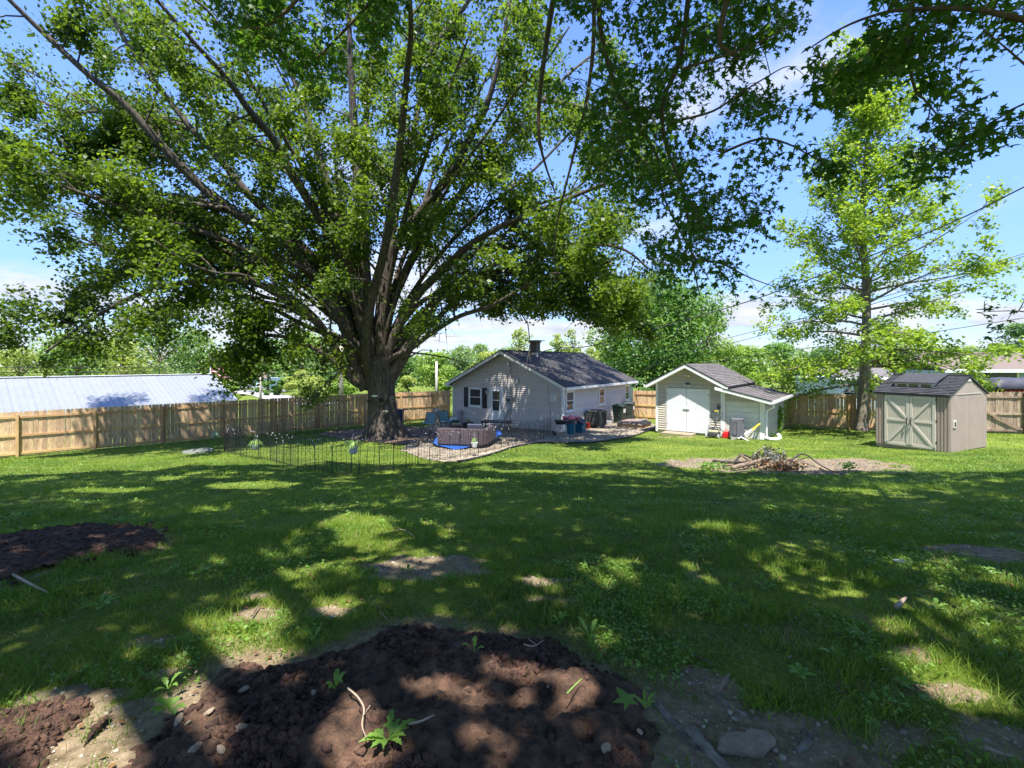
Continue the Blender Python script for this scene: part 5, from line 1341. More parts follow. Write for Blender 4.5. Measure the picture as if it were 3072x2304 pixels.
p_ = pole('grey double utility pole behind the maple, seen through low leaves', 341, 392, 345, .22, m_polew, Y=50, arm=True)
fx, fy = (210.5-512)/FPX*62, 62.0; fz = float(G(fx, fy, False))
fpz = (HY-357.5)/FPX*fy
fp = thing('flagpole', 'white flagpole standing behind the right end of the metal roof', 'flagpole', (fx, fy, fz))
MB().tube([(0, 0, -.3), (0, 0, fpz-fz)], [.13, .07], 8).ball((0, 0, fpz-fz), .13).build('shaft', m_white, fp)
fl = thing('flag', 'stars and stripes flag blowing to the right of the white pole', 'flag', (fx+.12, fy, fpz-.2))
m_red = mat('flag red', (.50, .04, .05), .8, .05, 3); m_blue = mat('flag blue', (.03, .05, .22), .8, .05, 3)
fw, fh = 2.9, 1.75; nseg = 14
def fpnt(u, v, off=0): return (u*.86, .28*math.sin(u*3.1+.4)*u/2+off, -v*1.0-.30*u-.10*u*u*.6+.09*math.sin(u*3.4))
for k in range(13):
    mb = MB()
    for j in range(nseg):
        u0 = fw*j/nseg; u1 = fw*(j+1)/nseg
        if k < 7 and u1 < fw*.40: continue
        mb.poly([fpnt(u0, fh*(k+1)/13), fpnt(u1, fh*(k+1)/13), fpnt(u1, fh*k/13), fpnt(u0, fh*k/13)], (0, .012, 0))
    mb.build('stripe', m_red if k % 2 == 0 else m_white, fl)
mb = MB()
for j in range(6):
    u0 = fw*.40*j/6; u1 = fw*.40*(j+1)/6; mb.poly([fpnt(u0, fh*7/13), fpnt(u1, fh*7/13), fpnt(u1, 0), fpnt(u0, 0)], (0, .012, 0))
mb.build('canton', m_blue, fl)
for r_ in range(9):
    for c_ in range(6 if r_ % 2 == 0 else 5):
        u = fw*.40*((c_+.5+(.5 if r_ % 2 else 0))/6); v = fh*7/13*(r_+.7)/9.6; q = fpnt(u, v, -.006)
        pts = []
        for a in range(10):
            rr = .05 if a % 2 == 0 else .02; t = PI/2+a*PI/5; pts.append((q[0]+rr*math.cos(t), q[1], q[2]+rr*math.sin(t)))
        MB().poly(pts, (0, .004, 0)).build('star', m_white, fl)
# boulder-like stump by the bushes, far house fragments
x, y = gh(309, 394); tg(MB().ball((x, y, float(G(x, y))+.6), 1.1, 9, 7, (1.3, 1, .75)).build('boulder', m_stone, smooth=True), 'tan boulder in front of the yellow-green bush by the road', 'boulder')
m_nroof = mat('dusty brown shingles', (.17, .128, .102), .9, .08, 5, bump=.2, bscale=30); m_nwall = mat('pale blue white siding', (.60, .66, .72), .6, .03, 2); m_nblue = mat('light blue siding', (.36, .48, .60), .6, .04, 2)
# neighbour's house at right
NX0, NX1, NY = 37.6, 62.0, 42.0
nh = thing('neighbour_house', 'low white house with wide dusty brown roof beyond the fence at far right', 'house', (NX0, NY, -3.2))
ze, zr = 2.45, 4.02
MB().box(.6, 9.0, 0, 9, -.6, ze).build('wall', m_nblue, nh); MB().box(9.0, NX1-NX0-.6, -.5, 9, -.6, ze).build('wall', m_nwall, nh)
for s in (0, 1):
    y0, y1 = (-1.2, 4.5) if s == 0 else (10.2, 4.5)
    P = [(0, y0, ze-.02), (NX1-NX0, y0, ze-.02), (NX1-NX0, y1, zr), (0, y1, zr)]
    if s: P = [P[i] for i in (1, 0, 3, 2)]
    MB().quadbox(P+[(a, b, c+.12) for a, b, c in P]).build('roof', m_nroof, nh)
MB().box(-.05, NX1-NX0+.05, -1.26, -1.2, ze-.16, ze+.12).build('fascia', m_white, nh)
dk = MB().box(4.6, 7.4, -.06, .0, -.5, ze-.25).build('screen_door', mat('dark green glass', (.05, .07, .06), .2, .2, 2), nh)
MB().box(7.45, 7.6, -.1, .0, -.5, ze-.2).build('post', m_white, nh); MB().box(10.0, 10.1, -.56, -.5, -.5, ze-.1).build('corner_board', m_white, nh)
MB().box(8.1, 8.7, -.05, .0, 1.05, 1.2).build('wall_plate', m_grey, nh)
for k in range(16): MB().box(7.62, 9.0, -.03, 0, -.3+k*.16, -.3+k*.16+.13).build('siding_board', m_nblue, nh)
n2 = thing('white_outbuilding', 'pale blue-white building seen through the leaves left of the tan shed roof', 'building', (23.5, 34.0, -3.3))
MB().box(0, 4.8, 0, 5, -.5, 2.15).build('wall', m_nwall, n2)
for k in range(15): MB().box(.0, 4.8, -.03, 0, -.45+k*.165, -.45+k*.165+.14).build('siding_board', m_nwall, n2)
MB().quadbox([(-.4, -.5, 2.10), (5.2, -.5, 2.10), (5.2, 2.5, 2.75), (-.4, 2.5, 2.75), (-.4, -.5, 2.20), (5.2, -.5, 2.20), (5.2, 2.5, 2.85), (-.4, 2.5, 2.85)]).build('roof', m_gshingle, n2)
MB().box(-.42, 5.22, -.54, -.5, 2.0, 2.20).build('fascia', m_white, n2)
MB().box(1.2, 1.9, -.05, -.0, .9, 2.0).build('window', m_glass, n2)
# distant houses through the gaps
for lab, px, py, Y, w, h in (('small pale far house among trees left of the thin road pole', 247, 384, 105, 9, 2.6), ('tiny white far house among trees right of maple trunk', 401, 381, 120, 7, 2.4)):
    x = (px-512)/FPX*Y; z = (HY-py)/FPX*Y
    t = thing('far_house', lab, 'house', (x, Y, z-h/2)); MB().box(-w/2, w/2, 0, 6, -1, h).build('wall', m_nwall, t)
    MB().poly([(-w/2-.4, -.4, h), (w/2+.4, -.4, h), (w/2+.2, 3, h+1.8), (-w/2-.2, 3, h+1.8)], (0, .3, .12)).build('roof', m_nroof, t); MB().box(-w*.2, w*.0, -.05, 0, .7, 1.8).build('window', m_glass, t)
# covered machine behind the right fence
tx_, ty_ = 24.4, 23.0; tz = Gf(tx_, ty_)
ct = thing('covered_mower', 'red lawn tractor under a dark tarp behind the weathered fence', 'tractor', (tx_, ty_, tz))
m_tarp = mat('dark slate tarp', (.055, .055, .07), .6, .2, 4, bump=.4, bscale=6)
tp = MB(); nu, nv = 14, 8
for i in range(nu+1):
    for j in range(nv+1):
        u = i/nu; v = j/nv; e = min(u, 1-u, v, 1-v)
        tp.v.append((-1.5+3*u, -.8+1.6*v, 2.05+.42*min(1, e*6)+.05*math.sin(u*13)*math.sin(v*9)-.08*(1-min(1, e*8))))
for i in range(nu):
    for j in range(nv): a = i*(nv+1)+j; tp.f.append((a, a+nv+1, a+nv+2, a+1))
o = tp.build('tarp', m_tarp, ct, smooth=True); s_ = o.modifiers.new('thickness', 'SOLIDIFY'); s_.thickness = .02
m_redp = mat('red paint', (.42, .03, .02), .35, .15, 3)
MB().box(-.9, .5, -.4, .4, 1.2, 1.95).build('hood', m_redp, ct, bevel=.08); MB().box(.5, 1.2, -.5, .5, .5, 1.5).build('body', m_redp, ct, bevel=.05)
for sx, sy in ((-1.1, -1.1), (1.1, -1.1)):
    pass
for sx in (-1.35, 1.35):
    for sy in (-.7, .7): MB().tube([(sx, sy, 0), (sx, sy, 2.1)], .025, 6).build('frame_leg', m_alu, ct)
for sx in (-.8, .8):
    for sy in (-.45, .45): MB().tube([(sx, sy-.09, .4), (sx, sy+.09, .4)], .4, 14).build('wheel', m_dark, ct)
MB().box(-.8, .9, -.3, .3, .4, 1.2).build('chassis', m_dark, ct)
# field grass beyond the cedar fence
n = 30000; fxx = rng.uniform(-48, 30, n); fyy = rng.uniform(31, 78, n); k = (np.abs(fxx) < fyy*.72) & (fbm(fxx, fyy, 6, 2, 3) > .36) & (fxx > -30+(fyy-31)*.0)
k &= ~((fxx < -13) & (fyy < 60)); rdA = [gh(*p) for p in ((225, 389.5), (270, 391), (330, 400), (340, 406), (300, 405), (225, 396))]
k &= ~inside(fxx, fyy, np.array(rdA)); fxx = fxx[k]; fyy = fyy[k]
blades('field_grass', fxx, fyy, .35+.45*rng.random(len(fxx)), .16+0*fxx, .5, L_bg[3], False, np.clip(rng.normal(.5, .25, len(fxx)), 0, 1))

# ------------------------------------------------------------------ wires
def wire(label, pts, r=.012, sag=.0):
    P = smooth_path(pts, 8); tg(MB().tube(P, r*1.5, 5).build('power_line', m_black), label, 'wire', 'overhead wires')
hw = Vector(WM[house.name] @ Vector((-3.32, -.2, 3.55)))
wire('thick overhead cable from upper right edge down to the house roof', [at(1100, 150, 15), at(1024, 187, 16), at(955, 221, 17.5), at(870, 256, 19.5), at(800, 283, 21.3), at(740, 304, 23), at(660, 327, 24.5), at(590, 346, 25.5), tuple(Vector(WM[house.name] @ Vector((-HW/2+.2, 5.0, HR+.3)))), tuple(hw)], .017)
wire('upper of two thin parallel wires at right falling towards the house', [at(1100, 228, 19), at(1024, 253.5, 20), at(900, 292, 22), at(800, 319, 24), at(740, 335, 25.5), at(680, 350, 27), tuple(Vector(WM[house.name] @ Vector((.3, 9, 2.7))))], .010)
wire('lower of two thin parallel wires at right falling towards the house', [at(1100, 231, 19), at(1024, 256, 20), at(900, 296, 22), at(800, 324, 24), at(740, 341, 25.5), at(680, 354, 27), tuple(Vector(WM[house.name] @ Vector((.3, 9.2, 2.6))))], .010)
wire('lowest wire at right passing above the tan shed to the garage', [at(1100, 308, 18), at(1024, 318, 19), at(900, 337, 21), at(800, 349, 23), at(712, 362, 25), garw(GW/2, .5, GR+.1)], .010)
wire('upper thin wire crossing far left above the metal roof', [at(-60, 368, 38), at(60, 367.5, 40), at(200, 366.5, 45), at(262, 363, 52), at(341, 356, 50)], .02)
wire('lower thin wire crossing far left above the metal roof', [at(-60, 372, 38), at(60, 372.5, 40), at(200, 370.5, 45), at(262, 371, 52), at(341, 364, 50)], .02)
wire('pale wire from the thin road pole towards the maple trunk', [at(200, 379, 50), at(260.5, 377, 56), at(300, 375, 54), at(341, 372, 50)], .022)

# ------------------------------------------------------------------ arched wire garden fence
gf = thing('garden_fence', 'low black arched wire garden fence enclosing the patio and maple', 'fence', (-3.9, 11.5, Gf(-3.9, 11.5)))
pm_ = MB(); wq = .60
arch = [(wq/2-wq/2*math.cos(t), 0, .62+.27*math.sin(t)) for t in np.linspace(0, PI, 11)]
pm_.tube(arch, .0065, 4)
inner = [(wq/2-wq*.26*math.cos(t), 0, .60+.20*math.sin(t)) for t in np.linspace(0, PI, 7)]
for x in (.15, .30, .45):
    t = math.acos((wq/2-x)/(wq/2)); pm_.tube([(x, 0, .04), (x, 0, .62+.27*math.sin(t))], .005, 4)
pm_.tube([(0, 0, .60), (wq, 0, .60)], .004, 4); pm_.tube([(0, 0, .08), (wq, 0, .08)], .004, 4); pm_.tube([(0, 0, .33), (wq, 0, .33)], .0025, 3)
for k in range(1, 15):
    if k % 4: pm_.tube([(k*.04, 0, .05), (k*.04, 0, .55)], .0018, 3, cap=False)
me_panel = pm_.mesh('panel', m_black)
me_post = MB().tube([(0, 0, -.1), (0, 0, .70)], .011, 6).ball((0, 0, .71), .018, 6, 4).mesh('post', m_black)
bulbs = MB()
GFP = [(447, 424), (420, 424.5), (380, 426.5), (348, 429.4), (316, 433.8), (285, 438), (262, 442), (240, 446), (224, 451.7), (235, 455.5), (246.7, 458.4), (270.5, 461.3), (298, 469.6), (315, 471.8), (332, 475), (351.7, 476.6), (380, 473.4), (406, 467.9), (429.5, 463.2), (450, 459.5), (470, 456.4), (486, 452.5), (501.6, 448.5), (515.8, 445.9), (529, 443.2), (540, 439.8), (550.5, 436.3)]
gpts = [np.array(gh(*p)) for p in GFP]
segs = []
for a, b in zip(gpts[:-1], gpts[1:]):
    Lg = np.linalg.norm(b-a); n = max(1, int(round(Lg/.6)))
    for k in range(n): segs.append((a+(b-a)*k/n, a+(b-a)*(k+1)/n))
for i, (a, b) in enumerate(segs):
    d = b-a; Lg = np.linalg.norm(d); za, zb_ = Gf(*a), Gf(*b); rz = math.atan2(d[1], d[0])
    o = link('panel', me_panel, gf, True, loc=(a[0], a[1], za), rot=(0, -math.atan2(zb_-za, Lg), rz)); o.scale = (Lg/wq, 1, random.uniform(.97, 1.03))
    link('post', me_post, gf, True, loc=(a[0], a[1], za), rot=(random.uniform(-.03, .03), random.uniform(-.03, .03), 0))
    if random.random() < .75:
        for k in range(random.randint(2, 6)):
            t = random.uniform(0, 1); u = Lg/2-Lg/2*math.cos(PI*t)
            bulbs.ball((a[0]+d[0]/Lg*u, a[1]+d[1]/Lg*u-.012, za+(zb_-za)*u/Lg+.62+.27*math.sin(PI*t)), random.uniform(.008, .013), 5, 4)
link('post', me_post, gf, True, loc=(segs[-1][1][0], segs[-1][1][1], Gf(*segs[-1][1])))
bulbs.build('fairy_lights', m_white, gf, True, kind='stuff')

# black plastic edging of the gravel
ew = smooth_path([(x, y, 0) for x, y in edge_w[3:]], 6)
tg(MB().tube([(p[0], p[1], Gf(p[0], p[1])+.045) for p in ew], .035, 5).build('lawn_edging', m_black), 'black edging strip curving between gravel bed and lawn', 'edging')

# hanging plants, hooks
def spiky(name, n, r, up_, m, parent, z0, wid=.012):
    mb = MB()
    for i in range(n):
        a = random.uniform(0, 2*PI); l = r*random.uniform(.6, 1.15); hh = up_*random.uniform(.5, 1.2); P = []
        for k in range(6):
            t = k/5; P.append(Vector((math.cos(a)*l*t, math.sin(a)*l*t, z0+hh*4*t*(1-t)*.75+hh*.35*t*(1-t)-(.15*up_)*t)))
        s = Vector((-math.sin(a), math.cos(a), 0)); b = len(mb.v)
        for k, p in enumerate(P):
            w = wid*(1-k/5)+.001; mb.v += [tuple(p-s*w), tuple(p+s*w)]
        for k in range(5): mb.f.append((b+2*k, b+2*k+1, b+2*k+3, b+2*k+2))
    return mb.build(name, m, parent)
m_spider = mat('striped green foliage', (.22, .36, .07), .5, .35, 30)
m_pot = mat('grey blue pot', (.30, .34, .36), .5, .1, 4)
for lab, px, py, Yb, pm2, s in (('leafy spider plant in grey pot hung on the front corner of the garden fence', 353.3, 446.6, gh(352, 476.6)[1]-.12, m_pot, 1.0), ('spider plant in grey pot hung on left side of the garden fence', 255.5, 444.6, gh(252, 460)[1]+.3, m_pot, 1.0), ('white hanging pot with small grassy plant in front of the wicker sofa', 474.5, 442.5, gh(470, 456.4)[1]-.1, m_white, .95)):
    p = at(px, py, Yb); t = thing('hanging_plant', lab, 'plant', tuple(p), group='hanging plants on the garden fence')
    MB().lathe((0, 0, -.17*s), [(.065*s, 0), (.085*s, .03), (.11*s, .15*s), (.115*s, .17*s), (.10*s, .17*s)], 14).build('pot', pm2, t, smooth=False)
    spiky('foliage', 70 if s == 1 else 34, .26*s if s == 1 else .13, .17*s, m_spider, t, .0)
    for k in range(3):
        a = 2*PI*k/3+.3; MB().tube([(.11*s*math.cos(a), .11*s*math.sin(a), 0), (0, 0, .32)], .0025, 3).build('wire', m_grey, t)
    ht = thing('shepherd_hook', 'slim black shepherd hook holding the %s' % ('front corner spider plant' if px > 350 and px < 360 else 'left spider plant' if px < 300 else 'white hanging pot'), 'hook', (p[0]+.02, p[1]+.06, Gf(p[0], p[1]+.06)), group='shepherd hooks')
    hz = p[2]+.32-Gf(p[0], p[1]+.06)
    MB().tube([(.09, 0, -.1), (.09, 0, hz-.1), (.085, 0, hz+.02), (.03, -.02, hz+.05), (-.02, -.05, hz+.02), (-.02, -.06, hz)], .007, 5).build('rod', m_black, ht)
hx_, hy_ = gh(224.5, 453); hgz = Gf(hx_, hy_)
sh_ = thing('shepherd_hook', 'tall black shepherd hook at the left corner of the garden fence', 'hook', (hx_, hy_, hgz), group='shepherd hooks')
MB().tube([(0, 0, -.1), (0, 0, 1.15), (-.03, 0, 1.25), (-.14, 0, 1.31), (-.27, 0, 1.27), (-.33, 0, 1.18), (-.36, 0, 1.17)], .011, 6).build('rod', m_black, sh_)
fe = thing('bird_feeder', 'small green bird feeder hanging from the tall hook at left', 'bird feeder', (hx_-.33, hy_, hgz+.70), group=None)
m_gfe = mat('green feeder', (.12, .19, .10), .5, .15, 4)
MB().lathe((0, 0, 0), [(.02, -.12), (.12, -.10), (.13, -.05), (.10, .0), (.05, .06), (.01, .08)], 12).build('seed_bowl', m_gfe, fe, smooth=True)
MB().tube([(0, 0, .07), (0, 0, .47)], .003, 3).build('chain', m_black, fe); MB().lathe((0, 0, -.14), [(.14, 0), (.15, .015)], 12).build('tray', m_gfe, fe)
x, y = gh(198, 452.5); tg(MB().lathe((x, y, Gf(x, y)+.01), [(.50, -.05), (.52, .03), (.49, .06), (.1, .075)], 24).build('concrete_lid', mat('mossy concrete', (.15, .16, .13), .95, .25, 6, bump=.3)), 'round grey concrete lid lying in the lawn by the cedar fence', 'lid')

# ------------------------------------------------------------------ patio
m_wick = mat('brown purple wicker', (.085, .062, .068), .6, .35, 60, bump=.8, bscale=90)
m_wick2 = mat('pale wicker strand', (.20, .155, .16), .5, .2, 30)  # lighter tone of the raised weave strands
m_cush = mat('navy grey cushion', (.055, .06, .10), .8, .2, 5, bump=.2)
m_tarpb = mat('blue tarp', (.02, .10, .42), .5, .12, 4, bump=.3, bscale=8)
sx_, sy_ = gh(437, 448.5); ex_, ey_ = gh(483, 449.5)
P = poly_world([(433, 446.5), (437, 448.4), (446, 449.6), (454, 451.2), (462, 450.5), (470, 449.2), (486, 447), (494, 443.5), (502, 441), (500, 438.5), (480, 438), (455, 438), (440, 440)])
mb = MB(); mb.poly([(x, y, Gf(x, y)+.155) for x, y in P]); 
tz_ = Gf(sx_+.8, sy_+.3)+.13
mb = MB(); mb.poly([(x, y, tz_) for x, y in P], (0, 0, .012)); tg(mb.build('tarp', m_tarpb), 'bright blue tarp spread under the wicker sofa', 'tarp')
rz = math.atan2(ey_-sy_, ex_-sx_)
sofa = thing('wicker_sofa', 'dark brown wicker corner sofa seen from behind on the patio', 'sofa', (sx_, sy_, tz_+.012), rz)
Lsf = math.hypot(ex_-sx_, ey_-sy_)
def weave(mb, x0, x1, y, z0, z1, st=.035, face='y'):
    k = 0; z = z0
    while z < z1-.01:
        u = x0+(st if k % 2 else 0)
        while u < x1-.01:
            if face == 'y': mb.box(u, min(u+st, x1), y-.008, y, z+.003, z+.015)
            else: mb.box(y, y+.008, u, min(u+st, x1), z+.003, z+.015)
            u += 2*st
        z += .018; k += 1
    return mb
H_ = .64
secs = [(.0, Lsf*.5-.008), (Lsf*.5+.008, Lsf)]
for a, b in secs:
    bk = MB().box(a, b, 0, .12, .05, H_).build('backrest', m_wick, sofa, bevel=.015)
    weave(MB(), a+.02, b-.02, -.0, .07, H_-.03).build('wicker_weave', m_wick2, bk)['kind'] = 'stuff'
    MB().box(a+.05, b-.05, -.004, .12, .015, .05).build('base_rail', m_black, sofa)
    MB().box(a+.02, b-.02, .13, .72, .16, .34).build('seat', m_wick, sofa); MB().box(a+.02, b-.02, .14, .74, .345, .45).build('cushion', m_cush, sofa, bevel=.03)
ar = MB().box(Lsf-.02, Lsf+.10, .125, 1.75, .05, H_-.01).build('side_panel', m_wick, sofa, bevel=.015)
weave(MB(), .15, 1.72, Lsf+.10, .07, H_-.04, face='x').build('wicker_weave', m_wick2, ar)['kind'] = 'stuff'
MB().box(Lsf-.72, Lsf-.025, .75, 1.75, .16, .34).build('seat', m_wick, sofa); MB().box(Lsf-.72, Lsf-.025, .76, 1.75, .345, .46).build('cushion', m_cush, sofa, bevel=.03)
bc = MB().quadbox([(Lsf-.62, .10, .50), (Lsf-.06, .10, .50), (Lsf-.06, .22, .50), (Lsf-.62, .22, .50), (Lsf-.62, .05, .80), (Lsf-.06, .05, .80), (Lsf-.06, .16, .82), (Lsf-.62, .16, .82)]).build('back_cushion', m_cush, sofa, bevel=.03)
MB().box(0, .10, .125, .72, .05, .52).build('armrest', m_wick, sofa, bevel=.015)
MB().ball((Lsf-.5, 1.2, .53), .09, 8, 6, (1, 1, .9)).build('ball', m_grey); bpy.context.scene.collection.objects[-1] if False else None
o = [q for q in bpy.data.objects if q.name == 'ball'][0]; o.location = (0, 0, 0)
o.matrix_world = WM[sofa.name]; tg(o, 'small grey ball lying on the dark sofa cushions', 'ball')
m_slate = mat('dark slate table', (.03, .03, .038), .35, .2, 4)
x, y = gh(487, 431.5); tb = thing('coffee_table', 'low dark table piled with things near the storm door', 'table', (x+.5, y, Gf(x, y)+.1), rz)
MB().box(-.75, .75, -.45, .45, .40, .45).build('tabletop', m_slate, tb)
for a in (-.68, .68):
    for b in (-.38, .38): MB().box(a-.03, a+.03, b-.03, b+.03, 0, .40).build('leg', m_black, tb)
# folding chairs
m_sling = mat('pale blue sling fabric', (.24, .42, .48), .7, .08, 5)
def chair():
    t = thing('folding_chair', 'x', 'chair', (0, 0, 0), group='blue folding chairs')
    MB().quadbox([(-.25, -.02, .43), (.25, -.02, .43), (.25, .0, .43), (-.25, .0, .43), (-.25, .20, .98), (.25, .20, .98), (.25, .215, .98), (-.25, .215, .98)]).build('backrest', m_sling, t)
    MB().quadbox([(-.25, -.48, .44), (.25, -.48, .44), (.25, -.02, .40), (-.25, -.02, .40), (-.25, -.48, .455), (.25, -.48, .455), (.25, -.02, .415), (-.25, -.02, .415)]).build('seat', m_sling, t)
    for s in (-1, 1):
        MB().tube([(s*.275, .24, 1.0), (s*.275, 0, .42), (s*.275, -.48, .0)], .014, 6).build('leg', m_black, t)
        MB().tube([(s*.275, -.46, .44), (s*.275, .22, .02)], .014, 6).build('leg', m_black, t)
        MB().tube([(s*.30, -.42, .64), (s*.30, .1, .66)], .02, 6).tube([(s*.30, -.40, .64), (s*.275, -.40, .42)], .010, 5).build('armrest', m_black, t)
    MB().tube([(-.275, .24, 1.0), (.275, .24, 1.0)], .014, 6).build('top_bar', m_black, t)
    return t
c1 = chair(); x, y = gh(430, 434); c1.location = (x, y, Gf(x, y)+.10); c1.rotation_euler = (0, 0, R(-150)); c1['label'] = 'pale blue folding chair nearest the maple trunk, facing right'
x, y = gh(444.5, 432); c2 = copy_thing(c1, (x, y, Gf(x, y)+.10), R(165), 'pale blue folding chair with its back to us, nearer the house')
x, y = gh(437, 428.5); z = Gf(x, y)+.1
bl_ = MB(); nu, nv = 8, 14
for i in range(nu+1):
    for j in range(nv+1):
        u = i/nu; v = j/nv; bl_.v.append((x-.22+.44*u+.02*math.sin(v*7), y-.12+.05*math.sin(u*9+v*3)-.22*v*(1-v), z+1.02-.95*v+.05*math.sin(u*5)))
for i in range(nu):
    for j in range(nv): a = i*(nv+1)+j; bl_.f.append((a, a+1, a+nv+2, a+nv+1))
o = bl_.build('blanket', mat('cream brown blanket', (.40, .30, .22), .9, .55, 7, bump=.4, col2=(.6, .5, .4)), smooth=True); s_ = o.modifiers.new('thickness', 'SOLIDIFY'); s_.thickness = .03
tg(o, 'cream and brown blanket hanging between the two blue chairs', 'blanket')
def bin_(lab, cat, x, y, w, d, h, m, rz=0, z=None, name='storage_bin'):
    t = thing(name, lab, cat, (x, y, Gf(x, y)+.08 if z is None else z), rz)
    MB().taper(0, 0, 0, h, w*.86, d*.86, w, d).build('body', m, t, bevel=.015); return t
x, y = gh(398, 426.3); t = bin_('dark navy tub standing behind the maple trunk', 'bin', x, y, .62, .5, .85, mat('navy plastic', (.02, .035, .10), .4, .15, 3))
MB().box(-.34, .34, -.28, .28, .85, .90).build('lid', m_cush, t, bevel=.01)
x, y = gh(468, 430.5); t = bin_('black tapered planter with small green plant on the patio', 'planter', x, y, .62, .45, .36, m_dark, 0.1, name='planter')
spiky('foliage', 26, .16, .2, L_weed if False else m_spider, t, .34, .03)
x, y = gh(454, 424.5); t = thing('hose_pot', 'green lidded hose pot with white top at the left house corner', 'hose pot', (x, y, Gf(x, y)+.08))
MB().lathe((0, 0, 0), [(.24, 0), (.28, .1), (.26, .22)], 14).build('body', mat('green plastic', (.03, .14, .10), .45, .2, 4), t, smooth=True); MB().lathe((0, 0, .22), [(.27, 0), (.24, .07), (.1, .13), (.02, .14)], 14).build('lid', m_white, t, smooth=True)
x, y = gh(461, 427); tg(MB().box(x-.55, x+.5, y-.25, y+.25, Gf(x, y)+.08, Gf(x, y)+.2).build('wooden_step', mat('pale bare timber', (.42, .31, .2), .8, .2, 5), bevel=.01), 'low pale timber step on the ground left of the black planter', 'step')
# spade against the wall
a = Vector(WM[house.name] @ Vector((-3.75, -.45, .02))); b = Vector(WM[house.name] @ Vector((-3.33, -.06, 1.02)))
t = thing('spade', 'dark spade leaning against the house wall by the conduit', 'spade', tuple(a)); dv = (b-a)
MB().tube([(0, 0, 0), tuple(dv)], .018, 6).build('handle', m_black, t)
MB().bar(tuple(-dv*.02), tuple(dv*.27), .19, .03).build('blade', mat('rusty steel', (.10, .08, .07), .6, .3, 8), t)
# ------------------------------------------------------------------ right side of the house
gx_, gy_ = gh(560.5, 436); gz0 = Gf(gx_, gy_)+.03
t = thing('charcoal_grill', 'low black charcoal grill on thin legs at the house corner', 'grill', (gx_, gy_, gz0))
MB().taper(0, 0, .52, .68, .40, .28, .56, .38).build('firebox', m_black, t, bevel=.02); MB().box(-.30, .30, -.20, .20, .68, .72).build('rim', m_dark, t)
for a in (-.22, .22):
    for b in (-.13, .13): MB().tube([(a*1.3, b*1.2, 0), (a, b, .55)], .011, 5).build('leg', m_grey, t)
for a in (-.30, ): 
    MB().tube([(a, -.18, .08), (a, -.13, .08)], .09, 12).build('wheel', m_dark, t); MB().tube([(a, .13, .08), (a, .18, .08)], .09, 12).build('wheel', m_dark, t)
MB().tube([(.30, -.12, .70), (.38, -.12, .74), (.38, .12, .74), (.30, .12, .70)], .010, 5).build('handle', m_grey, t)
m_teal = mat('teal plastic', (.015, .13, .20), .35, .12, 4)
bx, by = gh(570.6, 434.2); bz0 = Gf(bx, by)+.03
t = thing('planter_barrel', 'round teal plastic planter in front of the first side window', 'planter', (bx, by, bz0))
MB().lathe((0, 0, 0), [(.17, 0), (.185, .04), (.225, .40), (.25, .41), (.255, .50), (.235, .50)], 20).build('body', m_teal, t)
t = thing('planter_barrel', 'dark grey ribbed tub stacked inside the round teal planter', 'planter', (bx, by, bz0+.505))
MB().lathe((0, 0, 0), [(.235, 0), (.24, .05), (.25, .06), (.245, .12), (.255, .13), (.25, .20), (.26, .21), (.25, .24), (.2, .24)], 20).build('body', mat('charcoal tub', (.05, .05, .06), .4, .2, 4), t)
tx2, ty2 = gh(580, 433); tz2 = Gf(tx2, ty2)+.03
t = thing('storage_tote', 'square teal plastic tote right of the round teal planter', 'tote', (tx2+.02, ty2+.02, tz2), hrz)
MB().taper(0, 0, 0, .47, .36, .36, .43, .43).build('body', m_teal, t, bevel=.015)
for k in range(3): MB().taper(0, 0, .30+k*.06, .325+k*.06, .43+k*.006, .43+k*.006, .435+k*.006, .435+k*.006).build('rim', m_teal, t)
t = thing('plastic_tray', 'black plastic tray leaning on top of the teal tote', 'tray', (tx2-.02, ty2, tz2+.50), rot=(R(25), R(28), hrz+.5))
MB().taper(0, 0, 0, .14, .34, .34, .44, .44).build('body', m_black, t, bevel=.01); MB().taper(0, 0, .141, .155, .46, .46, .46, .46).build('rim', m_dark, t)
m_pink = mat('pink plastic sheet', (.75, .10, .22), .35, .25, 6, col2=(.85, .22, .2))
mb = MB(); nu, nv = 12, 10
for i in range(nu+1):
    for j in range(nv+1):
        u = i/nu-.5; v = j/nv-.5; mb.v.append((bx+.02+u*.80, by+v*.5, bz0+.80+.10*math.cos(u*7)*math.cos(v*5)+.035*math.sin(i*2.1+j*1.3)-.25*u*u))
for i in range(nu):
    for j in range(nv): a = i*(nv+1)+j; mb.f.append((a, a+nv+1, a+nv+2, a+1))
o = mb.build('plastic_sheet', m_pink, smooth=True); s_ = o.modifiers.new('thickness', 'SOLIDIFY'); s_.thickness = .012
tg(o, 'crumpled pink and red plastic heaped on the dark tub', 'plastic sheet')
for lab, p0, p1 in (('left of two thin sticks standing in the tub by the first side window', (bx+.0, by+.05, bz0+.75), (bx-.14, by+.2, bz0+1.42)), ('right one of the two sticks standing in the tub, with pale handle', (bx+.32, by+.0, bz0+.45), (bx+.12, by+.25, bz0+1.45))):
    t = thing('garden_stick', lab, 'stick', p0, group='sticks in the tub'); d_ = Vector(p1)-Vector(p0)
    MB().tube([(0, 0, 0), tuple(d_*.8)], .010, 5).build('shaft', m_grey, t); MB().tube([tuple(d_*.8), tuple(d_)], .02, 6).build('handle', m_white, t)
x, y = gh(587.5, 428.8); t = thing('plastic_crate', 'small red-orange plastic crate between the teal tote and air conditioner', 'crate', (x, y, Gf(x, y)+.03), hrz)
m_or = mat('orange red plastic', (.70, .07, .03), .4, .1, 4); MB().box(-.12, .12, -.1, .1, 0, .30).build('body', m_or, t, bevel=.01)
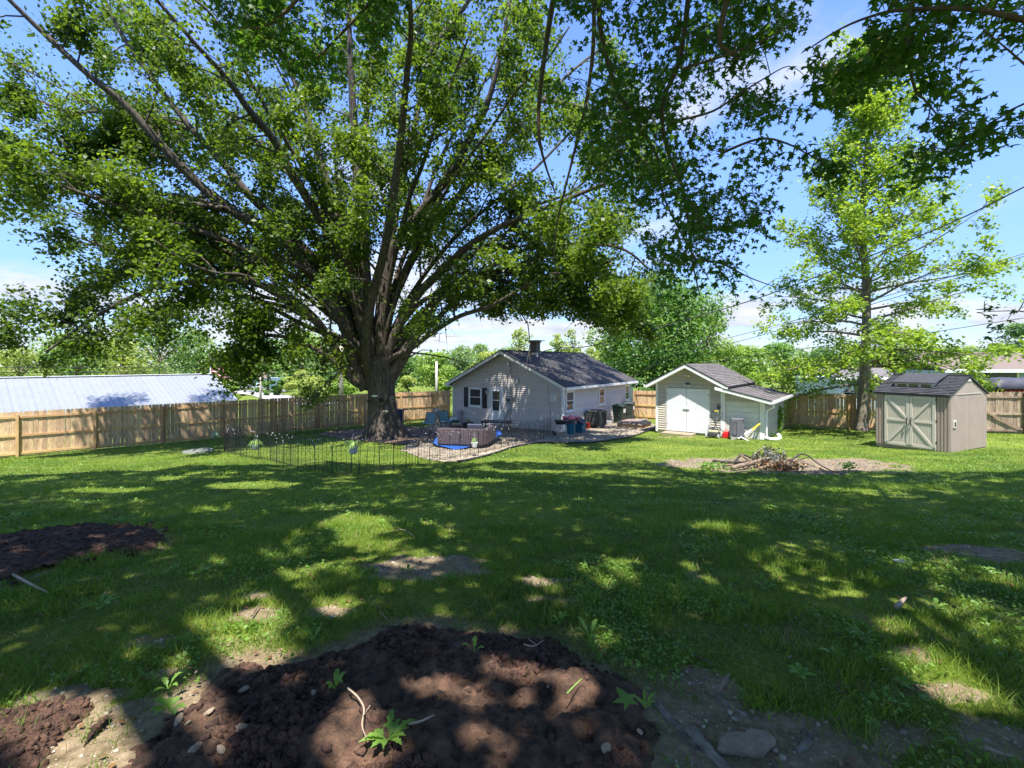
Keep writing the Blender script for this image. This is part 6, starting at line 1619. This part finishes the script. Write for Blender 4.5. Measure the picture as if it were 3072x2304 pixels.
for k in range(3): MB().box(-.10, .10, -.108, -.1, .05+k*.08, .09+k*.08).build('slot', m_dark, t)
ax_, ay_ = gh(596.4, 428.6); az_ = Gf(ax_, ay_)+.02; ay_ += .35
ac = thing('air_conditioner', 'dark grey outdoor air conditioner with ribbed rounded sides by the house wall', 'air conditioner', (ax_+.05, ay_, az_), hrz)
m_ac = mat('dark olive grey metal', (.075, .085, .08), .45, .12, 4)
for a in (-.3, .3):
    for b in (-.3, .3): MB().box(a-.06, a+.06, b-.06, b+.06, -.02, .10).build('foot', m_concrete, ac)
MB().box(-.44, .44, -.44, .44, .10, .17).build('base', m_dark, ac, bevel=.05)
def rrect(w, r, n=6):
    pts = []
    for cx, cy, a0 in ((w-r, w-r, 0), (-w+r, w-r, 90), (-w+r, -w+r, 180), (w-r, -w+r, 270)):
        for k in range(n+1): t = R(a0+90*k/n); pts.append((cx+r*math.cos(t), cy+r*math.sin(t)))
    return pts
MB().poly([(x, y, .17) for x, y in rrect(.41, .12)], (0, 0, .72)).build('coil_body', m_dark, ac)
mb = MB(); rr_ = rrect(.425, .13, 8); 
per = []
for i in range(len(rr_)):
    a = Vector(rr_[i]+(0,)); b = Vector(rr_[(i+1) % len(rr_)]+(0,)); nsub = max(1, int((b-a).length/.05))
    for k in range(nsub): per.append(a.lerp(b, k/nsub))
for p in per: mb.tube([(p.x, p.y, .18), (p.x*1.01, p.y*1.01, .86)], .012, 5)
for zq in (.22, .5, .8): mb.tube([(p.x, p.y, zq) for p in per]+[(per[0].x, per[0].y, zq)], .010, 4)
mb.build('louvre_guard', m_ac, ac)['kind'] = 'stuff'
for a, b in ((-1, -1), (1, -1), (1, 1), (-1, 1)): MB().tube([(a*.405, b*.405, .17), (a*.405, b*.405, .90)], .035, 8).build('corner_post', m_ac, ac)
MB().poly([(x, y, .88) for x, y in rrect(.45, .14)], (0, 0, .06)).build('top_cover', m_ac, ac)
mb = MB().tube([(.36*math.cos(t), .36*math.sin(t), .955) for t in np.linspace(0, 2*PI, 25)], .012, 5)
for k in range(12): a = k*PI/6; mb.tube([(.05*math.cos(a), .05*math.sin(a), .99), (.36*math.cos(a), .36*math.sin(a), .955)], .007, 4)
mb.build('fan_grille', m_black, ac)
x, y = gh(607, 425); tg(MB().box(-.2, -.06, -.1, .1, 0, .19).box(.06, .2, -.1, .1, 0, .19).box(-.06, .06, -.1, -.06, 0, .189).box(-.06, .06, .06, .1, 0, .189).box(-.02, .02, -.06, .06, 0, .19).build('cinder_block', m_concrete, loc=(x+.15, y+.3, Gf(x, y)+.02), rot=(0, 0, hrz+.3)), 'grey concrete block beside the air conditioner', 'block')
m_bing = mat('dark green bin plastic', (.018, .04, .03), .45, .2, 4); m_bing2 = mat('grey green bin plastic', (.035, .05, .045), .45, .2, 4)
def cart(lab, x, y, rz, m, ml):
    t = thing('wheeled_bin', lab, 'garbage bin', (x, y, Gf(x, y)+.04), rz, group='wheeled bins by the house')
    MB().taper(0, 0, .05, .98, .50, .54, .64, .72).build('body', m, t, bevel=.02)
    MB().box(-.34, .34, -.38, .36, .98, 1.02).build('rim', m, t, bevel=.008)
    MB().quadbox([(-.35, -.40, 1.022), (.35, -.40, 1.022), (.35, .34, 1.022), (-.35, .34, 1.022), (-.28, -.32, 1.10), (.28, -.32, 1.10), (.30, .30, 1.13), (-.30, .30, 1.13)]).build('lid', ml, t, bevel=.015)
    MB().tube([(-.27, .42, 1.0), (.27, .42, 1.0)], .02, 6).build('handle', m, t)
    for s in (-1, 1): MB().tube([(s*.25, .30, .13), (s*.31, .30, .13)], .13, 14).build('wheel', m_dark, t)
    MB().quadbox([(.325, -.16, .62), (.325, .16, .62), (.32, .16, .62), (.32, -.16, .62), (.335, -.16, .86), (.335, .16, .86), (.33, .16, .86), (.33, -.16, .86)]).build('sticker', m_white, t)
    MB().box(-.08, .08, -.335, -.30, .40, .50).build('catch_bar', m_dark, t)
x, y = gh(617.8, 423.3); cart('dark green wheeled bin nearest the air conditioner', x+.12, y+.1, hrz, m_bing, m_bing)
x, y = gh(627, 419.6); cart('grey-green wheeled bin nearest the cedar fence', x+.15, y+.1, hrz+.1, m_bing2, m_bing2)
x0, y0 = gh(617, 427); pl = thing('well_cover', 'low timber box with sloping brown shingled lid in the gravel', 'box', (x0, y0, Gf(x0, y0)), hrz)
m_tim = mat('pale timber', (.46, .31, .17), .75, .2, 4); m_blid = mat('brown mineral felt', (.22, .17, .15), .9, .15, 12)
MB().box(0, 1.45, 0, 1.5, -.05, .20).build('frame', m_tim, pl)
MB().quadbox([(-.04, -.04, .202), (1.5, -.04, .202), (1.5, 1.54, .202), (-.04, 1.54, .202), (.10, .04, .32), (1.12, .04, .34), (1.12, 1.46, .34), (.10, 1.46, .32)]).build('lid', m_blid, pl)
MB().quadbox([(1.125, .03, .33), (1.51, -.02, .205), (1.51, 1.52, .205), (1.125, 1.47, .33), (1.125, .03, .35), (1.51, -.02, .215), (1.51, 1.52, .215), (1.125, 1.47, .35)]).build('lid_flap', m_black, pl)

# ------------------------------------------------------------------ in front of the garage
p = gard(2.98, -.75); t = thing('push_mower', 'old push mower with folded black handle and yellow top by garage wall', 'mower', p, grz)
m_yel = mat('yellow plastic', (.55, .45, .05), .45, .1, 4)
MB().taper(0, 0, .10, .26, .50, .55, .42, .46).build('deck', m_dark, t, bevel=.03); MB().box(-.20, .20, -.20, .20, .26, .33).build('engine_cover', mat('dull yellow grey', (.35, .33, .2), .5, .2, 5), t, bevel=.02)
for a in (-.26, .26):
    for b in (-.22, .24): MB().tube([(a-.03, b, .10), (a+.03, b, .10)], .10, 12).build('wheel', m_grey, t)
for s in (-1, 1): MB().tube([(s*.20, .18, .25), (s*-.24, .42, .95), (s*-.25, .44, 1.10)], .012, 5).build('handle_tube', m_black, t)
MB().tube([(-.25, .44, 1.10), (-.18, .45, 1.18), (.18, .45, 1.18), (.25, .44, 1.10)], .013, 6).build('handlebar', m_black, t); MB().tube([(-.09, .45, 1.185), (.09, .45, 1.185)], .028, 6).build('grip', m_yel, t)
p = gard(3.02, -.30); t = thing('string_trimmer', 'string trimmer standing upright with black head by the white corner board', 'trimmer', p, grz)
MB().tube([(-.14, -.05, .1), (.02, .10, 1.32)], .012, 6).build('shaft', m_grey, t); MB().ball((.02, .10, 1.40), .10, 8, 6, (.85, .85, 1.3)).build('motor', m_black, t)
MB().box(-.26, -.06, -.14, .02, .02, .12).build('cutting_head', m_black, t, bevel=.02); MB().tube([(-.05, .03, .75), (-.16, -.04, .78), (-.05, .04, .85)], .012, 5).build('grip', m_black, t)
p = gard(3.46, -.62); t = thing('gas_can', 'red plastic gas can in front of the white lean-to boards', 'gas can', p, grz)
m_gas = mat('red gas can plastic', (.62, .015, .02), .35, .08, 4)
MB().box(-.14, .14, -.09, .09, 0, .24).build('body', m_gas, t, bevel=.03); MB().quadbox([(-.13, -.08, .24), (.13, -.08, .24), (.13, .08, .24), (-.13, .08, .24), (-.05, -.05, .30), (.11, -.05, .30), (.11, .05, .30), (-.05, .05, .30)]).build('shoulder', m_gas, t)
MB().tube([(-.08, 0, .28), (-.04, 0, .38), (.08, 0, .38), (.12, 0, .26)], .018, 6).build('handle', m_gas, t); MB().tube([(-.10, 0, .27), (-.22, 0, .40), (-.30, 0, .40)], .015, 6).build('spout', m_black, t)
p = gard(3.93, -.70); t = thing('plastic_drum', 'upturned dark grey plastic trash barrel with grooved sides by the lean-to', 'barrel', p, grz+.3)
m_drum = mat('grey barrel plastic', (.10, .10, .11), .5, .12, 4)
MB().taper(0, 0, .12, .93, .62, .62, .46, .46).build('body', m_drum, t, bevel=.03)
MB().tube([(-.18, -.315, .28), (-.15, -.27, .82), (-.02, -.27, .82), (-.02, -.32, .28), (-.10, -.33, .22), (-.18, -.315, .28)], .016, 6).build('groove_rib', m_drum, t)
MB().tube([(.31, 0, .25), (.36, 0, .55), (.26, 0, .62)], .02, 6).build('handle', m_drum, t); MB().box(-.25, -.03, -.34, -.20, -.0, .13).build('block', m_concrete, t); MB().box(.1, .3, -.25, .25, 0, .12).build('foot', m_drum, t)
MB().tube([(.19, -.2, .90), (.25, -.2, .90)], .05, 8).build('cap', m_black, t)
a = Vector(gard(4.05, -1.0)); b = Vector(garw(4.78, -.18, .78)); t = thing('leaning_board', 'white-painted board with yellow end leaning against the lean-to boards', 'board', tuple(a), group='boards leaning on the lean-to'); d_ = b-a
MB().bar((0, 0, .05), tuple(d_*.62), .09, .04).build('painted_end', m_white, t); MB().bar(tuple(d_*.62), tuple(d_), .088, .04).build('bare_end', m_yel, t)
a = Vector(gard(4.35, -.55)); b = Vector(garw(4.62, -.12, .62)); t = tg(MB().bar(tuple(a), tuple(b), .05, .03).build('leaning_board', mat('bare stick', (.6, .5, .25), .7, .1, 4)), 'thin pale lath leaning behind the white-painted board', 'board', 'boards leaning on the lean-to')
a = Vector(gard(4.16, -1.05)); tg(MB().bar((a.x, a.y, a.z+.14), (a.x+.30, a.y-.18, a.z-.02), .12, .03).build('short_board', m_white), 'short white board end lying at the foot of the leaning board', 'board')
a = Vector(gard(4.98, -.14)); c_ = [(a.x, a.y, a.z+.1), (a.x+.25, a.y-.02, a.z+.03), (a.x+.55, a.y+.0, a.z+.04), (a.x+.72, a.y+.12, a.z+.10), (a.x+.68, a.y+.25, a.z+.22)]
t = MB().tube(smooth_path(c_, 5), .075, 10).build('drain_pipe', m_white, smooth=True); tg(t, 'white corrugated drain pipe bent on the grass at lean-to corner', 'pipe')
# tall weed
wx0, wy0 = gh(778, 434.0); t = thing('tall_weed', 'tall leafy green weed growing against the right side of the lean-to', 'plant', (wx0, wy0+.3, Gf(wx0, wy0+.3)))
mb = MB(); lf = []; 
for i in range(17):
    bx_, by_ = random.uniform(-.36, .38), random.uniform(-.3, .3); hh = random.uniform(.7, 1.45); tx3, ty3 = bx_*1.25+random.uniform(-.06, .06), by_*1.2
    mb.tube([(bx_, by_, 0), ((bx_+tx3)/2, (by_+ty3)/2, hh*.5), (tx3, ty3, hh)], [.009, .007, .003], 4, cap=False)
    for k in range(36):
        q = random.uniform(.12, 1.02); a = random.random()*2*PI; lf.append((bx_+(tx3-bx_)*q+.07*math.cos(a), by_+(ty3-by_)*q+.07*math.sin(a), hh*q+.02))
mb.build('stems', m_spider, t)['kind'] = 'stuff'
leafset(np.array(lf), .14, L_weed, 'leaves', droop=.1, parent=t)
for lab, px, py, r, n in (('low leafy weed at the foot of the drain pipe', 768, 437, .16, 110), ('small round weed beside the bare patch near the tan shed', 848, 471.5, .16, 80), ('weed tuft growing at the left end of the brush pile', 716, 472, .35, 160), ('leafy weed on the corner of the bare patch left of brush pile', 706, 470.5, .2, 70), ('weed mat at the foot of the fence beside the lime green tree', 800, 428.5, .5, 160)):
    x, y = gh(px, py); c = rng.normal(0, 1, (n, 3))*np.array([r*.6, r*.4, .02])+np.array([0, 0, .06]); c[:, 2] += rng.random(n)*.16
    t = thing('weed', lab, 'plant', (x, y, Gf(x, y)), group='weeds in the lawn'); leafset(c, .08, L_weed, 'leaves', horiz=.3, parent=t)

# ------------------------------------------------------------------ brush pile on the bare patch
px_, py_ = gh(758, 469.5); z0 = Gf(px_, py_)
bp = thing('brush_pile', 'heap of dead branches, logs and withered grey leaves on the bare patch', 'brush pile', (px_, py_, z0))
m_log = mat('weathered log', (.20, .145, .10), .9, .35, 6, bump=.6, stretch=(1, 1, 1)); m_dlog = mat('charred branch', (.045, .038, .033), .95, .35, 6, bump=.5)
def gl(px, py, up=.05): x, y = gh(px, py); return (x-px_, y-py_, Gf(x, y)-z0+up)
for pts, r0, r1, m in (
 ([gl(732, 471, .08), gl(742, 470, .12), gl(752, 469, .16), gl(763, 467.5, .22), gl(770, 466, .2)], .06, .04, m_log),
 ([gl(714, 463, .05), gl(722, 465, .08), gl(738, 466, .10), gl(748, 468, .12)], .05, .035, m_dlog),
 ([gl(735, 465, .1), gl(742, 462.5, .22), gl(752, 463.5, .16), gl(760, 466, .1)], .035, .02, m_dlog),
 ([gl(740, 463, .25), gl(750, 467, .18), gl(756, 469, .06)], .03, .02, m_log),
 ([gl(748, 468, .05), gl(756, 463, .28), gl(766, 459, .42)], .03, .012, m_log),
 ([gl(790, 466, .12), gl(800, 463.5, .26), gl(808, 464.5, .24), gl(818, 468, .12), gl(832, 473, .05), gl(850, 477, .03)], .028, .010, m_dlog),
 ([gl(725, 467, .05), gl(736, 468.5, .07), gl(746, 470.5, .06)], .03, .02, m_log),
 ([gl(760, 470.5, .05), gl(775, 469.5, .12), gl(792, 468, .08)], .04, .02, m_log),
 ([gl(735, 474, .03), gl(745, 473, .05), gl(758, 475, .02)], .014, .008, m_log),
): MB().tube(smooth_path(pts, 4), list(np.linspace(r0, r1, (len(pts)-1)*4+1)), 7, wob=.2).build('branch', m, bp, smooth=True)
for i in range(30):
    a = gl(random.uniform(738, 792), random.uniform(463, 470), .05); d_ = unit(np.array([random.gauss(0, .9), random.gauss(0, .6), random.uniform(.05, .8)]))*random.uniform(.3, .7); b = np.array(a)+d_
    MB().tube([a, (np.array(a)+b)/2+rvec(.04), b], [.016, .011, .004], 4).build('stick', m_dlog if i % 2 else m_log, bp)
L_dead = leafmat('withered leaves', (.10, .095, .075), (.26, .26, .22), .2, tfac=.7); L_dead2 = leafmat('brown dead leaves', (.12, .06, .025), (.25, .14, .06), .2, tfac=.7)
c = []
for (px, py, up, s, n) in ((769, 466, .30, .10, 170), (757, 466, .26, .07, 80), (778, 467, .24, .10, 140), (772, 468.5, .15, .20, 200), (768, 465, .44, .07, 60)):
    g_ = np.array(gl(px, py, up)); c.append(g_+rng.normal(0, s, (n, 3))*np.array([1, .7, .8]))
c = np.concatenate(c); c[:, 2] = np.maximum(c[:, 2], .03); leafset(c, .075, L_dead, 'dead_leaves', parent=bp, droop=.3)
c = np.array(gl(783, 470.5, .12))+rng.normal(0, 1, (220, 3))*np.array([.32, .15, .07]); c[:, 2] = np.maximum(c[:, 2], .02); leafset(c, .09, L_dead2, 'dead_leaves', parent=bp)

# ------------------------------------------------------------------ near ground: stones, sticks, weeds
m_st2 = mat('flat pale stone', (.25, .195, .135), .85, .25, 14, bump=.7, bscale=40)
k = 0
STL = ['flat pale stone highest in the left stone cluster of the mound', 'elongated pale stone left of the cluster on the mound', 'pale stone at the left tip of the mound cluster', 'small stone tucked under the left tip stone of the mound cluster', 'rounded pale stone alone in the middle of the left mound', 'small pale stone right of the left stone cluster', 'large pale stone in the middle of the bottom left mound stones', 'long pale stone nearest the bottom edge at left of the mound', 'pale stone just right of the one nearest the bottom edge', 'tiny pale pebble at the left shoulder of the mound', 'tiny pebble left of the paired pebbles on upper left mound', 'tiny pebble right of the paired pebbles on upper left mound', 'tiny white pebble on the upper slope of the mound', 'tiny pebble above the left stone cluster', 'pale stone at the bottom right edge of the mound', 'pale stone below the fresh maple leaf on the mound', 'small pale stone in the dirt right of the mound', 'tiny pebble left of centre on upper mound', 'tiny pebble at the centre of the mound', 'pebble in the grass right of the mound']
mz = lambda x, y: Gf(x, y)+(.06 if inside(np.array([x]), np.array([y]), P_mound)[0] else .01)
for px, py, s in ((244, 700, .035), (209, 724, .035), (179, 731, .04), (188, 735, .02), (316, 705, .04), (278, 722, .03), (243, 742, .045), (196, 761, .045), (221, 764, .03), (196, 682, .012), (281, 665, .012), (293, 671, .010), (327, 655, .012), (240, 690, .012), (606, 765, .04), (640, 748, .02), (700, 728, .02), (355, 655, .01), (548, 700, .012), (790, 660, .02)):
    x, y = gh(px, py); rs = np.random.default_rng(k); k += 1
    mb = MB().ball((0, 0, 0), s*.6, 8, 6, (1.25, .8, .55)); mb.v = [tuple(np.array(v)*(1+.25*(rs.random()-.5))) for v in mb.v]
    tg(mb.build('stone', m_st2, loc=(x, y, mz(x, y)+.0), rot=(rs.random()*.6, rs.random()*.6, rs.random()*6)), STL[k-1], 'stone', 'pale stones in the foreground')
def stick(lab, pts, r, m=m_twig, up=.03, fork=None):
    P = [np.array([*gh(*p), 0.]) for p in pts]
    for p in P: p[2] = mz(p[0], p[1])+up
    P = smooth_path(P, 4); n_ = len(P); mb = MB().tube(P, list(np.linspace(r, r*.45, n_)), 5, wob=.15)
    if fork: q = P[int(n_*.6)]; mb.tube([q, q+np.array(fork)*.6, q+np.array(fork)], [r*.6, r*.4, r*.25], 4)
    tg(mb.build('fallen_stick', m, smooth=True), lab, 'stick', 'fallen sticks on the ground')
m_pale = mat('bleached twig', (.40, .31, .22), .85, .2, 8)
stick('long pale stick lying across the left dark soil patch', [(101, 540.5), (115, 539), (130, 540), (150, 537), (165, 533)], .010, m_pale)
stick('forked pale twig standing out of the soil mound near bottom centre', [(348, 712), (358, 722), (364, 735), (362, 752), (366, 766)], .005, m_pale, .05, (.03, 0, .05))
stick('short pale twig at bottom centre beside the broad-leaved weed', [(408, 746), (420, 744), (434, 737)], .007, m_pale)
stick('thin upright twig in the grass just above the soil mound', [(380, 616), (386, 632), (392, 640)], .004, m_twig)
stick('small forked twig on the right half of the soil mound', [(524, 664), (534, 666), (543, 660)], .004, m_pale, .05, (-.05, .03, .02))
stick('thin green-grey stem lying on the lower right of the mound', [(567, 719), (575, 710), (582, 703)], .0035, m_spider, .05)
stick('thick broken stick lying in the dirt at lower right', [(717, 702), (724, 692), (729, 684)], .012, m_twig)
stick('curved root-like stick at lower right near the frame bottom', [(676, 648), (688, 655), (702, 664), (714, 668)], .010, m_twig, .01)
stick('pale wood stub in the grass at right foreground', [(897, 613), (902, 607), (906, 603)], .02, m_pale, .02)
stick('pale branch half hidden in the grass at far left', [(0, 575), (15, 581), (32, 590), (48, 598)], .015, m_pale, .03)
stick('short grey stick on the tan dirt left of the mound', [(252, 620), (256, 614), (260, 608)], .008, m_twig, .02)
stick('thin twig lying in the right-hand grass near the frame edge', [(985, 756), (1000, 762), (1020, 768)], .009, m_pale, .02)
stick('slim twig in the mid lawn above the gravel patch', [(398, 533), (408, 536), (414, 541)], .006, m_pale, .04)
# surfacing tree roots at the lower right
for lab, pts, r in (('grey surface root running to the bottom edge, right of the mound', [(690, 735), (702, 748), (716, 762), (735, 780)], .035), ('short curved surface root between the stone-like bark and grass', [(806, 736), (808, 743), (803, 750), (796, 754)], .022), ('thin surface root beside the mound at lower right', [(655, 705), (668, 720), (684, 737), (700, 752)], .020), ('surface root crossing the dirt towards the right foreground grass', [(718, 700), (735, 712), (752, 722)], .016)):
    P = [np.array([*gh(*p), 0.]) for p in pts]
    for p in P: p[2] = Gf(p[0], p[1])
    P = smooth_path(P, 4); tg(MB().tube(P, list(np.linspace(r, r*.5, len(P))), 8, wob=.2).build('tree_root', m_bark2, smooth=True), lab, 'root', 'surface roots')
x, y = gh(742, 749); mb = MB(); pts = [(x-.13, y-.05), (x-.09, y+.01), (x-.04, y+.05), (x+.03, y+.045), (x+.07, y+.07), (x+.13, y+.05), (x+.15, y-.0), (x+.09, y-.04), (x+.05, y-.075), (x-.04, y-.06)]
rs = np.random.default_rng(3); o = MB().poly([(a, b, Gf(a, b)+.0) for a, b in pts], (0, 0, .035)).build('flat_stone', m_st2, bevel=.012); tg(o, 'broad flat pale stone with cracked surface at lower right', 'stone')
def rosette(lab, px, py, n, l, w, upr, m, group=None, lobed=False):
    l *= .62; w *= .72; upr *= random.uniform(.9, 1.5); n = max(3, n-random.randint(0, 3))
    x, y = gh(px, py); t = thing('weed', lab, 'plant', (x, y, mz(x, y)-.005), random.random()*6, group='broad-leaved weeds in the foreground')
    for i in range(n):
        a = 2*PI*i/n+random.uniform(-.3, .3); ll = l*random.uniform(.6, 1.15); u = upr*random.uniform(.6, 1.3); mb = MB(); K = 9; s = Vector((-math.sin(a), math.cos(a), 0))
        for k in range(K+1):
            q = k/K; ww = w*(math.sin(PI*min(1, q*.92+.05))**.8)*(.35+.65*sm(q, .1, .45).item())*((1.25 if k % 2 else .7) if lobed else 1)
            c = Vector((math.cos(a)*ll*q, math.sin(a)*ll*q, ll*(u*q-.55*u*q*q*1.1)+.005)); mb.v += [tuple(c-s*ww+Vector((0, 0, ww*.35))), tuple(c), tuple(c+s*ww+Vector((0, 0, ww*.35)))]
        for k in range(K): b = 3*k; mb.f += [(b, b+1, b+4, b+3), (b+1, b+2, b+5, b+4)]
        me = mb.mesh('leaf', m); at_ = me.attributes.new('tint', 'FLOAT', 'POINT'); tv = random.uniform(.2, .9); at_.data.foreach_set('value', [tv]*len(mb.v)); link('leaf', me, t)
for args in (
 ('dandelion-like weed with long toothed leaves at bottom centre', 388, 757, 12, .17, .020, .9, L_weed, None, True),
 ('bright small plantain growing out of the soil mound, centre', 335, 703, 6, .12, .018, 1.4, L_weed),
 ('two-leaved seedling at upper left edge of the soil mound', 314, 648, 4, .13, .018, 1.8, L_weed),
 ('upright toothed leaf seedling on the upper mound, right of centre', 474, 665, 3, .13, .018, 2.2, L_weed, None, True),
 ('tall pale dandelion leaf at the right shoulder of the mound', 590, 652, 6, .17, .020, 1.9, L_weed, None, True),
 ('small weed on the far right shoulder of the mound', 618, 655, 5, .10, .014, 1.2, L_weed),
 ('broad weed in the grass just right of the mound top', 560, 625, 7, .11, .016, 1.3, L_weed),
 ('small weed in the tan dirt above mound, right of sunlit patch', 408, 573, 7, .12, .02, 1, L_weed),
 ('leafy weed left of the round sunlit dirt patch above the mound', 284, 618, 7, .12, .016, 1.3, L_weed),
 ('dandelion weed in the grass above the mound centre', 450, 580, 9, .14, .02, .9, L_weed, None, True),
 ('weed at the right of the small tan hole above the mound', 560, 565, 8, .13, .018, 1.0, L_weed, None, True),
 ('yellow-green sunlit weed in the right-hand grass', 862, 642, 9, .17, .012, .9, L_weed),
 ('broad-leaved weed in the right foreground dirt', 835, 660, 8, .14, .02, .8, L_weed),
 ('weed rosette near the lower right grass', 800, 680, 7, .12, .02, .9, L_weed),
 ('weed in the right mid lawn right of the yellow spot', 765, 590, 8, .16, .018, 1.0, L_weed, None, True),
 ('weed with upright leaves in the mid right lawn', 730, 600, 7, .15, .018, 1.4, L_weed),
 ('weed rosette in the sunlit grass at lower left', 185, 645, 8, .14, .02, .8, L_weed),
 ('weed with broad leaves beside sunlit grass at lower left', 170, 722, 7, .13, .024, .9, L_weed),
 ('toothed weed at the left edge of the mound near the stones', 168, 700, 6, .13, .018, 1.2, L_weed, None, True),
 ('large weed in the shaded grass at left', 100, 610, 9, .18, .02, .9, L_weed, None, True),
 ('weed in the left lawn beside the dark soil patch', 200, 575, 8, .16, .02, .8, L_weed),
 ('weed beside the drooping grass at right edge', 935, 612, 8, .17, .02, .9, L_weed, None, True),
 ('pale weed near the right lower corner', 905, 690, 8, .14, .02, .8, L_weed),
 ('weed growing between roots at lower right', 645, 725, 9, .10, .010, 1.4, L_weed),
): rosette(*args)
# one big fresh maple leaf on the mound
x, y = gh(626, 715 if False else 733); o = leafset(np.array([[x, y, mz(x, y)+.09]]), .11, L_weed, 'maple_leaf', horiz=2.0, shape='maple', kind=None); tg(o, 'single fresh green maple leaf lying on the right side of the mound', 'leaf')
x, y = gh(900, 566); tg(MB().box(x-.05, x+.05, y-.03, y+.03, Gf(x, y)+.03, Gf(x, y)+.04).build('fallen_leaf', m_pot), 'pale upturned leaf in the right lawn', 'leaf')
q = np.stack([rng.uniform(-4, 5, 900), rng.uniform(1.6, 6, 900)], -1); q = q[np.abs(q[:, 0]) < q[:, 1]*1.1]
leafset(np.stack([q[:, 0], q[:, 1], G(q[:, 0], q[:, 1])+.015], -1), .035, L_dead2, 'leaf_litter', horiz=1.0)
